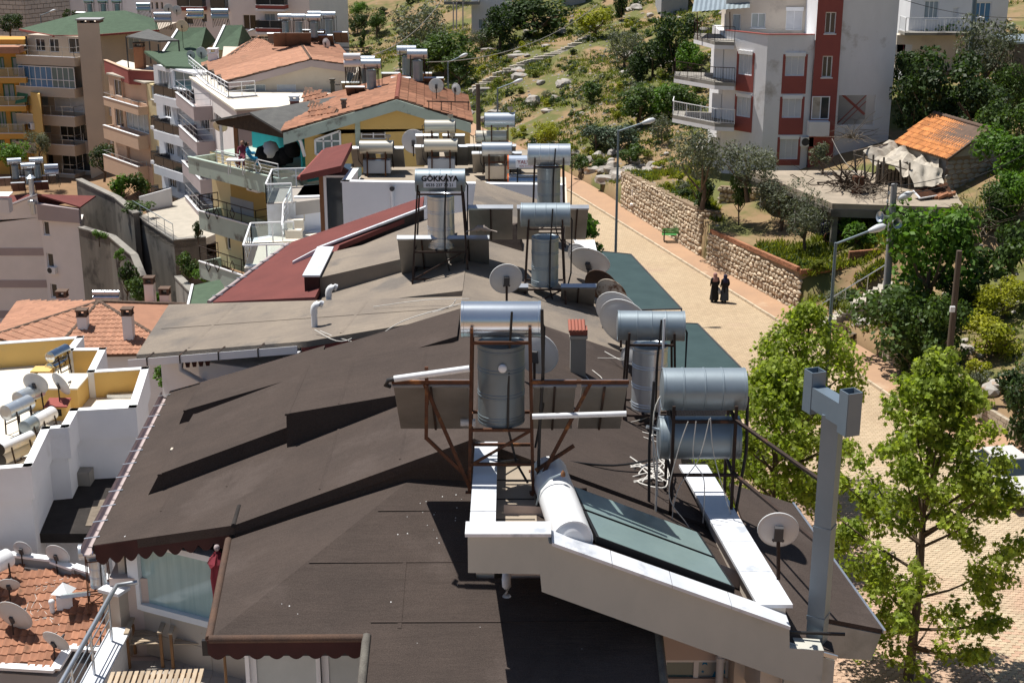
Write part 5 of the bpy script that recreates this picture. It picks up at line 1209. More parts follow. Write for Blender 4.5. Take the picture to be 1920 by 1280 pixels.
m = MB(); m.prism([(p.x, p.y) for p in body], -9.5, 5.02); m.build('wall', 'plaster_white', L1)
m = MB(); cen = sum(body, V((0,0)))/len(body); m.prism([(p.x, p.y) for p in body], 5.024, 5.10); m.build('roof_terrace', 'terrace_tile', L1)
# tile joints are real slabs near the camera side
def boxat(parent, name, px, py, z, w, d, h, mat, rz=0): 
    p = atz(px, py, z); m = MB(); c, s_ = cos(rz), sin(rz); m.obox((p.x,p.y,z+h/2), (c*w/2,s_*w/2,0), (-s_*d/2,c*d/2,0), (0,0,h/2)); return m.build(name, mat, parent)
bk = boxat(L1, 'stair_housing', 112,755,5.1,1.75,1.5,.75,'plaster_yellow'); p = atz(112,755,5.1); m = MB(); m.box(p.x-.9,p.x+.9,p.y-.78,p.y+.78,5.85,5.9); m.build('housing_top', 'terrace_tile', L1)
c1 = thing('roof_chimney', 'low yellow chimney block with dark slot and flat cap on the white terrace', 'chimney', atz(83,722,5.1)); boxat(c1, 'shaft', 83,722,5.1,.68,.6,.62,'plaster_yellow'); boxat(c1, 'cap', 83,722,5.72,.78,.7,.07,'concrete_light'); P = atz(83,722,5.1); m = MB(); m.box(P.x-.2,P.x+.2,P.y-.31,P.y-.302,5.55,5.66); m.build('slot', 'lnb', c1)
P = atz(108,788,5.1); hut = thing('dog_house', 'small open fronted box hutch with reddish roof by the terrace parapet', 'hutch', P); m = MB(); m.box(P.x-.32,P.x+.32,P.y,P.y+.5,5.1,5.6); m.build('box', 'plaster_yellow', hut); m = MB(); m.slab([(P.x-.38,P.y-.08,5.62),(P.x+.38,P.y-.08,5.62),(P.x+.36,P.y+.5,5.72),(P.x-.36,P.y+.5,5.72)], .04); m.build('roof', 'plaster_red', hut); m = MB(); m.box(P.x-.16,P.x+.16,P.y-.012,P.y-.004,5.26,5.5); m.build('opening', 'ink_black', hut)
boxat(L1, 'roof_hatch', 232,742,5.1,1.0,.55,.14,'alu')
dpx(64,723,46.5, 'cream dish next to the low terrace block, left of the pair', r=.42, el=20, az=10, mast=.45)
dpx(109,723,46.8, 'cream dish next to the low terrace block, right of the pair', r=.42, el=20, az=40, mast=.45)
def tankpair(px, py, z, label, rz, L=.95, R=.22, two=True, mat='galv', endm='tank_white', tz=1.0):
    P = atz(px, py, z); t = thing('solar_water_heater', label, 'water heater', (0,0,0), 'solar water heaters')
    m = MB(); tank_mb(m, (-L/2,0,tz), (L/2,0,tz), R, ribs=(.5,)); m.build('storage_tank', mat, t)
    if two: m = MB(); tank_mb(m, (-L/2,.05,tz-R*2.1), (L/2,.05,tz-R*2.1), R, ribs=(.5,)); m.build('cold_tank', mat, t)
    for sx in (-1,1):
        for sy in (-1,1): m = MB(); m.bar((sx*L*.3,sy*.3,-.02),(sx*L*.3,sy*R,tz),.035,.035,up=(0,1,0)); m.build('leg', 'rust_dark', t)
    m = MB(); m.bar((-L*.3,-.28,tz*.4),(L*.3,-.28,tz*.4),.03,.03); m.bar((-L*.3,.28,tz*.4),(L*.3,.28,tz*.4),.03,.03); m.build('crossbar', 'rust_dark', t)
    t.location = (P.x, P.y, z); t.rotation_euler.z = rz; return t
tankpair(114,712,5.1, 'shiny double tank heater by the far parapet of the white terrace', radians(72), R=.20, tz=1.0, mat='steel_shiny')
tankpair(60,790,5.1, 'galvanised tank on a tall frame in front of the low terrace block', radians(66), L=1.0, R=.25, two=False, tz=.95)
tankpair(38,810,5.1, 'galvanised tank over a printed upright tank at the left terrace corner', radians(66), L=1.05, R=.25, two=False, tz=.85)
tankpair(64,815,5.1, 'blue grey tank standing low between the terrace heaters', radians(75), L=.9, R=.22, two=False, tz=.42, mat='galv_dull')
tankpair(84,805,5.1, 'white ended tank nearest the terrace stair block', radians(70), L=.9, R=.22, two=False, tz=.42, mat='tank_white')
t = tankpair(36,872,5.1, 'white twin tube heater with black ends at the front terrace corner', radians(62), L=1.2, R=.17, tz=.75, mat='tank_white')
for z in (.75,.40): m = MB(); m.cyl((-.64,.02,z),(-.605,.02,z),.178,18); m.build('black_end', 'black_metal', t, world=False)
panel_part(t, -.6, .6, .35, .55, 1.6, .08, mat='panel_back')
# ---- L2 dark felt roof and the white walls beneath
L2 = thing('low_roof', 'low dark felt roof with a pale patch below the white house', 'roof', (-17,43,1)); z2 = 3.6
m = MB(); m.slab([V(atz(x,y,z2)) for x, y in ((55,1000),(122,893),(152,885),(250,885),(205,1000))], .3); m.build('deck', 'bitumen_black', L2)
m = MB(); m.slab([V(atz(x,y,z2+.02)) for x, y in ((160,985),(176,938),(222,932),(200,985))], .015); m.build('patch', 'wood_grey', L2)
m = MB(); m.prism([xyz(x,y,3.3) for x, y in ((55,1000),(122,893),(250,885),(205,1000))], -9.5, 3.32); m.build('body', 'plaster_white', L2)
boxat(L2, 'box', 150,905,z2,.8,.5,.45,'concrete')
L3 = thing('white_house', 'white walled house with roller shutter and rooftop rail under the brown eave', 'house', (-15,38,-8))
Wl = Fac(xyz(-60,1005,3.2), xyz(300,978,3.2), -9, 3.2); Wl.shutter(L3, px=(222,1032,262,1110), box=True); Wl.build(L3, 'plaster_white')
q0 = xyz(-60,1005,3.2); q1 = xyz(300,978,3.2); m = MB(); m.slab([(q0[0],q0[1]-.1,3.25),(q1[0],q1[1]-.1,3.25),(q1[0],q1[1]+.15,3.25),(q0[0],q0[1]+.15,3.25)], .05); m.build('parapet_coping', 'paint_white', L3)
m = MB(); m.tube([(q0[0],q0[1],3.42),(q1[0],q1[1],3.42)], .03, 8); m.build('handrail', 'alu', L3)
# ---- L4 tile roof at the bottom left
L4 = thing('tiled_house', 'house with sunlit orange tiled roof full of small dishes, bottom left corner', 'house', (-14,35,-8))
zl = lambda p: p
e0 = V(atz(-40,1246,2.4)); e1 = V(atz(128,1262,2.4)); r0 = V(atz(-40,1046,3.45)); r1 = V(atz(300,1128,3.45)); e2 = V(atz(150,1212,2.62)); e3 = V(atz(300,1225,2.62))
nrm = (e1-e0).cross(r0-e0).normalized()
def onL4(px, py): return atp(px, py, e0, nrm)
poly = [onL4(-40,1246), onL4(104,1254), onL4(130,1214), onL4(300,1228), onL4(300,1125), onL4(146,1082), onL4(-40,1050)]
U = V((.97,.10,0)); vv = nrm.cross(U); vv = vv if vv.y > 0 else -vv
tiled(L4, e0, U-nrm*U.dot(nrm), vv, poly, 'tile_orange', w=.20, l=.33, n=5)
m = MB(); m.prism([(p.x, p.y) for p in poly], -9.5, 2.2); m.build('wall', 'plaster_grey', L4)
def coping(parent, a, b, w=.22, h=.06, mat='paint_white', up=.0):
    a = V(a); b = V(b); m = MB(); m.bar(a+V((0,0,up)), b+V((0,0,up)), w, h); m.build('coping', mat, parent)
for a, b in (((-40,1046),(100,1063)),((100,1066),(140,1080)),((140,1076),(300,1130))):
    p = onL4(*a); q = onL4(*b); coping(L4, p, q, .25, .07, up=.26); m = MB(); m.slab([p+V((0,0,.24)), q+V((0,0,.24)), q-V((0,0,.1)), p-V((0,0,.1))], V((0,.1,0))); m.build('kerb_wall', 'leaf_cactus' if False else 'plaster_grey', L4)
for a, b in (((-40,1250),(104,1258)),((104,1258),(130,1216)),((130,1216),(210,1222))): coping(L4, onL4(*a), onL4(*b), .26, .08, up=.06)
def on4(px, py, lift=0): p = onL4(px, py); return (p.x, p.y, p.z+lift)
for px, py, r, az, el, lb in ((43,1062,.27,10,14,'small cream dish at the left of the tiled roof ridge'),(108,1075,.36,14,18,'cream dish above the tiled roof ridge'),(20,1130,.28,-4,34,'small tilted dish in the middle of the left tiles'),(26,1195,.52,18,20,'largest white dish on the bottom left tiled roof'),(104,1240,.38,22,26,'cream dish at the lower corner of the tiled roof')):
    dish(on4(px, py), lb, r=r, az=az, el=el, mast=.42, mat='dish')
t = tower(on4(190,1140), 'old heater with faded blue lettering over an upright tank on the tiled roof', rz=radians(14), L=.86, R=.21, tz=1.75, vr=.22, vh=.8, vz=.70, fw=.27, fd=.26, spread=.04, tmat='galv', vmat='galv', fmat='rust', panels=[(-1.0,-.25,-.2,.62,.3,.42), (.25,1.0,-.2,.62,.3,.42)], group='solar water heaters', lw=.028)
L_ = V(t.location); rz_ = t.rotation_euler.z; t.location = (0,0,0); t.rotation_euler.z = 0; text_mesh('BAYKAN', .17, 'ink_blue', t, (0,-.216,1.78), (1,0,0), (0,0,1)); t.location = L_; t.rotation_euler.z = rz_
tp = on4(8,1105); t = tankpair(0,1060,3.0, 'rusty white tank cut by the left photo edge on the tiled roof', radians(60), L=1.1, R=.27, two=False, tz=.75, mat='tank_white'); t.location = (tp[0]-.25, tp[1], tp[2])
p = V(on4(122,1135)); c = thing('roof_vent', 'white box vent with pyramid cap on the tiled roof', 'vent', p); m = MB(); m.obox(p+V((0,0,.18)), (.2,.06,0), (-.06,.2,0), (0,0,.2)); m.build('box', 'plaster_white', c); m = MB(); a_ = [p+V((x,y,.44)) for x, y in ((-.3,-.2),(.2,-.3),(.3,.2),(-.2,.3))]; m.add(a_+[p+V((0,0,.72))], [[0,1,4],[1,2,4],[2,3,4],[3,0,4],[3,2,1,0]]); m.build('cap', 'paint_white', c); m = MB(); [m.bar(p+V((x,y,.36)), p+V((x,y,.45)), .03) for x, y in ((-.15,-.12),(.12,-.15),(.15,.12),(-.12,.15))]; m.build('cap_post', 'lnb', c)
p = V(on4(99,1150)); c = thing('plastic_vent', 'short white plastic vent pipe on the tiled roof', 'vent pipe', p); m = MB(); m.tube([p, p+V((0,0,.38))], .065, 12); m.build('riser', 'pipe_white', c); m = MB(); m.lathe(p+V((0,0,.30)), (0,0,1), [(.0,.14),(.06,.13),(.085,.09),(.085,.02),(.06,0)][::-1], 12); m.build('cap', 'pipe_white', c)
for i in range(4): tag(cable([on4(x+rng.uniform(-25,25), y+rng.uniform(-15,15), .05) for x, y in ((120,1095),(85,1110),(60,1150),(95,1165),(80,1200))][:4+i % 2], 'thin white cable lying on the bottom left roof tiles', .008), group='cables on the tiled roof')
# ladder leaning by the terrace
P0 = V(on4(178,1230)); ld = thing('ladder', 'dark metal ladder leaning below the tiled roof edge', 'ladder', P0-V((0,0,3)));
for sx in (-.18,.18): m = MB(); m.bar(P0+V((sx,-.6,-2.5)), P0+V((sx,.1,.7)), .04, .03); m.build('stile', 'lnb', ld)
for i in range(8): t_ = i/8; m = MB(); q = P0+V((0,-.6,-2.5))*(1-t_)+V((0,.1,.7))*t_; m.bar(q-V((.18,0,0)), q+V((.18,0,0)), .025); m.build('rung', 'lnb', ld)
# ---- L5 orange hip roof
L5 = thing('tiled_house', 'orange hip roofed house with tall white chimneys beside the tan felt roof', 'house', (-22,72,-9))
ap = V(atz(186,566,.45)); cl = V(atz(-14,630,-.75)); cf = V(atz(92,668,-1.0)); cr = V(atz(345,662,-1.0)); cb = V((cr.x+1.2, cr.y+8.5, -1.0)); clb = V((cl.x-1, cl.y+7, -.9))
for tri in ([cl, cf, ap], [cf, cr, ap], [cr, cb, ap], [cb, clb, ap], [clb, cl, ap]):
    n_ = (tri[1]-tri[0]).cross(tri[2]-tri[0]).normalized(); n_ = n_ if n_.z > 0 else -n_; U_ = (tri[1]-tri[0]).normalized(); vv = n_.cross(U_)
    if tri[1] is cb or tri[0] in (cb,) : 
        m = MB(); m.slab(tri, .1); m.build('roof', 'tile_salmon', L5)
    else: tiled(L5, tri[0], U_, vv, tri, 'tile_salmon', w=.26, l=.40, limit=200, n=4)
for e in (cl, cf, cr, cb): ridge_tiles(L5, e, ap, 'tile_cap', .12)
m = MB(); m.prism([(p.x,p.y) for p in (cl+V((.5,.3,0)), cf+V((.2,.5,0)), cr+V((-.5,.5,0)), cb+V((-.5,-.5,0)), clb+V((.5,-.3,0)))], -10.5, -1.15); m.build('wall', 'plaster_white', L5)
for px, yb, yt, w, lb in ((157,614,580,.5,'white chimney with brown cap on the left half of the orange hip roof'),(243,634,578,.5,'tall white chimney with brown cap on the right half of the orange hip roof')):
    P = atp(px, yb, cf, (cr-cf).cross(ap-cf)); h = pxm(P, yb-yt)/.95; chimney(P, lb, w=w, h=h-.3, mat='plaster_white')
for px, yb, yt, lb in ((120,584,545,'pale pink chimney behind the hip roof, left one'),(284,580,520,'tall pale pink chimney behind the hip roof, middle one'),(312,585,540,'short pale pink chimney behind the hip roof, right one')):
    P = atd(px, yb, 80); chimney(P, lb, w=.52, h=pxm(P, yb-yt)/.95-.3, mat='plaster_pinkwhite')
def tubeheater(loc, label, L=1.6, R=.13, rz=0, h=1.0, mat='steel_shiny', tubes=10):
    t = thing('solar_water_heater', label, 'water heater', (0,0,0), 'solar water heaters')
    m = MB(); tank_mb(m, (-L/2,0,h), (L/2,0,h), R, ribs=()); m.build('storage_tank', mat, t); m = MB(); tank_mb(m, (-L/2,0,h-R*2.2), (L/2,0,h-R*2.2), R, ribs=()); m.build('cold_tank', mat, t)
    m = MB(); 
    for i in range(tubes): x = -L/2+L*(i+.5)/tubes; m.tube([(x,.1,h-R*2.4),(x,.9,.05)], .028, 5)
    m.build('collector_tubes', 'glass_dark', t)
    for sx in (-1,1): m = MB(); m.bar((sx*L*.45,0,0),(sx*L*.45,0,h),.04); m.bar((sx*L*.45,.9,0),(sx*L*.45,.05,h-.1),.03); m.build('leg', 'rust_dark', t)
    t.location = loc; t.rotation_euler.z = rz; return t
P = atd(201,572,82); tubeheater(P, 'shiny twin tube heater behind the hip roof chimneys', L=1.5, R=.14, h=.75, mat='steel_shiny')
# ---- L6 pale block with red roof, far left
L6 = thing('apartment_building', 'pale grey rendered block with red felt roof and grey storey bands, left edge', 'building', (-34,100,-11))
Fa = Fac(xyd(-80,460,104), xyd(80,460,104), -11, -1.6)
for y0, y1 in ((461,475),(521,535),(578,592)):
    r0_ = Fa.sz(20,y0+4)[1]; r1_ = Fa.sz(20,y1+4)[1]; Fa.band(L6, 0, Fa.L, r1_, r0_, 'plaster_mauve', .03)
zt0 = Fa.sz(0,396)[1]; zt1 = Fa.sz(72,367)[1]
Fa.build(L6, 'plaster_pinkwhite', top=[(Fa.L,-1.2),(Fa.sz(70,368)[0],zt1),(0,zt0-1.2)])
Fb = Fac(xyd(80,460,104), xyd(158,500,103), -11, -1.3)
for x0,y0,x1,y1 in ((81,415,92,441),(88,475,100,501),(95,532,107,558)): Fb.window(L6, px=(x0,y0,x1,y1), cols=1, pane='glass_dark', fw=.07)
Fb.build(L6, 'plaster_pinkwhite'); fb0 = Fb.pt(0,-1.3); fb1 = Fb.pt(Fb.L,-1.3)
m = MB(); m.slab([fb0+V((0,-.4,.0)), fb1+V((.1,-.4,.1)), fb1+V((.1,-.4,1.1)), fb0+V((0,-.4,1.2))], V((0,.5,0))); m.build('eave_wall', 'plaster_mauve', L6)
q = [Fa.pt(0,zt0-1.2), Fa.pt(Fa.sz(70,368)[0],zt1), fb1+V((.2,-.3,1.15)), fb1+V((.4,3,1.25)), Fa.pt(0,zt0)+V((0,3.5,.2))]
m = MB(); m.slab([p+V((0,0,.12)) for p in q], .1); m.build('roof', 'bitumen_red', L6)
m = MB(); m.bar(q[0]+V((0,-.1,.1)), q[1]+V((0,-.1,.12)), .12, .12); m.build('verge_trim', 'paint_white', L6)
m = MB(); m.prism([xyd(-80,460,104.5), xyd(79,460,104.5), xyd(157,500,103.5), xyd(160,440,107), xyd(-80,440,108)], -11, -1.7); m.build('body', 'plaster_pinkwhite', L6)
P = Fb.pt(Fb.sz(96,500)[0]+.2, Fb.sz(96,505)[1]); ac_unit(L6, P, Fb.d, Fb.n)
P = atd(62,378,103.2); fl = thing('metal_flue', 'shiny metal flue with conical hat at the red roof gable', 'chimney', P); m = MB(); m.lathe(P-V((0,0,.9)), (0,0,1), [(.28,0),(.28,.7),(.42,.75),(.42,.95),(.2,1.1),(.2,2.3),(.16,2.3),(.16,2.55)], 14, flatprof=True); m.build('pipe', 'galv', fl); m = MB(); m.lathe(P+V((0,0,1.75)), (0,0,1), [(.36,0),(.05,.22),(0,.24)], 14); m.build('hat', 'galv', fl)
P = atd(6,385,101); c = thing('roof_chimney', 'pale chimney box with metal hat on the red roof, left edge', 'chimney', P); m = MB(); m.box(P.x-.9,P.x+.5,P.y-.3,P.y+.5,P.z-.5,P.z+.45); m.build('shaft', 'plaster_pinkwhite', c); m = MB(); m.slab([(P.x-1,P.y-.4,P.z+.75),(P.x+.6,P.y-.4,P.z+.75),(P.x+.6,P.y+.6,P.z+.85),(P.x-1,P.y+.6,P.z+.85)], .04); m.build('hat', 'paint_white', c)
HT = None
def farheaters(lst, group=None):
    """towers seen far off; one prototype, copied"""
    global HT
    for px, py, D_, sc, rz, lb, tm in lst:
        P = atd(px, py, D_)
        if HT is None: HT = tower((0,0,0), lb, L=1.0, R=.25, tz=2.1, vr=.26, vh=1.0, vz=.75, fw=.34, fd=.3, spread=.06, tmat='galv', vmat='galv_dull', fmat='rust_dark', panels=[(-1.35,-.35,-.35,.95,.45,.15,dict(mat='panel_back_brown')),(.35,1.35,-.35,.95,.45,.15,dict(mat='panel_back_brown'))], group='solar water heaters', hose=False); HT.location = P; HT.rotation_euler.z = rz; HT.scale = (sc,)*3
        else: copy_thing(HT, P, rz, lb, sc)
farheaters([(32,352,106,.95,.3,'heater tower at the left of the red roof cluster by the left edge',0),(58,362,104,.95,.25,'nearest heater tower in the red roof cluster by the left edge',0),(73,350,107,.95,.25,'heater tower at the back of the red roof cluster by the left edge',0)])
P = atd(100,352,106); tubeheater(P, 'twin tank heater with yellow ends on the red roof cluster', L=.95, R=.18, h=1.6, mat='tank_blue', rz=.2)
# ---- L7 concrete retaining walls and the gully
RW = thing('retaining_wall', 'tall dark stained concrete retaining wall between the left buildings', 'wall', (-26,98,-10))
def cwall(parent, pts, zb, t=.4, mat='concrete_dark'):
    for (a, za), (b, zb2) in zip(pts[:-1], pts[1:]):
        a = V(a); b = V(b); d = (b-a).normalized(); n_ = V((d.y,-d.x,0)); m = MB(); m.slab([V((a.x,a.y,za)), V((b.x,b.y,zb2)), V((b.x,b.y,zb)), V((a.x,a.y,zb))], -n_*t); m.build('wall_panel', mat, parent)
        m = MB(); m.bar(V((a.x,a.y,za+.05))-n_*t/2, V((b.x,b.y,zb2+.05))-n_*t/2, t+.1, .1); m.build('wall_top', 'concrete', parent)
def W3(px, py, z): p = atz(px, py, z); return (V((p.x,p.y,0)), z)
wp = [W3(143,338,.6), W3(215,372,.3), W3(250,402,.1)]; wq = [W3(250,402,-.3), W3(326,452,-.6), W3(386,446,-.6)]
cwall(RW, [(p, z) for p, z in wp], -12); cwall(RW, [(p, z) for p, z in wq], -12)
RW2 = thing('retaining_wall', 'lower concrete retaining wall with rust stains in front of the tall one', 'wall', (-28,95,-11))
def Wd(px, py, D_): p = atd(px, py, D_); return (V((p.x,p.y,0)), p.z)
cwall(RW2, [Wd(147,428,101), Wd(205,445,98), Wd(246,480,94.5), Wd(262,520,93)], -13)
RW3 = thing('retaining_wall', 'short concrete wall with white pipe at the foot of the mauve building', 'wall', (-20,88,-11))
cwall(RW3, [Wd(328,520,90), Wd(352,545,86), Wd(372,560,84)], -13, mat='concrete')
# terrace behind the wall with a wire fence
TB = thing('paved_yard', 'pale paved yard with wire fence on top of the retaining wall', 'yard', (-22,97,-.6)); m = MB(); pts = [wq[0][0], wq[1][0], wq[2][0], V((-16.5,104,0)), V((-24,108,0))]; m.slab([V((p.x,p.y,-.62)) for p in pts], .5); m.build('paving', 'concrete_light', TB)
railing(TB, [V((wq[0][0].x,wq[0][0].y,-.4)), V((wq[1][0].x,wq[1][0].y,-.55))], h=1.1, bars=3, posts=1.6, mat='pole_steel', r=.018, name='fence')
m = MB(); a_ = V(atz(262,390,-.3)); b_ = V(atz(322,378,-.3)); m.slab([V((a_.x,a_.y,-.6)), V((b_.x,b_.y,-.6)), V((b_.x,b_.y,.7)), V((a_.x,a_.y,.5))], V((0,.2,0))); m.build('yard_wall', 'plaster_old', TB)
# green ball-court roof piece at the foot
GR = thing('low_roof', 'small green felt roof with white seam beside the dark red roof', 'roof', (-12,52,3)); m = MB(); m.slab([V(atz(x,y,4)) for x, y in ((352,575),(362,535),(412,524),(425,545),(405,580))], .15); m.build('deck', 'bitumen_green', GR); m = MB(); m.bar(atz(352,574,4.06), atz(361,534,4.06), .1, .1); m.build('edge_trim', 'paint_white', GR); m = MB(); m.prism([xyz(x,y,3.8) for x, y in ((354,574),(363,536),(412,526),(425,545),(405,580))], -9, 3.82); m.build('wall', 'plaster_grey', GR)
# ================================================================ FAR LEFT AND MIDDLE: APARTMENT BLOCKS
def apt(label, a, b, ytop, ybot, mat, depth=9, cat='building', name='apartment_building', roof='concrete_light', da=None, build=True, side=True):
    """a=(px,D) left edge, b=(px,D) right edge of the face seen; returns thing and facade"""
    ym = (ytop+ybot)/2; A = xyd(a[0], ym, a[1]); B = xyd(b[0], ym, b[1]); f = Fac(A, B, 0, 1)
    f.z1 = f.sz((a[0]+b[0])/2, ytop)[1]; f.z0 = f.sz((a[0]+b[0])/2, ybot)[1]
    c = (f.A+f.B)/2; t = thing(name, label, cat, (c.x, c.y, f.z0))
    k = -f.n*depth; i = -f.n*.25; e = f.d*.02
    m = MB(); m.prism([((f.A+i+e).x, (f.A+i+e).y), ((f.B+i-e).x, (f.B+i-e).y), ((f.B+k-e).x, (f.B+k-e).y), ((f.A+k+e).x, (f.A+k+e).y)], f.z0, f.z1-.02); m.build('body', mat, t)
    m = MB()
    for p in (f.A, f.B): m.poly([V((p.x,p.y,f.z0)), V((p.x,p.y,f.z1)), V(((p+i).x,(p+i).y,f.z1)), V(((p+i).x,(p+i).y,f.z0))])
    m.build('wall_end', mat, t)
    if roof:
        m = MB(); o = .12; m.slab([f.A-f.d*o+f.n*o+V((0,0,f.z1+.1)), f.B+f.d*o+f.n*o+V((0,0,f.z1+.1)), f.B+f.d*o+k+V((0,0,f.z1+.1)), f.A-f.d*o+k+V((0,0,f.z1+.1))], .12); m.build('roof', roof, t)
    return t, f
def bal(t, f, px, out=1.3, mat='plaster_white', rail=0., railm='alu', glassm=None, bars=3, vertical=0, th=.14, floor=True, capm='paint_white', name='balcony'):
    a0, a1, z0, z1 = f.rect(*px)
    m = MB(); f.rbox(m, a0, a1, z0, z1, out-th, out); f.rbox(m, a0, a0+th, z0, z1, 0.01, out-th); f.rbox(m, a1-th, a1, z0, z1, .01, out-th)
    f.rbox(m, a0+th, a1-th, z0, z0+.16, .01, out-th); o = m.build(name, mat, t)
    if capm: m = MB(); f.rbox(m, a0-.03, a1+.03, z1, z1+.05, out-th-.03, out+.03); m.build('balcony_coping', capm, o)
    if rail: railing(o, [f.pt(a0+.05,z1+.03,.1), f.pt(a0+.05,z1+.03,out-.07), f.pt(a1-.05,z1+.03,out-.07), f.pt(a1-.05,z1+.03,.1)], h=rail, bars=bars, posts=1.4, mat=railm, r=.02, vertical=vertical, glassm=glassm, base=.05)
    return o
def wins(t, f, lst, **k):
    for w in lst:
        kk = dict(k); 
        if len(w) > 4: kk.update(w[4])
        f.window(t, px=w[:4], **kk)
# ---- yellow block, far left
t, f = apt('yellow apartment block with green framed windows at the left photo edge', (-60,136), (58,136), 95, 330, 'plaster_orange')
gp = dict(frame='paint_green', cols=2, pane='glass_curtain', fw=.12, sill=False)
wins(t, f, [(22,107,42,142),(-6,107,8,130),(6,157,28,190),(-2,207,12,240),(21,209,42,247),(38,160,56,192),(0,262,10,290),(20,260,46,296)], **gp)
f.build(t, 'plaster_orange')
for y in (143,196,247): bal(t, f, (-40,y,56,y+10), 1.1, 'plaster_orange', rail=.85, railm='alu', glassm='glass_rail', bars=1)
m = MB(); f.rbox(m, 0, f.L, f.z1-.1, f.z1+.5, 0, 1.6); m.build('eave', 'tile_salmon', t); m = MB(); f.rbox(m, 0, f.L, f.z1+.5, f.z1+1.0, -3, -.2); m.build('roof_band', 'plaster_orange', t)
f2 = Fac(xyd(58,230,136), xyd(80,230,133.5), f.z0, f.sz(60,170)[1]); f2.build(t, 'plaster_yellow'); m = MB(); m.prism([xyd(58.5,230,136.2), xyd(79.5,230,133.8), xyd(84,225,139), xyd(60,225,142)], f.z0, f2.z1-.02); m.build('body', 'plaster_yellow', t); ac_unit(t, f2.pt(f2.sz(62,236)[0], f2.sz(62,236)[1]), f2.d, f2.n, .9, .6)
m = MB(); p = f.pt(f.sz(48,185)[0], f.sz(48,165)[1]); m.slab([p+V((-.6,0,0)), p+V((.5,0,.3)), p+V((.5,-1.3,-1.1)), p+V((-.6,-1.3,-1.3))], .05); m.build('green_awning', 'paint_green', t)
# ---- beige tower with green roof
t, f = apt('tall beige apartment tower with green hip roof and broad chimney shaft', (62,137), (166,135), 68, 335, 'plaster_beige', depth=10, roof=None)
wins(t, f, [(66,73,84,96),(92,73,110,98),(128,72,155,100)], cols=2, pane='glass_dark', sill=False)
wins(t, f, [(70,175,90,200),(74,228,95,250)], cols=1, pane='glass_curtain', sill=False)
wins(t, f, [(112,232,164,264,dict(cols=4)),(116,286,168,320,dict(cols=4)),(78,285,100,318)], cols=2, pane='glass_dark', sill=False)
f.shutter(t, px=(102,178,160,210), box=False, cols=2)
f.build(t, 'plaster_beige')
for y0, y1, r in ((103,119,.9),(160,177,0),(212,230,.9),(265,284,.9),(318,334,.9)): bal(t, f, (52,y0,160,y1), 1.7, 'plaster_beige', rail=r, railm='alu')
a0, a1, z0, z1 = f.rect(55,121,158,160); m = MB(); 
for i in range(11): x = a0+(a1-a0)*i/10; f.rbox(m, x-.03, x+.03, z0, z1, 1.52, 1.58)
f.rbox(m, a0, a1, z1-.08, z1, 1.5, 1.6); f.rbox(m, a0, a1, z0+.7, z0+.76, 1.5, 1.62); o = m.build('balcony_glazing', 'paint_white', t)
for i in range(10):
    x = a0+(a1-a0)*i/10; m = MB(); m.poly([f.pt(x+.03,z0,1.55), f.pt(x+(a1-a0)/10-.03,z0,1.55), f.pt(x+(a1-a0)/10-.03,z1,1.55), f.pt(x+.03,z1,1.55)]); m.build('pane', 'glass_blue' if i < 6 else 'glass_teal', o)
fc = Fac(xyd(155,160,133), xyd(196,160,133), f.z0, f.sz(170,42)[1]); fc.build(t, 'plaster_beige', 'chimney_shaft'); m = MB(); m.prism([xyd(155.3,160,133.2), xyd(195.7,160,133.2), xyd(196,160,136), xyd(155,160,136)], fc.z0, fc.z1); m.build('chimney_body', 'plaster_beige', t)
m = MB(); fc.rbox(m, -.1, fc.L+.1, fc.z1+.25, fc.z1+.38, -1.6, .1); m.build('chimney_cap', 'plaster_grey', t); m = MB(); [fc.rbox(m, x, x+.3, fc.z1, fc.z1+.25, -1.5, 0) for x in (0, fc.L/2-.15, fc.L-.3)]; m.build('cap_post', 'tile_cap', t)
zr = f.sz(110,67)[1]; q = [xyd(38,68,140), xyd(100,70,134), xyd(165,66,134), xyd(298,60,139), xyd(292,38,150), xyd(130,40,150)]
rr = xyd(160,38,143); rr2 = xyd(235,36,145); e = [V((x,y,zr)) for x, y in q]; r1_ = V((rr[0],rr[1],zr+1.3)); r2_ = V((rr2[0],rr2[1],zr+1.3))
m = MB(); m.add(e+[r1_, r2_], [[0,1,6],[1,2,6],[2,3,7,6],[3,4,7],[4,5,6,7],[5,0,6]]); m.build('roof', 'bitumen_green', t)
m = MB(); 
for p, q_ in zip(e[:4], e[1:4]): m.bar(p-V((0,0,.08)), q_-V((0,0,.08)), .12, .18)
m.build('eave_board', 'plaster_red', t)
for px in (52,): m = MB(); p = aty(px, 100, e[1].y+.3); m.bar(V((p.x,p.y,zr-.1)), V((p.x,p.y,zr-2.6)), .14); m.build('porch_post', 'lnb', t)
fp = Fac(xyd(186,85,139), xyd(300,80,141), f.sz(200,118)[1], zr-.1); wins(t, fp, [(187,66,212,96),(213,65,238,94),(240,64,262,92),(263,63,280,78)], cols=2, pane='glass_curtain', sill=False); fp.build(t, 'plaster_beige'); m = MB(); m.prism([(fp.A.x,fp.A.y+.3),(fp.B.x,fp.B.y+.3),(fp.B.x,fp.B.y+8),(fp.A.x,fp.A.y+8)], fp.z0-8, zr-.15); m.build('body', 'plaster_beige', t)
fs = Fac(xyd(196,200,133.5), xyd(228,200,136), f.z0, fp.z0); fs.build(t, 'plaster_beige')
for y in (155,210,262): ac_unit(t, fs.pt(fs.sz(210,y)[0], fs.sz(210,y)[1]), fs.d, fs.n, .8, .65)
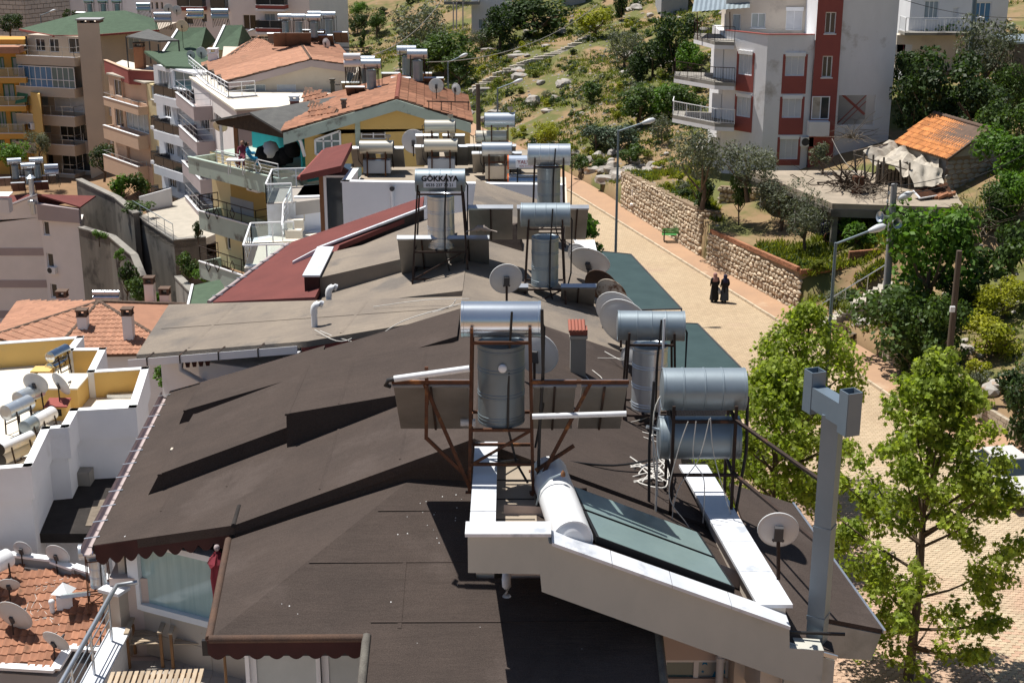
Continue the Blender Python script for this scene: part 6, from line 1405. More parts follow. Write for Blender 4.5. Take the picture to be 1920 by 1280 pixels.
# rack of heaters above the green roof
P0 = atd(195,22,150); 
farheaters([(170,40,150,1.0,0,'heater tower on the green roof, leftmost of the far rack',0),(196,40,150,1.0,0,'heater tower on the green roof, second of the far rack',0),(222,40,150,1.0,0,'heater tower on the green roof, third of the far rack',0)])
P = atd(271,38,150); tubeheater(P, 'twin tank heater with orange end right of the far green roof rack', L=1.4, R=.2, h=1.6, mat='tank_blue')
# ---- peach and yellow block
t, f = apt('peach and yellow block with rounded balconies and a brick red roof parapet', (212,122), (280,116), 150, 345, 'plaster_peach', depth=8)
wins(t, f, [(213,150,228,180),(216,205,231,238),(236,208,280,246,dict(cols=4,pane='glass_curtain'))], cols=2, pane='glass_dark', sill=False)
f.hole(*f.rect(228,150,278,190)); f.hole(*f.rect(238,266,282,306)); f.build(t, 'plaster_peach')
for y0,y1 in ((190,205),(244,268),(300,330)): bal(t, f, (214,y0,278,y1), .9, 'plaster_peach', rail=.35 if y0 != 244 else 0, bars=1)
f3 = Fac(xyd(280,240,116), xyd(310,240,113.5), f.z0, f.z1); wins(t, f3, [(283,160,302,188),(287,218,308,247),(292,276,312,304)], cols=1, pane='glass_curtain'); f3.build(t, 'plaster_paleyellow'); m = MB(); m.prism([xyd(280.5,240,116.3), xyd(309.5,240,113.8), xyd(316,235,122), xyd(285,235,124)], f.z0, f.z1-.02); m.build('body', 'plaster_paleyellow', t)
zt_ = f.z1+.1; m = MB(); pts = [xyd(200,135,123), xyd(245,150,116.5), xyd(296,148,115.5), xyd(300,130,122)]
parapet(t, pts, zt_-.4, zt_+.75, t=.25, mat='plaster_red', cap='plaster_peach'); m.slab([V((x,y,zt_+.15)) for x, y in pts]+[V((*xyd(230,122,128), zt_+.15))], .2); m.build('roof_terrace', 'terrace_tile', t)
m = MB(); q = [V((*xyd(x,y,D_), 0)) for x, y, D_ in ((238,90,122),(298,100,116),(336,92,119),(280,78,125))]; zq = f.sz(285,92)[1]; m.slab([V((p.x,p.y,zq+.3*(i % 2))) for i, p in enumerate(q)], .12); m.build('pergola_roof', 'bitumen_grey', t)
m = MB(); [m.bar(V((p.x,p.y,zt_+.1)), V((p.x,p.y,zq)), .1) for p in q]; m.build('pergola_post', 'lnb', t)
P = atd(263,118,122); chimney((P.x,P.y,P.z), 'brick barbecue chimney under the grey pergola roof', w=.8, h=1.4, mat='brick')
# ---- white block with dark balconies
t, f = apt('white block with dark glass balconies under a flat green roof', (300,112), (372,107), 132, 450, 'plaster_white', depth=9, roof=None)
wins(t, f, [(297,134,322,165,dict(cols=4)),(325,136,362,168,dict(pane='glass_teal'))], cols=2, pane='glass_curtain', sill=False)
wins(t, f, [(306,193,320,220),(311,258,325,290),(316,325,330,352),(321,390,335,412)], cols=3, pane='glass_dark', sill=False)
for y in (198,263,330,395): f.hole(*f.rect(332,y,372,y+36))
f.build(t, 'plaster_white')
for y0,y1 in ((181,196),(248,265),(314,330),(380,395)): bal(t, f, (318,y0,372,y1), 1.3, 'plaster_white', rail=.75, railm='black_metal', glassm='railglass_smoke', bars=1, capm=None); 
for y0 in (235,300,365): bal(t, f, (300,y0+2,322,y0+8), .8, 'plaster_white', rail=.7, railm='black_metal', glassm='railglass_smoke', bars=1, capm=None)
zg = f.z1+.15; m = MB(); m.slab([V((*xyd(x,y,D_), zg)) for x, y, D_ in ((272,120,118),(312,138,108),(398,126,107),(386,108,117))], .2); m.build('roof', 'bitumen_green', t)
m = MB(); m.bar(f.pt(f.sz(343,150)[0], f.sz(343,178)[1], .9), f.pt(f.sz(343,150)[0], zg-.1, .9), .12); m.build('porch_post', 'paint_white', t)
for px, py, lb, r in ((357,104,'grey dish on the flat green roof, smaller left one',.35),(377,100,'pale dish on the flat green roof, larger right one',.45)): dpx(px, py, 112, lb, r=r, el=12, az=10, mast=.7)
P = atd(401,122,108); chimney(P, 'white chimney with square openings between green roof and orange tiles', w=.7, h=.9, mat='paint_white', cap='paint_white', caph=.28)
# ---- mauve balconies block
t, f = apt('mauve and white block with metal railed balconies in front of the white block', (372,108), (452,92), 185, 520, 'plaster_mauve', depth=8, roof='terrace_tile')
wins(t, f, [(376,215,392,245),(402,218,420,240),(380,280,398,312),(386,345,402,380),(390,425,408,462)], cols=3, pane='glass_dark', sill=False)
f.build(t, 'plaster_pinkwhite')
for y0,y1 in ((186,210),(250,272),(318,342),(386,408),(455,478)): bal(t, f, (364+(y0-186)*.09,y0,398+(y0-186)*.09,y1), 1.3, 'plaster_mauve', rail=.85, railm='alu')
zt_ = f.z1+.12; pts = [xyd(358,175,110), xyd(392,188,101), xyd(430,200,95), xyd(480,198,96)]
parapet(t, pts, zt_-1.0, zt_+.05, t=.2, mat='plaster_mauve', cap='paint_white'); railing(t, [V((x,y,zt_+.1)) for x, y in pts], h=.9, bars=4, posts=1.2, mat='paint_white', r=.025); m = MB(); m.slab([V((x,y,zt_)) for x, y in pts]+[V((*xyd(470,170,104), zt_)), V((*xyd(372,168,112), zt_))], .3); m.build('roof_terrace', 'terrace_tile', t)
# ---- beige gable house with salmon tiled roof
t, f = apt('beige gabled house with salmon tiled roof behind the yellow gable', (448,99), (655,99), 158, 330, 'plaster_cream', depth=10, roof=None)
zL = f.sz(455,150)[1]; zA = f.sz(585,110)[1]; zRr = f.sz(655,122)[1]
f.shutter(t, px=(519,144,555,182), box=False); wins(t, f, [(460,149,498,182,dict(cols=2,pane='glass_curtain')),(628,144,638,160),(642,145,652,160)], cols=1, pane='glass_frost', sill=False)
aA = f.sz(585,120)[0]; f.build(t, 'plaster_cream', top=[(f.L,zRr-.3),(aA,zA-.35),(0,zL-.3)])
m = MB(); m.slab([f.pt(-.5,zL-.1,.5), f.pt(aA,zA-.05,.5), f.pt(aA,zA-.5,.5), f.pt(-.5,zL-.6,.5)], f.n*-.25); m.slab([f.pt(aA,zA-.05,.5), f.pt(f.L+.6,zRr-.05,.5), f.pt(f.L+.6,zRr-.5,.5), f.pt(aA,zA-.5,.5)], f.n*-.25); m.build('verge_board', 'plaster_mauve', t)
A1_ = f.pt(-.6,zL,.45); A2_ = f.pt(aA,zA,.45); A3_ = f.pt(f.L+.7,zRr,.45); bkv = V((-2.5,11,.2))
tiled(t, A1_, (A1_+bkv-A1_), A2_-A1_, [A1_, A2_, A2_+bkv, A1_+bkv+V((-1.5,0,-.3))], 'tile_salmon', w=.3, l=.42, limit=300, n=4)
tiled(t, A3_, bkv, A2_-A3_, [A3_, A2_, A2_+bkv, A3_+bkv], 'tile_salmon', w=.3, l=.42, limit=60, n=4)
ridge_tiles(t, A2_, A2_+bkv, 'tile_cap', .12)
farheaters([(537,85,108,1.0,0,'heater tower on the salmon roof above the leftmost numbered panel',0),(562,86,107,1.0,0,'heater tower on the salmon roof above the middle numbered panel',0),(590,90,106,1.05,0,'heater tower on the salmon roof above the rightmost numbered panel',0),(618,84,108,1.05,0,'heater tower at the right end of the salmon roof rack',0),(592,78,112,1.0,0,'heater tower half hidden at the back of the salmon roof rack',0)])
rk = thing('panel_rack', 'row of brown collectors painted with red numbers 1, 3 and 5 on the salmon roof', 'solar panels', atd(560,95,105))
for px, nb in ((524,'1'),(546,'3'),(570,'5')):
    c = atd(px, 76, 103.5); w = pxm(c, 24); h = pxm(c, 27); m = MB(); q = [c+V((-w*.42,-.1,h/2)), c+V((w*.58,-.1,h/2)), c+V((w*.42,.6,-h/2)), c+V((-w*.58,.6,-h/2))]; m.slab(q, V((0,.1,.02))); o = m.build('solar_panel', 'panel_back_brown', rk)
    text_mesh(nb, .5, 'ink_orange', o, c+V((0,.02,.12)), (1,0,0), (0,-.55,1), off=-.25)
for px in (515,535,560,585,640): m = MB(); p = atd(px, 95, 105); m.bar(p, p+V((0,0,-1.6)), .06); m.build('leg', 'rust_dark', rk)
m = MB(); m.bar(atd(510,92,105), atd(690,97,105), .07); m.bar(atd(600,88,108), atd(690,90,108), .06); m.build('rack_beam', 'rust_dark', rk)
dpx(610,82,104, 'grey dish at the right of the numbered collectors', r=.36, el=8, az=35, mast=.6)
# hip roof behind with tiles
hp = thing('tiled_house', 'salmon tiled hip roof behind the green flat roof', 'house', atd(450,110,125)); e0_ = V(atd(395,120,118)); e1_ = V(atd(412,118,110)); ap_ = V(atd(482,71,124)); e2_ = V(atd(540,96,116)); e3_ = V(atd(420,104,128))
tiled(hp, e1_, e2_-e1_, ap_-e1_, [e1_, e2_, ap_], 'tile_salmon', w=.3, l=.45, limit=150, n=4); tiled(hp, e3_, e1_-e3_, ap_-e3_, [e3_, e1_, ap_], 'tile_salmon', w=.3, l=.45, limit=150, n=4); ridge_tiles(hp, e1_, ap_, 'tile_cap', .14)
m = MB(); m.prism([(p.x,p.y+.4) for p in (e1_, e2_, V((e2_.x,e2_.y+8,0)), e3_)], -5, min(e1_.z,e2_.z)-.4); m.build('wall', 'plaster_cream', hp)
# ---- yellow gable house in the middle
t, f = apt('yellow gabled house with mossy grey verge and red tiled roof', (572,67.5), (872,67.5), 243, 330, 'plaster_yellow', depth=9, roof=None)
zL = f.sz(572,240)[1]; zA = f.sz(746,186)[1]; zR_ = f.sz(872,228)[1]; aA = f.sz(746,200)[0]
for px in ((676,236,723,262),(766,234,792,252)): f.window(t, px=px, cols=2, rows=2, pane='glass_dark', sill=False)
f.build(t, 'plaster_yellow', top=[(f.L,zR_-.35),(aA,zA-.35),(0,zL-.35)])
m = MB(); x0, x1 = f.sz(591,260)[0], f.sz(638,260)[0]; zb1 = f.sz(600,289)[1]; zt1, zt2 = f.sz(591,262)[1], f.sz(638,245)[1]; ow = MB()
pf = [(x0,zb1),(x1,zb1),(x1,zt2),(x0,zt1)]
for (a,z),(b,zz) in zip(pf, pf[1:]+pf[:1]): ow.bar(f.pt(a,z,.06), f.pt(b,zz,.06), .09, .09, up=tuple(f.n))
for k in (.33,.66): a = x0+(x1-x0)*k; ow.bar(f.pt(a,zb1,.06), f.pt(a,zt1+(zt2-zt1)*k,.06), .07, .07, up=tuple(f.n))
ow.bar(f.pt(x0,zt1-.05,.06), f.pt(x1,zt1-.05,.06), .07, .07, up=tuple(f.n)); o = ow.build('window', 'paint_white', t); m.poly([f.pt(a,z,.04) for a, z in pf]); m.build('pane', 'glass_teal', o)
for px in (670,818): a = f.sz(px,220)[0]; f.band(t, a-.12, a+.12, f.z0, f.sz(px,232 if px < 700 else 222)[1]+.35, 'plaster_mint', .06, 'pilaster')
m = MB(); m.slab([f.pt(-.9,zL-.15,.6), f.pt(aA,zA+.05,.6), f.pt(aA,zA-.45,.6), f.pt(-.9,zL-.7,.6)], f.n*-.3); m.slab([f.pt(aA,zA+.05,.6), f.pt(f.L+.3,zR_+.0,.6), f.pt(f.L+.3,zR_-.45,.6), f.pt(aA,zA-.45,.6)], f.n*-.3); m.build('verge_board', 'plaster_mint', t)
B1 = f.pt(-1.0,zL-.1,.5); B2 = f.pt(aA,zA+.1,.5); B3 = f.pt(f.L+.4,zR_+.05,.5); bkv = V((-.5,8.5,.0))
tiled(t, B1, bkv, B2-B1, [B1, B2, B2+bkv, B1+bkv], 'tile_orange', w=.26, l=.40, limit=300, n=5); tiled(t, B3, bkv, B2-B3, [B3, B2, B2+bkv, B3+bkv], 'tile_orange', w=.26, l=.4, limit=100, n=5); ridge_tiles(t, B2, B2+bkv, 'brickred', .12)
for px0, py0, px1, py1 in ((556,172,612,180),(566,200,632,210)):    # raised stepped tile gables
    a = atp(px0+12, py0+22, B1, (B2-B1).cross(bkv)); b = atp(px1, py1+4, B1, (B2-B1).cross(bkv)); tiled(t, a+V((0,0,.05)), b-a, V((0,1,.6)), [a+V((0,0,.05)), b+V((0,0,.05)), b+V((0,.3,.2)), a+V((0,.9,.75))], 'tile_orange', w=.24, l=.33, limit=40, n=5)
m = MB(); p = f.pt(-.2, zL-.4, .5); m.tube([p, p+V((.1,0,-.2)), p+V((.2,.3,-.9))], .08, 8); m.build('downpipe', 'pipe_white', t)
for px, yb, yt, lb in ((553,207,180,'brick chimney with white cap left of the red tiled roof'),(624,168,148,'slim dark chimney pot near the top of the red tiled roof'),(645,206,186,'slim grey chimney pot in the lower red tiled roof')):
    P = atp(px, yb, B1, (B2-B1).cross(bkv)); chimney(P, lb, w=.42 if px < 600 else .2, h=pxm(P,yb-yt)/.97-.2, mat='brickred' if px < 600 else 'concrete_dark', cap='paint_white' if px < 600 else 'concrete_dark', caph=.12)
farheaters([(698,194,72,.95,0,'front heater tower on the red tiled roof, left group',0),(688,184,76,.95,0,'rear heater tower on the red tiled roof, left group',0),(784,178,74,1.0,0,'front heater tower on the red tiled roof, right group',0),(764,168,77,1.0,0,'rear heater tower on the red tiled roof, right group',0)])
P = atd(662,160,75); tubeheater(P, 'white twin tank heater with blue lettering at the left of the red tiled roof', L=.85, R=.17, h=1.5, mat='tank_white')
dpx(818,162,66.5, 'large white dish at the right of the red tiled roof', r=.34, el=8, az=-5, mast=.5); dpx(853,168,66, 'white dish turned aside at the right end of the red tiled roof', r=.27, el=8, az=40, mast=.5)
m = MB(); tr_ = thing('roof_rail', 'rusty pipe rail along the right slope of the red tiled roof', 'railing', atd(840,190,66)); m.bar(atd(800,190,66), atd(880,192,66), .05); [m.bar(atd(x,190,66), atd(x,207,66), .04) for x in (804,828,846,878)]; m.build('rail', 'rust_dark', tr_)
# ---- mint house with the roof gazebo
t, f = apt('weathered mint green house with a roofed terrace where people sit', (402,76), (572,70), 306, 520, 'plaster_mint', depth=8, roof=None)
zf = f.sz(480,307)[1]
wins(t, f, [(424,440,432,468),(556,395,575,430)], cols=1, pane='glass_dark', sill=False)
f.build(t, 'plaster_paleyellow'); a0, a1, z0, z1 = f.rect(434,340,500,405); f.band(t, a0, a1, z0, z1, 'plaster_ochre', .02); a0, a1, z0, z1 = f.rect(434,374,476,402); f.band(t, a0, a1, z0, z1, 'plaster_grey', .04)
ac_unit(t, f.pt(f.sz(482,345)[0], f.sz(482,345)[1], .02), f.d, f.n, 1.0, .7)
bal(t, f, (404,308,572,338), 1.6, 'plaster_mint', capm='plaster_mint', name='terrace_parapet')
for y0, y1 in ((404,438),(500,530)): bal(t, f, (414,y0,520,y1), 1.3, 'plaster_mint', rail=.8, railm='rust_dark', bars=3)
for y in (402,500):      # diamond ornaments
    for x in (430,447,476):
        a, z = f.sz(x, y-9); m = MB(); q = [f.pt(a,z+.3,1.32), f.pt(a+.22,z,1.32), f.pt(a,z-.3,1.32), f.pt(a-.22,z,1.32)]; [m.bar(p, s_, .03) for p, s_ in zip(q, q[1:]+q[:1])]; m.build('diamond_ornament', 'rust_dark', t)
# terrace deck, gazebo
m = MB(); m.slab([f.pt(0,zf-.4,1.4), f.pt(f.L,zf-.4,1.4), f.pt(f.L,zf-.4,-7.8), f.pt(0,zf-.4,-7.8)], .1); m.build('terrace_deck', 'terrace_tile', t)
m = MB(); f.rbox(m, .4, f.L, zf-.4, zf+1.7, -2.6, -2.4); f.rbox(m, f.L-.12, f.L, zf-.4, zf+1.7, -2.4, 0); m.build('terrace_wall', 'teal', t)
zg = f.sz(500,238)[1]; r0 = f.sz(440,250)[0]; r1 = f.sz(572,250)[0]; rm = f.sz(507,225)[0]; zp = f.sz(507,206)[1]
m = MB(); m.slab([f.pt(r0-.3,zg+.1,1.2), f.pt(rm,zp,1.2), f.pt(rm,zp+.3,-5), f.pt(r0-.1,zg+.5,-5)], .1); m.slab([f.pt(rm,zp,1.2), f.pt(r1+.2,zg+.15,1.2), f.pt(r1+.2,zg+.5,-5), f.pt(rm,zp+.3,-5)], .1); m.build('gazebo_roof', 'bitumen_grey', t)
m = MB(); m.slab([f.pt(r0-.2,zg+.05,1.0), f.pt(rm,zp-.12,1.0), f.pt(r1+.1,zg+.05,1.0), f.pt(r1,zg-.1,1.0), f.pt(r0,zg-.1,1.0)], -f.n*.05); m.build('gazebo_gable', 'wood_dark', t)
for a, mt, w in ((r0+.15,'paint_white',.12),(f.sz(472,270)[0],'wood_brown',.2)): m = MB(); m.bar(f.pt(a,zf-.4,.9), f.pt(a,zg,.9), w); m.build('gazebo_post', mt, t)
a0 = f.sz(454,300)[0]; a1 = f.sz(569,300)[0]; o = railing(t, [f.pt(a0,zf-.02,1.5), f.pt(a1,zf-.02,1.5)], h=.75, bars=5, posts=4, mat='paint_white', r=.018)
for px in (493,531):
    a = f.sz(px,296)[0]; z = zf+.36; m = MB(); q = [f.pt(a,z+.36,1.53), f.pt(a+.3,z,1.53), f.pt(a,z-.36,1.53), f.pt(a-.3,z,1.53)]; [m.bar(p, s_, .035) for p, s_ in zip(q, q[1:]+q[:1])]; m.build('diamond_ornament', 'paint_white', o)
dpx(412,240,76, 'beige dish on a pole beside the roof gazebo', r=.38, el=34, az=8, mast=1.6, mat='dish_beige')
# ---- white terraces with glass balustrades
t, f = apt('white stepped terraces with glass balustrades left of the red felt roof', (478,61), (612,58.5), 500, 560, 'plaster_white', depth=6, roof=None, name='terrace_house')
zt_ = f.z1; def_ = None
def terrace(pts, z, wall=.0):
    m = MB(); m.slab([V((*xyz(x,y,z), z)) for x, y in pts], .6); m.build('terrace_deck', 'tile_floor' if wall else 'terrace_tile', t)
def grail(pts, z, h=.85): railing(t, [V((*xyz(x,y,z), z+.02)) for x, y in pts], h=h, bars=1, posts=1.0, mat='paint_white', r=.03, glassm='glass_rail', base=.04, name='glass_balustrade')
def curb(pts, z): 
    for (x0,y0),(x1,y1) in zip(pts[:-1], pts[1:]): m = MB(); m.bar(V((*xyz(x0,y0,z), z)), V((*xyz(x1,y1,z), z)), .22, .12); m.build('terrace_kerb', 'paint_white', t)
z1_ = 7.0; z2_ = 8.4
m = MB(); m.prism([xyz(x,y,z1_) for x, y in ((458,502),(545,498),(612,470),(612,425),(476,445))], -5, z1_-.02); m.build('lower_wall', 'plaster_white', t)
terrace([(458,502),(545,498),(600,470),(612,440),(560,432),(476,452)], z1_); curb([(460,500),(548,496)], z1_); grail([(472,455),(458,499),(545,496)], z1_); grail([(472,455),(552,452)], z1_)
m = MB(); m.prism([xyz(x,y,z2_) for x, y in ((500,383),(550,380),(612,368),(612,345),(512,352))], 4, z2_-.02); m.build('upper_wall', 'plaster_white', t)
terrace([(500,383),(548,380),(612,372),(612,345),(512,352)], z2_, 1); grail([(512,352),(500,382),(548,380)], z2_); grail([(512,352),(600,349)], z2_)
p0 = V((*xyz(553,372,z2_), z2_)); p1 = V((*xyz(612,370,z2_), z2_)); m = MB(); m.slab([p0, p1, p1-V((0,0,1.5)), p0-V((0,0,1.5))], V((0,3,0))); m.build('white_block', 'plaster_white', t); m = MB(); m.slab([p0+V((-.05,-.05,.06)), p1+V((0,-.05,.06)), p1+V((0,.3,.06)), p0+V((-.05,.3,.06))], .06); m.build('block_coping', 'paint_white', t)
for k in range(6):   # descending stair rail
    a = V((*xyz(546-k*4,382+k*10,8.0), 8.2-k*.22)); m = MB(); m.box(a.x,a.x+.7,a.y-.1,a.y+.3,a.z-.5,a.z); m.build('stair_step', 'terrace_tile', t)
railing(t, [V((*xyz(548,385,8.2), 8.2)), V((*xyz(532,410,7.8), 7.6)), V((*xyz(530,450,7.2), 7.0))], h=.85, bars=4, posts=.7, mat='paint_white', r=.022)
# ---- blocks at the very back
t, f = apt('white apartment block with red banded balconies at the top, left of the hillside', (436,168), (582,166), -40, 150, 'plaster_white', depth=14)
wins(t, f, [(456,28,480,56),(470,68,520,80)], cols=2, pane='glass_dark', sill=False); wins(t, f, [(496,26,516,44),(490,72,512,98)], cols=2, pane='glass_curtain', sill=False); f.build(t, 'plaster_pinkwhite')
for y in (9,52): bal(t, f, (487,y,541,y+6), 1.3, 'plaster_red', rail=.9, railm='alu', glassm='glass_dark', bars=1); bal(t, f, (487,y+7,541,y+11), 1.35, 'plaster_white', capm=None)
t, f = apt('white block with red balcony bands behind the green gabled roofs', (285,172), (440,170), -40, 120, 'plaster_white', depth=14)
wins(t, f, [(281,4,287,18),(291,4,297,18),(301,4,306,18),(345,32,362,46),(378,26,388,42)], cols=1, pane='glass_dark', sill=False); f.build(t, 'plaster_pinkwhite')
for x0, x1, y in ((340,388,12),(402,430,15)): bal(t, f, (x0,y,x1,y+7), 1.3, 'plaster_red', rail=1.1, railm='alu', glassm='glass_dark', bars=1)
t, f = apt('white building behind the far heater rack at the top left', (128,176), (292,176), -40, 100, 'plaster_white', depth=12); f.build(t, 'plaster_white')
sb = thing('stone_wall', 'huge pale ashlar stone wall at the top left corner', 'stone wall', atd(60,60,172)); ASH = [mesh_only(bkm, 'whitestone')]
A_ = xyd(-20,30,172); B_ = xyd(48,30,170); C_ = xyd(132,30,176); zb = atd(48,70,170).z; zt2_ = atd(48,-30,170).z
for p, q in ((A_, B_), (B_, C_)):
    p = V((*p,0)); q = V((*q,0)); m = MB(); m.slab([p+V((0,0,zb)), q+V((0,0,zb)), q+V((0,0,zt2_)), p+V((0,0,zt2_))], V((0,.8,0))); m.build('wall_core', 'mortar', sb)
    brick_courses(sb, (p.x,p.y-.05), (q.x,q.y-.05), zb, zb, int((zt2_-zb)/.52), L_=.95, H=.52, T=.2, name='stone_block', mats=ASH, limit=200)
# green gabled roofs between
for px, py, w, D_, lb in ((350,80,70,128,'small green gabled roof with white verge below the far heaters'),(430,76,46,126,'dark green gabled roof right of the small green one')):
    c = V(atd(px,py,D_)); g = thing('green_roof_house', lb, 'house', c-V((0,0,4))); hw = pxm(c,w)/2; e = [c+V((-hw,-2,-.6)), c+V((hw,-2.5,-.6)), c+V((hw,5,-.4)), c+V((-hw,5,-.4))]; rd = [c+V((-hw*.5,1,1.2)), c+V((hw*.9,1.5,1.2))]
    m = MB(); m.add(e+rd, [[0,1,5,4],[1,2,5],[2,3,4,5],[3,0,4]]); m.build('roof', 'bitumen_green', g); m = MB(); m.box(c.x-hw*.9,c.x+hw*.9,c.y-1.6,c.y+4.5,c.z-6,c.z-.65); m.build('wall', 'plaster_paleyellow', g); m = MB(); m.bar(e[0], rd[0], .2, .15); m.build('verge_board', 'paint_white', g)
for px, py, D_, lb, mt in ((307,58,134,'twin white tank heater left of the beige dish',  'tank_blue'),(368,52,134,'shiny twin tank heater right of the beige dish','steel_shiny'),(414,52,132,'teal and white twin tank heater at the far roofs','tank_blue')):
    P = atd(px,py,D_); tubeheater(P, lb, L=1.55, R=.22, h=1.5, mat=mt)
dpx(341,50,126, 'beige dish on a dark post above the green gabled roof', r=.55, el=16, az=4, mast=2.2, mat='dish_beige'); dpx(316,17,150, 'pale dish beside a bush, left of the far pair', r=.5, el=10, az=-25, mast=.5); dpx(331,20,150, 'pale dish beside a bush, right of the far pair', r=.5, el=10, az=10, mast=.5)
# ================================================================ RIGHT: BLOCK ON THE SLOPE, RUIN, SHACK
AP = thing('apartment_building', 'white and brick red apartment block with shuttered windows on the slope', 'building', (18,88,4.5))
fl = Fac((13.0,90.0), (15.3,87.3), 4.0, 13.3); fr_ = Fac((15.3,87.3), (18.25,87.3), 4.0, 13.3); fc = Fac((18.25,87.0), (19.85,87.0), 4.0, 17.6); fg = Fac((19.85,87.25), (23.4,87.25), 4.0, 17.6)
def redshut(f, px, ext):
    a0, a1, z0, z1 = f.rect(*px); zlo = f.sz((px[0]+px[2])/2, ext)[1]; m = MB(); f.rbox(m, a0-.18, a1+.18, zlo, z0-.01, .003, .03); f.rbox(m, a0-.18, a0-.01, z0-.01, z1+.1, .003, .03); f.rbox(m, a1+.01, a1+.18, z0-.01, z1+.1, .003, .03); m.build('red_panel', 'plaster_red', AP); f.shutter(AP, px=px, cols=3)
for px, e in (((1379,100,1405,141),174),((1375,184,1402,223),252)): redshut(fl, px, e)
for px, e in (((1470,104,1507,143),178),((1464,187,1501,225),258),((1459,266,1494,306),318)): redshut(fr_, px, e)
fl.build(AP, 'plaster_old'); fr_.build(AP, 'plaster_old')
wins(AP, fc, [(1548,18,1569,60),(1542,104,1562,146)], cols=2, pane='glass_dark'); fc.window(AP, px=(1521,183,1556,228), cols=2, panes=['tarp','glass_dark'], hole=False); fc.build(AP, 'plaster_red')
m = MB(); a0, a1, z0, z1 = fc.rect(1512,230,1552,258); fc.rbox(m, a0, a1, z0, z1, 0, .7); m.build('balcony', 'plaster_old', AP)
a0, a1, z0, z1 = fg.rect(1573,181,1645,240); fg.hole(a0, a1, z0, z1); fg.build(AP, 'plaster_old'); m = MB(); fg.rbox(m, a0, a1, z0, z1, -2.5, -2.4); m.build('stairwell_back', 'plaster_grey', AP); m = MB(); m.bar(fg.pt(a0+.2,z0,-.8), fg.pt(a1-.4,z1-.1,-.8), .06); m.bar(fg.pt(a0+.2,z0-.4,-.8), fg.pt(a1-.4,z1-.5,-.8), .05); m.bar(fg.pt(a0+.6,z1-.2,-1.5), fg.pt(a1-.3,z0+.5,-1.5), .35, .15); m.build('stair_flight', 'plaster_red', AP)
m = MB(); m.prism([(13.1,90.3),(15.35,87.6),(18.3,87.6),(18.3,97),(13.1,97)], 3, 13.0); m.prism([(18.3,87.55),(19.8,87.55),(19.8,90.2),(23.35,90.2),(23.35,97),(18.3,97)], 3, 17.4); m.build('body', 'plaster_old', AP)
m = MB(); m.poly([(23.4,87.25,3),(23.4,97,3),(23.4,97,17.6),(23.4,87.25,17.6)]); m.poly([(18.25,87.0,13.0),(18.25,87.0,17.6),(18.25,97,17.6),(18.25,97,13.0)]); m.poly([(19.85,87.0,3),(19.85,87.0,17.6),(19.85,87.25,17.6),(19.85,87.25,3)]); m.build('wall', 'plaster_old', AP)
m = MB(); m.slab([(12.95,90.0,13.36),(15.25,87.22,13.36),(18.24,87.22,13.36),(18.24,87.5,13.36),(15.4,87.5,13.36),(13.2,90.2,13.36)], .05); m.build('parapet_coping', 'plaster_red', AP)
fu = Fac((13.6,91.2), (18.25,90.6), 13.0, 17); wins(AP, fu, [(1322,20,1352,72,dict(cols=2)),(1362,22,1382,72,dict(cols=1))], cols=2, pane='glass_curtain', sill=False); wins(AP, fu, [(1403,20,1431,49)], cols=2, pane='glass_frost'); fu.shutter(AP, px=(1471,15,1503,54), cols=2); fu.build(AP, 'plaster_cream')
m = MB(); m.prism([(13.7,91.4),(18.2,90.8),(18.2,97),(13.7,97)], 13, 16.8); m.build('upper_storey', 'plaster_cream', AP)
m = MB(); n = 24; A_ = V(aty(1287,18,90.5)); B_ = V(aty(1400,10,90.0)); vs = []
for i in range(n+1): p = A_+(B_-A_)*i/n+V((0,0,.03*(i % 2))); vs += [p, p+V((.6,3.5,.9))]
m.add(vs, [[2*i,2*i+2,2*i+3,2*i+1] for i in range(n)]); m.build('porch_roof', 'galv_dull', AP)
m = MB(); [m.bar(aty(x, 18, 90.4), aty(x+1, 72, 90.4), .06) for x in (1297,1361)]; m.build('porch_post', 'rust', AP)
for y, x0, dx in ((73,1291,0),(152,1252,0),(232,1249,0)):      # side balconies
    z = aty(1330, y, 89).z; a = aty(x0, y-4, 91.5); b = aty(1357, y+6, 88.6); c = aty(1357, y-6, 92); pts = [V((a.x,91.6,z)), V((b.x-.9,88.2,z)), V((b.x+.3,87.8,z)), V((c.x+.4,92.5,z)), V((a.x+.3,93.6,z))]
    m = MB(); m.slab(pts, .22); o = m.build('balcony', 'concrete', AP); railing(o, [pts[4], pts[0], pts[1], pts[2]], h=.95, posts=1.2, mat='paint_white' if y > 200 else 'rust_dark', r=.02, vertical=.16)
    m = MB(); m.slab([p-V((0,0,.22)) for p in pts], .25); m.build('balcony_beam', 'plaster_old', o)
ff = Fac((13.2,91.6), (13.05,89.95), 4.0, 13.3); 
for zc in (5.2,8.1,11.0): m = MB(); fl.rbox(m, -.9, -.1, zc-.9, zc+1.1, -.05, .0); m.build('roller_shutter', 'shutter', AP)
P = fr_.pt(fr_.sz(1511,271)[0], fr_.sz(1511,271)[1]); ac_unit(AP, P, fr_.d, fr_.n, .8, .6)
AP.location += V((.85,4,-.5))
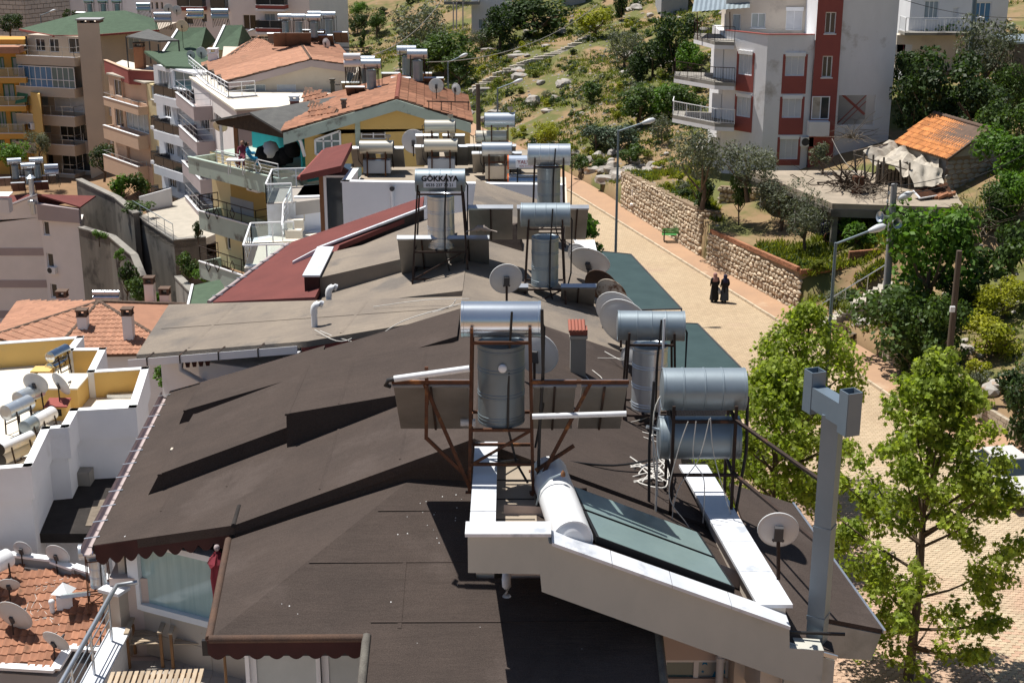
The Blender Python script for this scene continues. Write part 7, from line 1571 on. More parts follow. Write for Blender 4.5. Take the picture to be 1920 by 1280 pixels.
# concrete slab ruin
SR = thing('concrete_ruin', 'unfinished concrete slab on pillars with debris on top', 'ruin', (20,80,2.5)); zs = 5.15
sp = [(14.6,86.2),(17.65,76.9),(24.6,75.8),(26.5,86.5)]
m = MB(); m.prism(sp, zs-.32, zs); m.build('slab', 'slab_soil', SR); m = MB(); m.prism([(17.6,76.85),(24.65,75.75),(24.7,76.0),(17.75,77.1)], zs-.75, zs-.324); m.prism([(14.55,86.2),(17.6,76.9),(17.85,76.95),(14.85,86.2)], zs-.55, zs-.324); m.build('edge_beam', 'concrete_dark', SR)
for x, y in ((17.9,77.2),(20.6,76.8),(23.8,76.3),(16.6,81),(15.3,85.2),(21,81)): m = MB(); m.box(x-.16,x+.16,y-.16,y+.16,1.8,zs-.33); m.build('pillar', 'concrete', SR)
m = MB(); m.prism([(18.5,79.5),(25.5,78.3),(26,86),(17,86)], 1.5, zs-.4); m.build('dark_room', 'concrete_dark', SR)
bw = thing('brick_wall', 'low hollow brick wall below the ruin at the stair head', 'wall', (19,74.5,2.2)); brick_courses(bw, (18.2,74.6), (20.3,74.9), 1.9, 2.0, 7, L_=.3, H=.16, T=.18); m = MB(); m.slab([(18.2,74.62,1.2),(20.3,74.92,1.2),(20.3,74.92,3.0),(18.2,74.62,2.95)], V((0,.1,0))); m.build('wall_core', 'mortar', bw)
# shack
SK = thing('shack', 'stone shack with old orange tiled roof beside the ruin', 'shack', (25,83,5))
q = [V((23.1,85.8,6.95)), V((24.8,80.3,6.95)), V((27.25,81.0,8.6)), V((25.75,86.8,8.6))]
tiled(SK, q[0], q[1]-q[0], q[3]-q[0], q, 'tile_old', w=.235, l=.40, limit=300, n=5); ridge_tiles(SK, q[3], q[2], 'tile_cap', .13)
m = MB(); m.slab([q[3], q[2], V((29.5,81.6,7.2)), V((28,87.4,7.2))], .1); m.build('roof', 'tile_old', SK)
GS = [stone_mesh(30+i, 'graystone', .06) for i in range(4)]
stone_wall(SK, (25.0,80.55), (28.9,81.6), 4.6, 7.0, 7.2, sz=(.35,.6), hz=(.2,.3), meshes=GS, name='wall_stone', depth=.1, coursed=True, limit=150, thick=.3); m = MB(); m.slab([V((25.0,80.56,7.0)), V((28.9,81.61,7.2)), V((27.2,81.1,8.5))], V((-.03,.2,0))); m.build('gable', 'graystone', SK)
m = MB(); m.prism([(23.4,85.6),(25.0,80.9),(28.7,81.8),(28,86.5)], 4, 6.9); m.build('body', 'graystone', SK)
# tarpaulin shelter
TP = thing('tarpaulin_shelter', 'ragged pale tarpaulin shelter on poles in front of the tiled shack', 'shelter', (22.5,80.5,5.2))
nu, nv = 22, 12; vs = []; r_ = random.Random(5)
c00, c10, c11, c01 = V(aty(1612,282,82.5)), V(aty(1765,318,79.0)), V(aty(1745,290,82.0)), V(aty(1675,262,85.5))
c00 = V(aty(1618,284,83)); c10 = V(aty(1762,335,79.2)); c01 = V(aty(1676,266,85.6)); c11 = V(aty(1760,302,81.5))
for i in range(nu+1):
    for j in range(nv+1):
        u, v = i/nu, j/nv; p = (c00*(1-u)+c10*u)*(1-v)+(c01*(1-u)+c11*u)*v
        vs.append(p+V((0,0,.16*sin(u*17+v*3)*(.4+v*.6)+.10*sin(u*31)+.12*sin(v*9+u*4)-.25*sin(pi*u)*.5+r_.uniform(-.04,.04)-(.55*(1-v)**6)*abs(sin(u*9)))))
m = MB(); m.add(vs, [[i*(nv+1)+j, (i+1)*(nv+1)+j, (i+1)*(nv+1)+j+1, i*(nv+1)+j+1] for i in range(nu) for j in range(nv)]); m.build('tarpaulin', 'tarp', TP)
vs = []; a_, b_ = V(aty(1700,300,80.0)), V(aty(1768,318,79.2)); c_, d_ = V(aty(1715,352,78.6)), V(aty(1768,345,78.4))
for i in range(13):
    for j in range(9): u, v = i/12, j/8; p = (a_*(1-u)+b_*u)*(1-v)+(c_*(1-u)+d_*u)*v; vs.append(p+V((.05*sin(v*9),.18*sin(u*14+v*2),.05*sin(u*9)-.0)))
m = MB(); m.add(vs, [[i*9+j, (i+1)*9+j, (i+1)*9+j+1, i*9+j+1] for i in range(12) for j in range(8)], True); m.build('hanging_flap', 'tarp', TP)
for x, y0, y1, Y_ in ((1605,285,330,82),(1622,288,330,80.5),(1636,290,332,81),(1655,295,345,80.4),(1690,300,350,80),(1705,305,355,79.6),(1645,300,328,79.8)): m = MB(); m.tube([aty(x+rng.uniform(-3,3), y0, Y_), aty(x, y1, Y_)], .06, 6); m.build('pole', 'wood_grey', TP)
m = MB(); [m.bar(aty(1600,284,82), aty(1672,268,85), .07) for _ in (0,)]; m.bar(aty(1600,290,81.5), aty(1700,318,80), .06); m.build('purlin', 'wood_grey', TP)
for k in range(9): m = MB(); x = 1645+k*7; m.box(*(lambda p: (p.x-.14,p.x+.14,p.y,p.y+.03,5.15,5.15+rng.uniform(.8,1.4)))(atz(x,346,5.15))); m.build('board', 'wood_grey', TP)
# debris on the slab
def branch(label, p, n, L_, seed, mat='wood_dark', r=.07, up=.5, cat='branches', name='dead_branches', group=None, sp=.3):
    rr = random.Random(seed); t = thing(name, label, cat, p, group); p = V(p)
    for k in range(n):
        a = rr.uniform(0, 2*pi); d = V((cos(a), sin(a)*.8, rr.uniform(.05, up))); pts = [p+V((rr.uniform(-sp,sp), rr.uniform(-sp,sp), .05+rr.uniform(0,sp*.4)))]
        for s in range(4): d = (d+V((rr.uniform(-.8,.8), rr.uniform(-.8,.8), rr.uniform(-.6,.35)))).normalized(); q = pts[-1]+d*L_/4; q.z = max(q.z, p.z+.03); pts.append(q)
        m = MB(); rad = r*rr.uniform(.35,1); m.tube(pts, rad, 5, r2=rad*.25); m.build('branch', mat, t)
    return t
branch('big tangle of dead vine branches on the concrete slab', atz(1605,355,zs), 70, 1.9, 3, r=.08, up=1.1, sp=1.0); branch('dry brush heap at the near edge of the concrete slab', atz(1640,372,zs), 60, 1.1, 4, 'wood_grey', .03, .5, sp=1.3); branch('dead branch lying at the far left of the slab', atz(1530,342,zs), 8, 2.2, 6, r=.05, up=.1, sp=.9)
branch('bare grey vine over the stairwell of the red and white block', V((21.5,89.0,6.6)), 44, 2.4, 9, 'bark_grey', .035, .6, 'vine')
pn_ = thing('rusty_sheet', 'rusty corrugated sheet leaning by the tarpaulin', 'metal sheet', atz(1750,360,zs)); m = MB(); a_, b_, c_, d_ = V(atz(1725,372,zs+.15)), V(atz(1786,362,zs+.25)), V(atz(1775,342,zs+.6)), V(atz(1712,358,zs+.4)); n = 22; vs = []
for i in range(n+1): t_ = i/n; vs += [d_+(a_-d_)*t_+V((0,0,.03*(i % 2))), c_+(b_-c_)*t_+V((0,0,.03*(i % 2)))]
m.add(vs, [[2*i,2*i+1,2*i+3,2*i+2] for i in range(n)]); m.build('sheet', 'rust', pn_); m = MB(); m.bar(a_, d_, .08); m.bar(a_, b_, .06); m.build('frame', 'paint_white', pn_)
P = V(atz(1770,372,zs)); dg = thing('rust_heap', 'heap of reddish rusty junk at the slab corner', 'junk', P)
for k in range(14): m = MB(); c = P+V((rng.uniform(-.5,.5), rng.uniform(-.3,.3), rng.uniform(.05,.25))); m.obox(c, V((rng.uniform(.1,.3),.05,.05)), V((.0,.1,.03)), V((0,0,.08))); m.build('scrap', 'brick', dg)
P = V(atz(1607,362,zs)); br_ = thing('oil_drum', 'rusty red drum on the concrete slab among the branches', 'drum', P); m = MB(); tank_mb(m, P, P+V((0,0,.95)), .33, ribs=(.33,.66)); m.build('body', 'rust', br_)
P = V(hill_hit(1568,452)); cr = thing('cart', 'old handcart with blue box under the ruin', 'cart', P); m = MB(); m.obox(P+V((0,0,.8)), V((.8,-.3,.15)), V((.2,.45,0)), V((0,0,.3))); m.build('box', 'cloth_navy', cr)
for s_ in (-.5,.4): m = MB(); m.lathe(P+V((s_,-.55,.35)), (0,1,0), [(.33,-.03),(.35,0),(.33,.03),(.28,.03),(.28,-.03),(.33,-.03)], 16); m.build('wheel', 'rust', cr)
# ---- street furniture
def lamp(x, y, h, label, ax, alen=1.5, z=0, up=.35):
    t = thing('street_lamp', label, 'street lamp', (x,y,z), 'street lamps'); b = V((x,y,z)); d = V((ax[0],ax[1],0)).normalized()
    m = MB(); m.tube([b, b+V((0,0,h))], .085, 10, r2=.055); m.build('pole', 'pole_steel', t)
    e = b+V((0,0,h))+d*alen+V((0,0,up)); m = MB(); m.tube([b+V((0,0,h-.05)), e], .045, 8); m.build('arm', 'pole_steel', t)
    m = MB(); u = (e-b-V((0,0,h))).normalized(); m.lathe(e-u*.05, u, [(.0,0),(.07,.03),(.11,.18),(.15,.4),(.12,.62),(0,.75)], 12); m.build('lamp_head', 'lamp_head', t); return t
lamp(5.45,72.6,9.9, 'grey street lamp beside the farther green canopy', (1,.1), 1.25)
lamp(11.75,50.2,9.55, 'grey street lamp in front of the concrete stairs', (1,.25), 1.3)
lamp(-4.9,110,8.9, 'grey street lamp right of the red tiled roof', (1,.1), .9); lamp(-.98,97,8.7, 'grey street lamp at the foot of the hillside steps', (1,.1), 1.1)
P = atd(335,50,160); lamp(P.x,P.y,6, 'grey street lamp at the top left, before the stone wall', (1,.1), 2, z=P.z-4.5) if False else lamp(*(lambda p: (p.x,p.y))(atd(76,32,160)), 6, 'grey street lamp before the pale stone wall, top left', (1,.1), 1.1, z=atd(76,32,160).z-5.8)
P = atd(446,66,150); lamp(P.x,P.y,6, 'grey street lamp before the white back block', (1,.1), 1.1, z=P.z-6)
def pole(label, px, pyt, pyb, Y, r, mat, name='utility_pole', dpx_=0):
    a = aty(px+dpx_, pyb, Y); b = aty(px, pyt, Y); b.x = a.x+(b.x-a.x); t = thing(name, label, 'pole', (a.x,a.y,a.z-1)); m = MB(); m.tube([a-V((0,0,2)), b], r*1.15, 10, r2=r*.85); m.build('shaft', mat, t); return t, b
cp, top = pole('concrete utility pole with horn loudspeakers and a lamp', 1677, 345, 530, 66.5, .17, 'pole_concrete', dpx_=-13)
for k, (dx, dz) in enumerate(((-.25,-.5),(-.28,-.9),(-.22,-1.3),(-.25,-1.8))): m = MB(); m.lathe(top+V((dx,-.1,dz)), (0,0,1), [(.03,0),(.06,.04),(.04,.1),(.06,.14),(0,.18)], 8); m.build('insulator', 'lamp_head', cp)
m = MB(); m.bar(top+V((-.28,-.1,-2.0)), top+V((-.28,-.1,.05)), .05); m.bar(top+V((-.28,-.1,-.1)), top+V((.1,-.1,.05)), .04); m.build('bracket', 'lnb', cp)
m = MB(); m.lathe(top+V((.15,-.2,-.7)), (1,-.2,.55), [(0,0),(.08,.05),(.17,.3),(.16,.6),(0,.8)], 12); m.build('lamp_head', 'lamp_head', cp)
for c0, ax in ((top+V((-.15,-.25,-1.55)), (-1,-.5,.15)), (top+V((-.1,-.3,-1.72)), (.3,-1,.05))): m = MB(); m.lathe(c0, ax, [(.05,-.15),(.07,0),(.07,.25),(.12,.42),(.26,.62),(.28,.62)], 16); m.build('horn_speaker', 'galv', cp)
wp_, wt = pole('leaning weathered wooden pole with a white box', 1799, 470, 718, 57.5, .14, 'pole_wood', dpx_=-24); m = MB(); p = aty(1784,577,57.5); m.box(p.x-.12,p.x+.08,p.y-.25,p.y-.15,p.z-.12,p.z+.12); m.build('meter_box', 'paint_white', wp_)
pole('tall dark utility pole in front of the upper white house', 1829, -25, 130, 96, .17, 'pole_steel', dpx_=-9); pole('dark wooden pole at the left of the hillside', 896, 158, 250, 62, .11, 'pole_wood', dpx_=2)
# stairs with handrail
ST = thing('staircase', 'concrete steps with metal handrail climbing from the pavement', 'stairs', (17.5,68,.1))
s0 = V((15.9,70.25,.1)); s1 = V((19.0,69.3,2.6)); d = (s1-s0); n = 14; dn = V((d.x,d.y,0)).normalized(); sd_ = V((dn.y,-dn.x,0))
for i in range(n):
    p = s0+d*(i/n); m = MB(); m.obox(V((p.x,p.y,(p.z+.18-.6)/2+.0))+dn*.2, dn*.24, sd_*.85, V((0,0,(p.z+.78)/2))); m.build('step', 'concrete_light', ST)
m = MB(); off = -sd_*.9; [m.tube([s0+off+d*k, s0+off+d*k+V((0,0,1.0))], .025, 6) for k in (0,.35,.68,.97)]; m.tube([s0+off+V((0,0,1.0)), s0+off+d*.97+V((0,0,1.0))], .03, 6); m.build('handrail', 'alu', ST)
def bench(loc, rz, label, mat):
    t = thing('bench', label, 'bench', (0,0,0))
    for i in range(4): m = MB(); m.box(-.8,.8,-.22+i*.12,-.12+i*.12,.43,.46); m.build('seat_slat', mat, t)
    for i in range(3): m = MB(); m.hexa([(-.8,.26+i*.04,.55+i*.13),(.8,.26+i*.04,.55+i*.13),(.8,.29+i*.04,.55+i*.13),(-.8,.29+i*.04,.55+i*.13)], [(-.8,.29+i*.04,.65+i*.13),(.8,.29+i*.04,.65+i*.13),(.8,.32+i*.04,.65+i*.13),(-.8,.32+i*.04,.65+i*.13)]); m.build('back_slat', mat, t)
    for sx in (-.65,.65):
        m = MB(); m.bar((sx,-.2,0),(sx,-.2,.43),.06,.06,up=(0,1,0)); m.build('leg', 'black_metal', t); m = MB(); m.bar((sx,.2,0),(sx,.36,.92),.06,.06,up=(0,1,0)); m.build('leg', 'black_metal', t); m = MB(); m.bar((sx,-.22,.41),(sx,.25,.41),.05); m.build('seat_rail', 'black_metal', t)
    t.location = loc; t.rotation_euler.z = rz; return t
bench(atz(1264,452,.12), radians(-108+180+180-75), 'green slatted bench against the rubble wall', 'bench_green'); bench((16.6,68.2,.12), radians(120), 'grey wooden bench at the foot of the concrete stairs', 'wood_grey')
P = V(atz(1190,400,.12)); sg = thing('sign_stand', 'small white sign board stand by the rubble wall', 'sign', P); m = MB(); m.bar(P, P+V((0,0,1.5)), .06); m.build('post', 'pole_steel', sg); m = MB(); m.box(P.x-.25,P.x+.25,P.y-.03,P.y+.03,P.z+1.25,P.z+1.65); m.build('board', 'paint_white', sg); m = MB(); m.box(P.x-.32,P.x+.32,P.y-.18,P.y+.18,P.z+.55,P.z+.68); m.build('tray', 'paint_white', sg)
# ---- the two walkers
def walker(loc, rz, label, coat, scarf, skirt, h=1.6, bag=False, ph=1):
    t = thing('person', label, 'person', (0,0,0), 'two people walking on the street'); k = h/1.6
    # continuous body: skin modifier chain
    vsn = [(0,0,.86),(0,0,1.02),(0,.0,1.18),(0,-.01,1.32),(0,-.005,1.40),(0,.01,1.50), (-.09,0,.84),(-.095,.06*ph,.46),(-.09,-.02*ph,.07),(-.09,.14,.03), (.09,0,.84),(.095,-.05*ph,.46),(.09,-.16*ph,.09),(.09,-.02,.03), (-.18,0,1.30),(-.24,-.02,1.06),(-.17,.16,.95), (.18,0,1.30),(.24,-.03,1.06),(.20,.10,.86)]
    ed = [(0,1),(1,2),(2,3),(3,4),(4,5),(0,6),(6,7),(7,8),(8,9),(0,10),(10,11),(11,12),(12,13),(3,14),(14,15),(15,16),(3,17),(17,18),(18,19)]
    rad = [.15,.13,.14,.12,.055,.085,.10,.075,.045,.04,.10,.075,.045,.04,.07,.055,.035,.07,.055,.035]
    me = bpy.data.meshes.new('body'); me.from_pydata([tuple(c*k for c in v) for v in vsn], ed, []); o = bpy.data.objects.new('body', me); COL.objects.link(o); setp(o, t); me.materials.append(M[coat])
    sk = o.modifiers.new('skin', 'SKIN'); sv = me.skin_vertices[0].data
    for i, r in enumerate(rad): sv[i].radius = (r*k, r*k)
    sv[0].use_root = True; ss = o.modifiers.new('sub', 'SUBSURF'); ss.levels = ss.render_levels = 1
    def robe(prof, mat, nm, dy=0, fold=.08, seg=20):
        m = MB(); vs = []
        for r, z, sy in prof:
            for j in range(seg): a = 2*pi*j/seg; rr = r*(1+fold*sin(a*5+z*3)*(1 if z < .9 else .3)); vs.append((cos(a)*rr*k, (sin(a)*rr*sy+dy)*k, z*k))
        m.add(vs, [[i*seg+j, i*seg+(j+1) % seg, (i+1)*seg+(j+1) % seg, (i+1)*seg+j] for i in range(len(prof)-1) for j in range(seg)], True); return m.build(nm, mat, t)
    robe([(.25,.14,.85),(.235,.35,.8),(.21,.65,.75),(.19,.88,.72)], skirt, 'skirt')
    robe([(.205,.60,.78),(.195,.85,.72),(.175,1.02,.70),(.20,1.2,.66),(.185,1.33,.6),(.08,1.42,.7)], coat, 'coat', fold=.03)
    robe([(.19,1.16,.75),(.20,1.26,.72),(.15,1.36,.8),(.095,1.42,1.),(.112,1.50,1.05),(.108,1.56,1.05),(.07,1.61,1.0),(0,1.625,1)], scarf, 'headscarf', fold=.03)
    m = MB(); m.lathe((0,.085*k,1.50*k), (0,1,0), [(.075*k,0),(.06*k,.03),(.02*k,.045),(0,.047)], 10); m.lathe((0,.13*k,1.495*k), (0,1,-.3), [(.014*k,0),(.006*k,.025)], 6); m.build('face', 'skin', t)
    for sx in (-.09,.09): m = MB(); m.lathe((sx*k,-.06*k if sx*ph > 0 else .02*k,.04*k), (0,1,0), [(0,0),(.045,.03),(.05,.12),(.04,.22),(0,.26)], 8); m.build('shoe', 'black_metal', t)
    for px_, s_ in ((-.17,-1),(.20,1)):
        m = MB(); b = V((px_*k,(.17 if s_ < 0 else .10)*k,(.94 if s_ < 0 else .82)*k)); m.obox(b, V((.035,0,0)), V((0,.02,0)), V((0,0,.045)))
        for f_ in range(4): m.tube([b+V((-.027+.018*f_,0,-.04)), b+V((-.027+.018*f_,.012,-.085+.006*abs(f_-1.5))), b+V((-.027+.018*f_,.03,-.105))], .009, 5)
        m.tube([b+V((-s_*.03,.01,-.0)), b+V((-s_*.05,.025,-.045))], .010, 5); m.build('hand', 'skin', t)
    if bag: m = MB(); m.lathe((.24*k,.02,.42), (0,0,1), [(0,0),(.13,.03),(.15,.16),(.10,.3),(.03,.38)], 10); m.build('carrier_bag', 'cloth_white', t)
    t.location = loc; t.rotation_euler.z = rz; return t
P1 = V(atz(1339,566,0)); P2 = V(atz(1358,567,0)); hd = radians(16)
walker(P1, hd, 'person in long black coat and pink headscarf, left of the two walkers', 'cloth_black', 'cloth_pink', 'cloth_black', 1.64, bag=True, ph=1); walker(P2, hd, 'person in black top, denim skirt and navy headscarf, right of the two walkers', 'cloth_black', 'cloth_navy', 'cloth_denim', 1.58, ph=-1)
# two people at the gazebo table
def sitter(loc, label, top, rz):
    t = thing('person', label, 'person', (0,0,0)); vsn = [(0,0,.45),(0,.02,.65),(0,.0,.85),(0,.0,.98),(0,.02,1.12),(-.1,-.2,.46),(-.1,-.42,.44),(-.1,-.42,.08),(.1,-.2,.46),(.1,-.42,.44),(.1,-.42,.08),(-.19,0,.92),(-.22,-.15,.70),(-.12,-.36,.72),(.19,0,.92),(.22,-.15,.70),(.12,-.36,.72)]
    ed = [(0,1),(1,2),(2,3),(3,4),(0,5),(5,6),(6,7),(0,8),(8,9),(9,10),(2,11),(11,12),(12,13),(2,14),(14,15),(15,16)]; rad = [.15,.13,.14,.055,.09,.09,.07,.05,.09,.07,.05,.065,.05,.035,.065,.05,.035]
    me = bpy.data.meshes.new('body'); me.from_pydata(vsn, ed, []); o = bpy.data.objects.new('body', me); COL.objects.link(o); setp(o, t); me.materials.append(M[top]); o.modifiers.new('skin', 'SKIN')
    for i, r in enumerate(rad): me.skin_vertices[0].data[i].radius = (r, r)
    me.skin_vertices[0].data[0].use_root = True; s_ = o.modifiers.new('sub', 'SUBSURF'); s_.levels = s_.render_levels = 1
    m = MB(); m.lathe((0,.02,1.02), (0,0,1), [(0,0),(.06,.02),(.085,.10),(.09,.16),(.06,.22),(0,.235)], 12); m.build('head', 'skin', t); m = MB(); m.lathe((0,.04,1.08), (0,.25,1), [(.09,0),(.10,.08),(.095,.14),(.06,.19),(0,.2)], 12); m.build('hair', 'hair', t)
    t.location = loc; t.rotation_euler.z = rz
mf = [o for o in bpy.data.objects if o.get('label', '').startswith('weathered mint')][0]
P = aty(456,300,69.2); sitter((P.x,P.y,P.z-.3), 'person in dark red top sitting at the gazebo table', 'cloth_maroon', 0); P = aty(466,303,68.6); sitter((P.x,P.y,P.z-.3), 'person in light blue top sitting at the gazebo table', 'cloth_blue', pi*.6)
P = aty(444,300,68.7); tb = thing('table', 'white cloth table under the gazebo edge', 'table', P-V((0,0,.5))); m = MB(); m.box(P.x-.5,P.x+.4,P.y-.3,P.y+.4,P.z-.02,P.z+.03); m.build('top', 'cloth_white', tb); m = MB(); [m.bar((P.x+a,P.y+b,P.z-.7),(P.x+a,P.y+b,P.z),.05) for a, b in ((-.4,-.2),(.3,-.2),(-.4,.3),(.3,.3))]; m.build('leg', 'alu', tb)
P = aty(520,300,70.0); fu_ = thing('garden_swing', 'garden swing seat heaped with dark covers under the gazebo', 'swing seat', P-V((0,0,.6)))
for k in range(5): m = MB(); c = P+V((-.7+.35*k,.2,.3+.25*sin(k*2))); m.lathe(c, (0,0,1), [(0,-.5),(.4,-.4),(.45,-.05),(.3,.3),(0,.4)], 10); m.build('cover', 'cloth_black' if k != 1 else 'cloth_white', fu_)
# ---- parked car
CR = thing('parked_car', 'dusty white old saloon car parked by the low block wall', 'car', (0,0,0))
def loft(secs, mat, nm, par=None, close=True):
    m = MB(); n = len(secs[0]); vs = [p for s in secs for p in s]; m.add(vs, [[i*n+j, i*n+(j+1) % n, (i+1)*n+(j+1) % n, (i+1)*n+j] for i in range(len(secs)-1) for j in range(n)]); m.add(secs[0], [list(range(n))]); m.add(secs[-1], [list(range(n-1,-1,-1))]); return m.build(nm, mat, par or CR)
def sec(y, w, z0, z1, sh=.0): return [(-w*.94,y,z0),(-w,y,z0+.12),(-w,y,z1-.18-sh),(-w*.93,y,z1-.05),(-w*.86,y,z1),(w*.86,y,z1),(w*.93,y,z1-.05),(w,y,z1-.18-sh),(w,y,z0+.12),(w*.94,y,z0)]
body_ = loft([sec(-2.12,.74,.38,.80), sec(-2.05,.79,.24,.86), sec(-1.5,.81,.22,.90), sec(-.75,.82,.20,.94), sec(.6,.82,.20,.95), sec(1.3,.81,.22,.93), sec(2.0,.78,.26,.88), sec(2.1,.74,.36,.82)], 'car_white', 'body')
cab = lambda y, w, z: [(-w,y,z),(w,y,z)]
pts0 = [(-.76,-.85,.93),(.76,-.85,.93),(.76,1.45,.93),(-.76,1.45,.93)]; pts1 = [(-.60,-.28,1.38),(.60,-.28,1.38),(.60,.98,1.38),(-.60,.98,1.38)]
m = MB(); m.hexa(pts0, pts1); m.build('cabin', 'car_white', CR); m = MB(); m.slab([(-.62,-.30,1.41),(.62,-.30,1.41),(.62,1.0,1.41),(-.62,1.0,1.41)], .05); m.build('car_roof', 'car_white', CR)
def pane(a, b, c, d, nm):
    a, b, c, d = map(V, (a,b,c,d)); ce = (a+b+c+d)/4; n_ = (b-a).cross(d-a).normalized(); n_ = n_ if n_.dot(ce-V((0,.3,.9))) > 0 else -n_; m = MB(); m.poly([p+(ce-p)*.10+n_*.008 for p in (a,b,c,d)]); m.build(nm, 'glass_dark', CR)
pane(pts0[0],pts0[1],pts1[1],pts1[0],'windscreen'); pane(pts0[2],pts0[3],pts1[3],pts1[2],'rear_window')
for i0, i1 in ((0,3),(1,2)):
    a, b, c, d = V(pts0[i0]), V(pts0[i1]), V(pts1[i1]), V(pts1[i0])
    for u0, u1 in ((0,.48),(.52,1)): pane(a+(b-a)*u0, a+(b-a)*u1, d+(c-d)*u1, d+(c-d)*u0, 'side_window')
for sx in (-1,1):
    for y in (-1.35,1.25):
        m = MB(); m.lathe((sx*.70,y,.29), (sx,0,0), [(.17,0),(.27,.0),(.29,.03),(.29,.11),(.27,.14),(.19,.14)], 20); w = m.build('wheel', 'tyre', CR); m = MB(); m.lathe((sx*.70,y,.29), (sx,0,0), [(.19,.125),(.16,.11),(.06,.12),(0,.125)], 16); m.build('rim', 'galv_dull', w)
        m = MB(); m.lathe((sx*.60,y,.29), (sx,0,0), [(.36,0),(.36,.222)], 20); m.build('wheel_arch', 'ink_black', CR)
    m = MB(); m.box(min(sx*.45,sx*.7),max(sx*.45,sx*.7),-2.135,-2.10,.58,.74); m.build('headlight', 'glass_frost', CR); m = MB(); m.box(min(sx*.71,sx*.76),max(sx*.71,sx*.76),-2.13,-2.09,.58,.73); m.build('indicator', 'orange_plastic', CR)
    m = MB(); m.box(min(sx*.82,sx*.94),max(sx*.82,sx*.94),-.72,-.66,.98,1.08); m.build('wing_mirror', 'black_metal', CR)
m = MB(); m.box(-.44,.44,-2.135,-2.11,.58,.74); m.build('grille', 'black_metal', CR); m = MB(); m.box(-.80,.80,-2.22,-2.06,.36,.48); m.build('bumper', 'black_metal', CR); m = MB(); m.box(-.26,.26,-2.235,-2.222,.37,.48); m.build('number_plate', 'paint_white', CR)
P = V(atz(1900,952,0)); CR.location = (P.x+.25, P.y+1.6, .01); CR.rotation_euler.z = radians(9)
# ---- houses on the hill
def hillhouse(label, a, b, ytop, ybot, mat, w=(), depth=7, rail=None, roof='concrete_light'):
    h = hill_hit((a[0]+b[0])/2, ybot); D_ = (h.y*CP-(h.z-CAMZ)*SP); a = (a[0], D_); b = (b[0], D_)
    t, f = apt(label, a, b, ytop, ybot+25, mat, depth, 'house', 'hill_house', roof)
    wins(t, f, w, cols=2, pane='glass_curtain'); f.build(t, mat); return t, f
t, f = hillhouse('white house with long balcony at the top right', (1703,108), (1885,106), -30, 130, 'plaster_white', [(1733,2,1760,36,dict(cols=3)),(1785,14,1797,50,dict(cols=1,pane='shutter')),(1826,5,1858,42,dict(cols=3,pane='glass_blue'))]); bal(t, f, (1684,57,1830,62), 1.8, 'concrete', rail=1.0, railm='paint_white', vertical=.2, capm=None)
m = MB(); f.rbox(m, -1.0, 4, f.sz(1720,130)[1], f.sz(1720,64)[1], -.5, .8); m.build('lower_room', 'plaster_cream', t)
for x, mt, h in ((1690,'cloth_maroon',14),(1703,'cloth_white',16),(1686,'cloth_white',22)): P = V(aty(x, 84, f.A.y-1.6)); lw_ = MB(); q = pxm(P, 8); lw_.slab([P+V((-q,0,0)), P+V((q,0,0)), P+V((q*.9,0,-pxm(P,h))), P+V((-q*.9,0,-pxm(P,h)))], V((0,.03,0))); tag(lw_.build('laundry', mt), {14:'dark red cloth on the washing line by the white house',16:'white cloth on the washing line by the white house',22:'long white sheet on the washing line by the white house'}[h], 'laundry', 'laundry on the line')
t, f = hillhouse('small white house with balcony half behind bushes, top centre', (884,150), (960,148), -30, 60, 'plaster_white', [(897,36,914,54)]); bal(t, f, (834,0,900,6), 2.5, 'concrete', rail=1.0, railm='paint_white', vertical=.25, capm=None)
m = MB(); [m.bar(aty(x, 5, 143), aty(x, 55, 143), .12) for x in (850,856,868)]; m.build('balcony_post', 'plaster_grey', t)
hillhouse('grey rendered house behind trees at the top centre', (1055,150), (1098,149), -30, 14, 'plaster_grey'); hillhouse('pale grey wall of a house at the top, left of the apartment block', (1240,128), (1290,126), -30, 26, 'plaster_grey')
t, f = apt('grey wooden hut with tin roof at the right edge', (1900,92), (1990,92), 82, 150, 'wood_grey', 5, 'hut', 'hut', 'galv_dull'); f.build(t, 'wood_grey')
# hillside steps
HS = thing('hillside_steps', 'long flight of pale stone steps crossing the hillside', 'steps', hill_hit(970,135))
for i in range(44):
    t_ = i/43; p = V(hill_hit(1110-275*t_, 70+122*t_+4*sin(t_*9))); m = MB(); m.obox(p+V((0,0,.05)), V((.75,.1,0)), V((-.05,.26,0)), V((0,0,.14))); m.build('step', 'concrete_light', HS)
# overhead wires
def wire(a, b, label, sag=.8, r=.018, mat='wire_black'):
    a = V(a); b = V(b); m = MB(); m.tube([a+(b-a)*t+V((0,0,-sag*4*t*(1-t))) for t in [i/14 for i in range(15)]], r, 4); tag(m.build('overhead_wire', mat), label, 'wire', 'overhead wires')
wire(top+V((0,0,-.1)), atd(1990,225,62), 'overhead wire from the concrete pole to the right edge, upper one', .6); wire(top+V((0,0,-.5)), atd(1990,250,62), 'overhead wire from the concrete pole to the right edge, lower one', .6); wire(atd(700,103,95), atd(835,-10,120), 'pale overhead cable rising across the hillside at the left', .8, .035, 'wire_grey'); wire(atd(800,117,88), atd(1120,10,125), 'pale overhead cable crossing the hillside towards the top', 1.2, .03, 'wire_grey'); wire(atd(1560,260,84), atd(1612,330,78), 'cable dropping from the red and white block to the shelter', .3, .02, 'wire_grey'); wire(atd(1640,-20,100), atd(1990,30,96), 'overhead wire in front of the upper white house', .8)
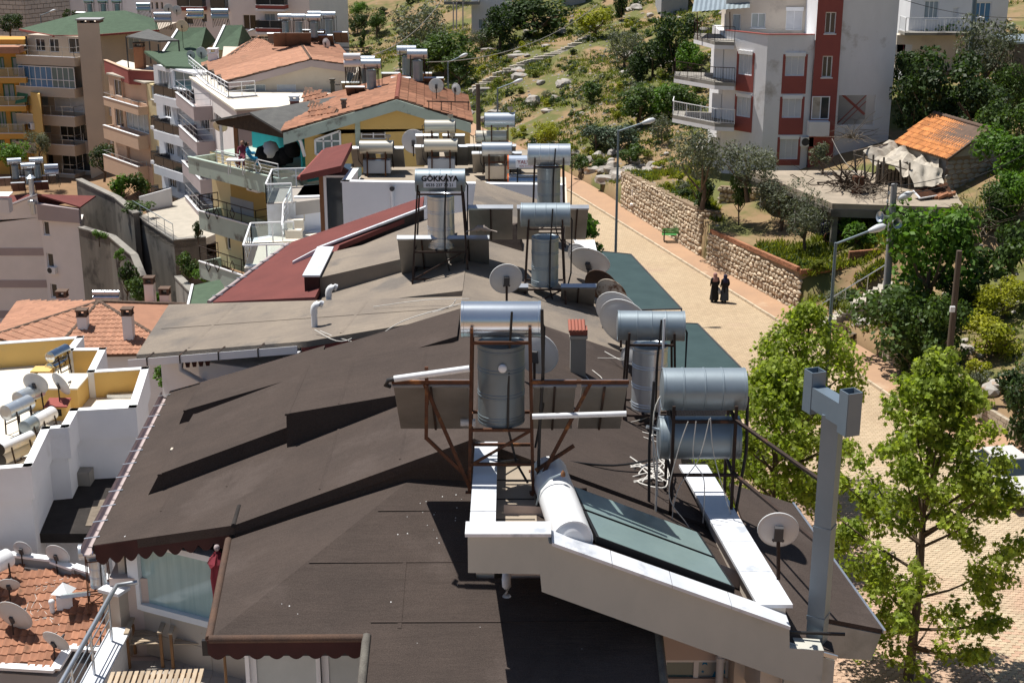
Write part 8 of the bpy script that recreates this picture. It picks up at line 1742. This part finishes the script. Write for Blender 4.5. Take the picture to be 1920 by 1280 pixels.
# ================================================================ VEGETATION, ROCKS
import numpy as np
def leaf_cloud(seed, blobs, n, size, mat, aspect=.55, lobed=False, hollow=.55, droop=.0, name='foliage'):
    r = np.random.default_rng(seed); B = np.array([(*b[0], *((b[1],)*3 if not hasattr(b[1], '__len__') else b[1])) for b in blobs], float)
    w = (B[:,3]*B[:,4]*B[:,5])**.66; k = r.choice(len(B), n, p=w/w.sum())
    d = r.normal(size=(n,3)); d /= np.linalg.norm(d, axis=1)[:,None]
    rad = hollow+(1-hollow)*r.random(n)**.6; pos = B[k,:3]+d*B[k,3:6]*rad[:,None]
    nn = d*.7+r.normal(size=(n,3))*.55+np.array([0,0,.35]); nn /= np.linalg.norm(nn, axis=1)[:,None]
    t = np.cross(nn, r.normal(size=(n,3))); t /= np.linalg.norm(t, axis=1)[:,None]; b = np.cross(nn, t); t[:,2] -= droop; s = size*(.6+.8*r.random(n))[:,None]
    if lobed: shp = [(0,-.5),(.22,-.18),(.5,-.22),(.30,.10),(.42,.42),(.12,.28),(0,.62),(-.12,.28),(-.42,.42),(-.30,.10),(-.5,-.22),(-.22,-.18)]
    else: shp = [(-.5*1,0),(0,-aspect/2),(.5,0),(0,aspect/2)]
    q = len(shp); P = np.concatenate([pos+t*s*a+b*s*c+nn*s*(.10*(abs(a)+abs(c))) for a, c in shp], axis=1).reshape(-1,3)
    me = bpy.data.meshes.new(name); me.vertices.add(n*q); me.vertices.foreach_set('co', P.ravel()); me.loops.add(n*q); me.loops.foreach_set('vertex_index', np.arange(n*q, dtype=np.int32))
    me.polygons.add(n); me.polygons.foreach_set('loop_start', np.arange(0, n*q, q, dtype=np.int32)); me.polygons.foreach_set('loop_total', np.full(n, q, dtype=np.int32)); me.update(calc_edges=True); me.materials.append(M[mat]); return me
def crown_blobs(seed, k=11, spread=.62, r=(.34,.52), zs=.9):
    rr = random.Random(seed); out = []
    for i in range(k):
        a = rr.uniform(0,2*pi); q = spread*sqrt(rr.random()); z = rr.uniform(-.55,.6)*zs; s = sqrt(max(.1,1-(z/1.05)**2)); out.append(((cos(a)*q*s, sin(a)*q*s, z), rr.uniform(*r)))
    return out
PRO = {}
def proto(mat, var, big):
    key = (mat, var, big)
    if key not in PRO:
        asp = .3 if mat == 'leaf_olive' else .6
        PRO[key] = leaf_cloud(100+var*7+hash(mat) % 1 + len(mat)*3, crown_blobs(200+var*13+len(mat), 15 if big else 9, spread=.7, r=(.26,.44)), 2600 if big else 800, .115 if big else .20, mat, asp, hollow=.45)
    return PRO[key]
def addobj(name, me, parent, loc, scale=(1,1,1), rz=0):
    o = bpy.data.objects.new(name, me); COL.objects.link(o); setp(o, parent) if parent else None; o.location = loc; o.scale = scale; o.rotation_euler.z = rz; return o
VN = [0]
def plant(label, base, centre, rx, rz_, mat, kind='tree', group=None, cat=None, bark='bark'):
    base = V(base); c = V(centre); t = thing({'tree':'tree','bush':'bush','olive':'olive_tree'}[kind], label, cat or {'tree':'tree','bush':'bush','olive':'olive tree'}[kind], base, group); VN[0] += 1; v = VN[0]; rr = random.Random(v)
    big = rx > 1.3
    addobj('crown' if kind != 'bush' else 'foliage', proto(mat, v % 3, big), t, c-base, (rx, rx*rr.uniform(.85,1.1), rz_), rr.uniform(0,6))
    m = MB(); top = c-V((0,0,rz_*.2)); th = max(.04, rx*.06); m.tube([base-V((0,0,.3)), base+(top-base)*.35+V((rr.uniform(-.1,.1)*rx,0,0)), top], th*1.3, 8, r2=th*.5)
    for k in range(4): a = rr.uniform(0,6.28); s = base+(top-base)*rr.uniform(.3,.7); m.tube([s, s+V((cos(a)*rx*.4, sin(a)*rx*.4, rz_*.35)), s+V((cos(a)*rx*.65, sin(a)*rx*.65, rz_*.7))], th*.6, 6, r2=th*.2)
    m.build('trunk' if kind != 'bush' else 'stems', bark, t); return t
def vpx(label, cx, cy, rxp, ryp, pyb, mat, kind='tree', D_=None, **k):
    b = hill_hit(cx, pyb) if D_ is None else V(atd(cx, pyb, D_)); c = V(aty(cx, cy, b.y+.3)); return plant(label, b, c, pxm(c, rxp)*1.2, pxm(c, ryp)*1.2, mat, kind, **k)
# big plane trees on the near pavement
def plane_tree(label, base, h, r, n, seed, z0=1.2):
    b = V(base); t = thing('plane_tree', label, 'tree', b, 'plane trees on the pavement'); rr = random.Random(seed); bl = []
    for i in range(190):
        u = rr.random()**.9; z = z0+(h-z0-.5)*u; R_ = r*min(1, .6+1.6*u)*(1-u**2.8)+.25; a = rr.uniform(0,6.28); q = R_*sqrt(rr.uniform(.08,1)); bl.append(((cos(a)*q, sin(a)*q, z), (rr.uniform(.28,.6), rr.uniform(.28,.6), rr.uniform(.22,.45))))
    for i in range(5): bl.append(((rr.uniform(-.3,.3), rr.uniform(-.3,.3), h-.3-i*.7), (.3+.08*i,)*3))
    addobj('crown', leaf_cloud(seed, bl, n, .135, 'leaf_plane', lobed=True, hollow=.1, droop=.2), t, (0,0,0))
    m = MB(); m.tube([b-V((0,0,.2)), b+V((.05,0,h*.3)), b+V((-.05,.05,h*.6)), b+V((0,0,h*.92))], .15, 10, r2=.03); m.build('trunk', 'bark', t)
    for c, s in bl[:26]:
        c = V(c); s0 = V((0,0,max(.8, c.z*.72-.2))); m = MB(); mid = (s0+c)/2+V((0,0,-.1)); m.tube([b+s0, b+mid, b+c], .05, 6, r2=.012); m.build('branch', 'bark', t)
P = V(atz(1703,1272,.1)); plane_tree('young plane tree with bright leaves right of the metal duct', P, 10.2, 2.8, 21000, 41)
plane_tree('plane tree half hidden behind the duct and double tank', (8.9,44.5,.1), 7.2, 2.6, 14500, 43, z0=1.6); plane_tree('plane tree between the duct and the street lamp', (10.9,49.8,.1), 7.6, 2.0, 9000, 47, z0=3)
vpx('dark leafed small tree at the right edge beside the car', 1935, 770, 52, 85, 838, 'leaf_dark')
# right slope
for a in (('large bright green tree left of the wooden pole, upper one',1745,480,92,105,600,'leaf_bright'),('dense green tree below the upper one, at the stair side',1690,600,92,82,660,'leaf_mid'),('dark green tree right of the concrete stairs, behind the pole',1760,620,60,70,690,'leaf_mid'),
 ('bright green tree at the right edge above the twigs',1885,300,60,60,370,'leaf_bright'),('dark green tree filling the gap right of the shack',1890,240,50,60,310,'leaf_mid'),('dark spreading tree in the middle of the upper right thicket',1765,165,75,80,270,'leaf_dark'),('dark tree right of the grey wall',1712,190,45,60,270,'leaf_dark'),('bright green bush in front of the white house balcony',1745,72,42,38,140,'leaf_bright'),('grey green olive at the top right before the white house',1845,95,60,75,200,'leaf_olive'),('dark tree at the right of the upper thicket',1840,200,60,60,280,'leaf_dark'),('olive toned shrub at the right edge of the thicket',1890,160,35,45,220,'leaf_mid'),
 ('yellow green shrub on the lower right slope, upper one',1880,555,50,35,600,'leaf_yellow'),('yellow green shrub on the lower right slope, middle one',1855,630,60,40,675,'leaf_yellow'),('small yellow green shrub near the wooden pole foot',1830,690,26,22,715,'leaf_yellow'),('green shrub above the yellow ones at the right edge',1900,470,40,50,530,'leaf_mid'),
 ('small olive tree in the garden before the slab, left',1462,372,44,46,438,'leaf_olive'),('leaning olive tree in the garden before the slab, right',1510,405,46,50,475,'leaf_olive'),('young thin tree growing beside the dark slab opening',1385,360,20,36,425,'leaf_mid'),('feathery light green shrub under the slab corner',1602,435,34,26,470,'leaf_bright'),
 ('dark ivy mass hanging over the rubble wall',1320,365,30,40,400,'leaf_dark'),('dark shrub mass beside the stair top',1800,540,46,36,590,'leaf_dark'),('green shrub on the slope above the yellow ones',1850,500,40,34,545,'leaf_mid'),('dark shrub at the right edge below the yellow ones',1900,720,34,30,760,'leaf_dark'),('dark bush right of the shack wall',1865,385,48,44,440,'leaf_mid'),('leafy green tree behind the twiggy shrub',1905,375,44,60,450,'leaf_bright'),('dark undergrowth between the pole and the shack',1800,430,36,30,470,'leaf_dark'),('green undergrowth left of the wooden pole foot',1720,690,44,30,725,'leaf_mid'),('dark thicket under the upper white house',1700,130,34,40,190,'leaf_dark'),('green tree filling the slope above the shack',1800,205,44,44,265,'leaf_mid')):
    l, cx, cy, rx, ry, pb, mt = a; vpx(l, cx, cy, rx, ry, pb, mt, 'olive' if mt == 'leaf_olive' else ('bush' if 'shrub' in l or 'bush' in l or 'ivy' in l else 'tree'))
# hillside above the street
for a in (('dark glossy tree left of the upper balcony',1265,75,46,52,140,'leaf_dark'),('dark tree below it on the slope',1225,105,36,36,150,'leaf_dark'),('bright green bush behind the middle balcony',1295,105,30,28,150,'leaf_bright'),('yellow green bush at the top of the hillside',1115,38,34,24,75,'leaf_yellow'),('dark spreading tree at the top centre of the hill',1000,28,62,36,75,'leaf_dark'),('small conifer like tree at the hill top',1165,12,14,24,40,'leaf_dark'),('big grey green olive on the hill left of the small house',795,55,58,55,120,'leaf_olive'),('green bush in front of the big olive',835,95,52,38,145,'leaf_mid'),('dark thicket behind the heaters on the hill',800,105,46,34,150,'leaf_mid'),('round bright bush at the left of the hill',672,16,15,13,36,'leaf_bright'),('dark bronze tree at the left of the hill',672,42,20,18,66,'leaf_dark'),('green leaning tree beside the bronze one',707,42,20,22,70,'leaf_mid'),('small dark cypress by the left of the hill',679,72,8,18,94,'leaf_dark'),('dark tree right of the small white house',935,45,38,38,95,'leaf_dark'),('grey green bush under the small white house',905,68,26,20,92,'leaf_olive'),('pale bushy tree above the steps',1170,85,34,34,130,'leaf_olive'),('dark bush in the middle of the slope',1195,125,28,28,160,'leaf_dark'),('bright bush below the middle balcony, left',1245,185,38,32,225,'leaf_bright'),('green bush line below the middle balcony, centre',1200,195,44,34,240,'leaf_mid'),('green bush below the middle balcony, right',1285,190,34,32,225,'leaf_mid'),('small round green shrub halfway up the slope',1112,170,22,20,195,'leaf_mid'),('grey green bush left of the lower balcony',1240,235,22,28,270,'leaf_olive'),('prickly pear patch, left part',1118,255,28,22,285,'leaf_cactus'),('prickly pear patch, right part',1160,252,34,22,290,'leaf_cactus'),('yellow bush in flower above the flat roof tanks',1022,248,28,20,285,'leaf_yellow'),('green bush beside the street lamp foot',1180,290,24,22,318,'leaf_mid'),('yellow flowered shrub on the slope',1158,208,14,12,222,'leaf_yellow'),('dark bush at the far left of the steps',860,120,30,26,165,'leaf_mid'),('low green shrub at the hill foot behind the dishes',1090,305,20,15,330,'leaf_mid')):
    l, cx, cy, rx, ry, pb, mt = a; vpx(l, cx, cy, rx, ry, pb, mt, 'tree' if 'tree' in l or 'cypress' in l else ('olive' if 'olive' in l else 'bush'))
# left side and street side
plant('round bright green street tree behind the rooftop dishes', (2.9,61,.1), (3.05,61,6.9), 1.25, 1.35, 'leaf_bright')
for a in (('bright green shrub at the foot of the yellow block',28,290,30,26,330,'leaf_bright',128),('grey green bush between the yellow and beige blocks',72,270,24,28,320,'leaf_olive',130),('dark tree at the foot of the beige tower',195,292,28,26,335,'leaf_dark',124),('bright green bush on the retaining wall top',228,348,26,26,395,'leaf_bright',110),('dark green shrub on the retaining wall top',262,345,22,24,392,'leaf_mid',110),('climbing shrub hanging over the retaining wall',262,388,28,14,400,'leaf_mid',100),('grey green bush at the foot of the mauve block',352,500,24,26,545,'leaf_mid',88),('bright green bush beside the small green roof',388,518,24,14,540,'leaf_bright',84),('dark round shrub beside the white block',372,430,12,18,450,'leaf_dark',93),('sprouting green plant on the lower wall',186,440,13,10,455,'leaf_bright',97),('bright red flowering plant on the lower wall',224,478,12,11,500,'leaf_bright',92),('tangled scrub in the gully, lower part',262,540,26,26,580,'leaf_mid',90),('green bush below the tall chimney',298,560,20,16,590,'leaf_bright',84),('leafy green bush under the white gutter',318,700,32,22,745,'leaf_bright',33),('dark shrub at the gully bottom',240,520,20,34,575,'leaf_dark',92),('dark bush at the top left behind the roofs',130,32,14,14,60,'leaf_dark',160),('palm like bush at the top left corner',20,42,22,18,70,'leaf_dark',150)):
    l, cx, cy, rx, ry, pb, mt, D_ = a; vpx(l, cx, cy, rx, ry, pb, mt, 'bush', D_=D_)
for l, cx, cy, rx, ry, pb, D_ in (('round grey green olive tree in front of the red and white block',1316,292,56,62,385,85),('grey green olive tree right of the round one',1402,306,52,46,370,84),('small olive bush at the foot of the red and white block',1542,290,28,28,325,86)): vpx(l, cx, cy, rx, ry, pb, 'leaf_olive', 'olive', D_=D_)
# bare twig shrub
branch('bare grey twiggy shrub on the right slope', hill_hit(1845,430), 60, 3.2, 21, 'bark_grey', .03, 1.2, 'shrub', 'twiggy_shrub')
# ---- scrub, boulders, ground cover
sp_ = resample(WLN, 1.0)
def on_hill(rr, dmax=42, y0=44, y1=175, pw=1.25):
    while True:
        i = rr.randrange(4, len(sp_)-4); x, y = sp_[i]
        if not (y0 < y < y1): continue
        a = sp_[i-4]; b = sp_[i+4]; d = V((b[0]-a[0], b[1]-a[1])).normalized(); q = .3+dmax*rr.random()**pw
        X = x+d.y*q+rr.uniform(-.5,.5); Y = y-d.x*q; dd = sdist(WLN, X, Y)
        if dd > .25: return V((X, Y, hillz(X, Y, dd))), dd
rr = random.Random(77); free = lambda p: not (12.6 < p.x < 27 and 75.5 < p.y < 97.5)
scrub = [(proto(mt, v, False), mt) for mt in ('leaf_mid','leaf_dark','leaf_olive','leaf_yellow','grass') for v in (0,1)]
n = 0
while n < 295:
    p, dd = on_hill(rr, 40, 46, 170)
    q = proj(p)
    if not free(p) or not (560 < q[0] < 1960 and -20 < q[1] < 760): continue
    s = rr.uniform(.3,.8)*(1.15 if rr.random() < .2 else 1); me, mt = rr.choice(scrub); o = addobj('scrub_bush', me, None, p+V((0,0,s*.5)), (s, s, s*rr.uniform(.6,.9)), rr.uniform(0,6)); tag(o, 'low scrub bush on the rocky hillside', 'bush', 'scrub bushes on the hillside'); n += 1
def rock_mesh(seed):
    bm = bmesh.new(); bmesh.ops.create_icosphere(bm, subdivisions=2, radius=1); r = random.Random(seed); ph = [r.uniform(0,6) for _ in range(6)]; pl_ = [V((r.gauss(0,1), r.gauss(0,1), r.gauss(0,1))).normalized() for _ in range(7)]
    for v in bm.verts:
        c = v.co.copy(); 
        for n_ in pl_:
            e = c.dot(n_)-.62
            if e > 0: c -= n_*e*.85
        c *= 1+.10*sin(c.x*5+ph[0])*sin(c.y*5+ph[1])+.06*sin(c.z*9+ph[2]); v.co = c
    me = bpy.data.meshes.new('rock'); bm.to_mesh(me); bm.free(); me.materials.append(M['rock']); return me
ROCKS = [rock_mesh(i) for i in range(7)]; n = 0
def rocks(k, dmax, y0, y1, lo, hi, label, group):
    n = 0
    while n < k:
        p, dd = on_hill(rr, dmax, y0, y1, 1.0)
        if not free(p): continue
        s = rr.uniform(lo, hi); o = addobj('boulder', rr.choice(ROCKS), None, p+V((0,0,s*.12)), (s*rr.uniform(.8,1.5), s*rr.uniform(.7,1.1), s*rr.uniform(.5,.9)), rr.uniform(0,6)); tag(o, label, 'boulder', group); n += 1
rocks(95, 32, 98, 165, .3, .95, 'pale grey limestone boulder on the hillside', 'boulders on the hillside'); rocks(34, 3.5, 99, 112, .35, .85, 'reddish rock in the rough bank at the road bend', 'rocks at the road bend'); rocks(30, 6, 46, 64, .2, .7, 'rock on the slope behind the low block wall', 'rocks behind the block wall'); rocks(10, 2.5, 66, 72, .3, .7, 'rock beside the concrete stairs', 'rocks by the stairs')
def scatter(name, mat, count, dmax, y0, y1, gen, label=None):
    vs = []; fs = []
    for _ in range(count):
        p, dd = on_hill(rr, dmax, y0, y1, 1.3)
        if (12.6 < p.x < 27 and 79 < p.y < 97.5) or (mat != 'rock' and hn(p.x+9, p.y, .23)+.4*hn(p.x, p.y+5, .6) < -.30): continue
        gen(p, vs, fs)
    me = bpy.data.meshes.new(name); me.from_pydata(vs, [], fs); me.materials.append(M[mat]); o = bpy.data.objects.new(name, me); COL.objects.link(o); o['kind'] = 'stuff'; return o
def blades(k, h, w, spread):
    def g(p, vs, fs):
        hs = h*rr.uniform(.5,1.4)
        for _ in range(k):
            a = rr.uniform(0,6.28); b = p+V((rr.uniform(-spread,spread), rr.uniform(-spread,spread), -.04)); d = V((cos(a), sin(a), 0)); t = b+V((rr.uniform(-.5,.5)*hs, rr.uniform(-.5,.5)*hs, hs*rr.uniform(.6,1))); m = len(vs); vs += [tuple(b-d*w), tuple(b+d*w), tuple(t+d*w*.5), tuple(t-d*w*.4)]; fs.append([m,m+1,m+2,m+3])
    return g
def clump(k, R_, sz):
    def g(p, vs, fs):
        q = R_*rr.uniform(.5,1.3)
        for _ in range(k):
            d = V((rr.gauss(0,1), rr.gauss(0,1), abs(rr.gauss(0,.8)))).normalized(); c = p+d*q*rr.uniform(.5,1); a = V((rr.gauss(0,1), rr.gauss(0,1), rr.gauss(0,1))).normalized(); b = a.cross(d)*sz*rr.uniform(.5,1); a = a*sz*rr.uniform(.4,.8); m = len(vs); vs += [tuple(c-a), tuple(c-b), tuple(c+a), tuple(c+b)]; fs.append([m,m+1,m+2,m+3])
    return g
def stones(p, vs, fs):
    s = rr.uniform(.04,.17); m = len(vs)
    for c in ((-1,-1,0),(1,-1,0),(1,1,0),(-1,1,0),(0,0,1.1)): vs.append((p.x+c[0]*s*rr.uniform(.6,1.1), p.y+c[1]*s*rr.uniform(.6,1.1), p.z-.02+c[2]*s*rr.uniform(.6,1)))
    fs.extend([[m,m+1,m+4],[m+1,m+2,m+4],[m+2,m+3,m+4],[m+3,m,m+4]])
scatter('hillside_grass', 'grass', 17000, 40, 44, 175, blades(10, .22, .04, .36)); scatter('hillside_dry_grass', 'grass_dry', 6000, 40, 44, 175, blades(8, .2, .03, .36)); scatter('hillside_weeds', 'leaf_mid', 3800, 38, 44, 160, clump(20, .32, .11)); scatter('hillside_stones', 'rock', 5000, 36, 44, 165, stones)
scatter('wall_top_weeds', 'leaf_mid', 260, .5, 74, 100, clump(26, .30, .10)); scatter('garden_weeds', 'leaf_yellow', 1500, 7, 70, 100, blades(8, .30, .05, .25)); scatter('garden_grass', 'grass', 2200, 7, 66, 100, blades(9, .38, .04, .25))
scatter('upper_slope_grass', 'grass', 6000, 60, 118, 225, blades(9, .3, .06, .6)); scatter('upper_slope_scrub', 'leaf_olive', 2500, 60, 110, 225, clump(24, .5, .16)); scatter('upper_slope_dark_scrub', 'leaf_dark', 1200, 60, 104, 225, clump(26, .55, .16)); scatter('upper_slope_stones', 'rock', 2500, 60, 118, 225, stones)
n = 0
while n < 5:
    p, dd = on_hill(rr, 60, 150, 220); q = proj(p)
    if not (600 < q[0] < 900 and -10 < q[1] < 90): continue
    s = rr.uniform(.8,1.6); me, mt = rr.choice(scrub[:6]); o = addobj('scrub_bush', me, None, p+V((0,0,s*.5)), (s, s, s*.8), rr.uniform(0,6)); tag(o, 'low scrub bush on the rocky hillside', 'bush', 'scrub bushes on the hillside'); n += 1
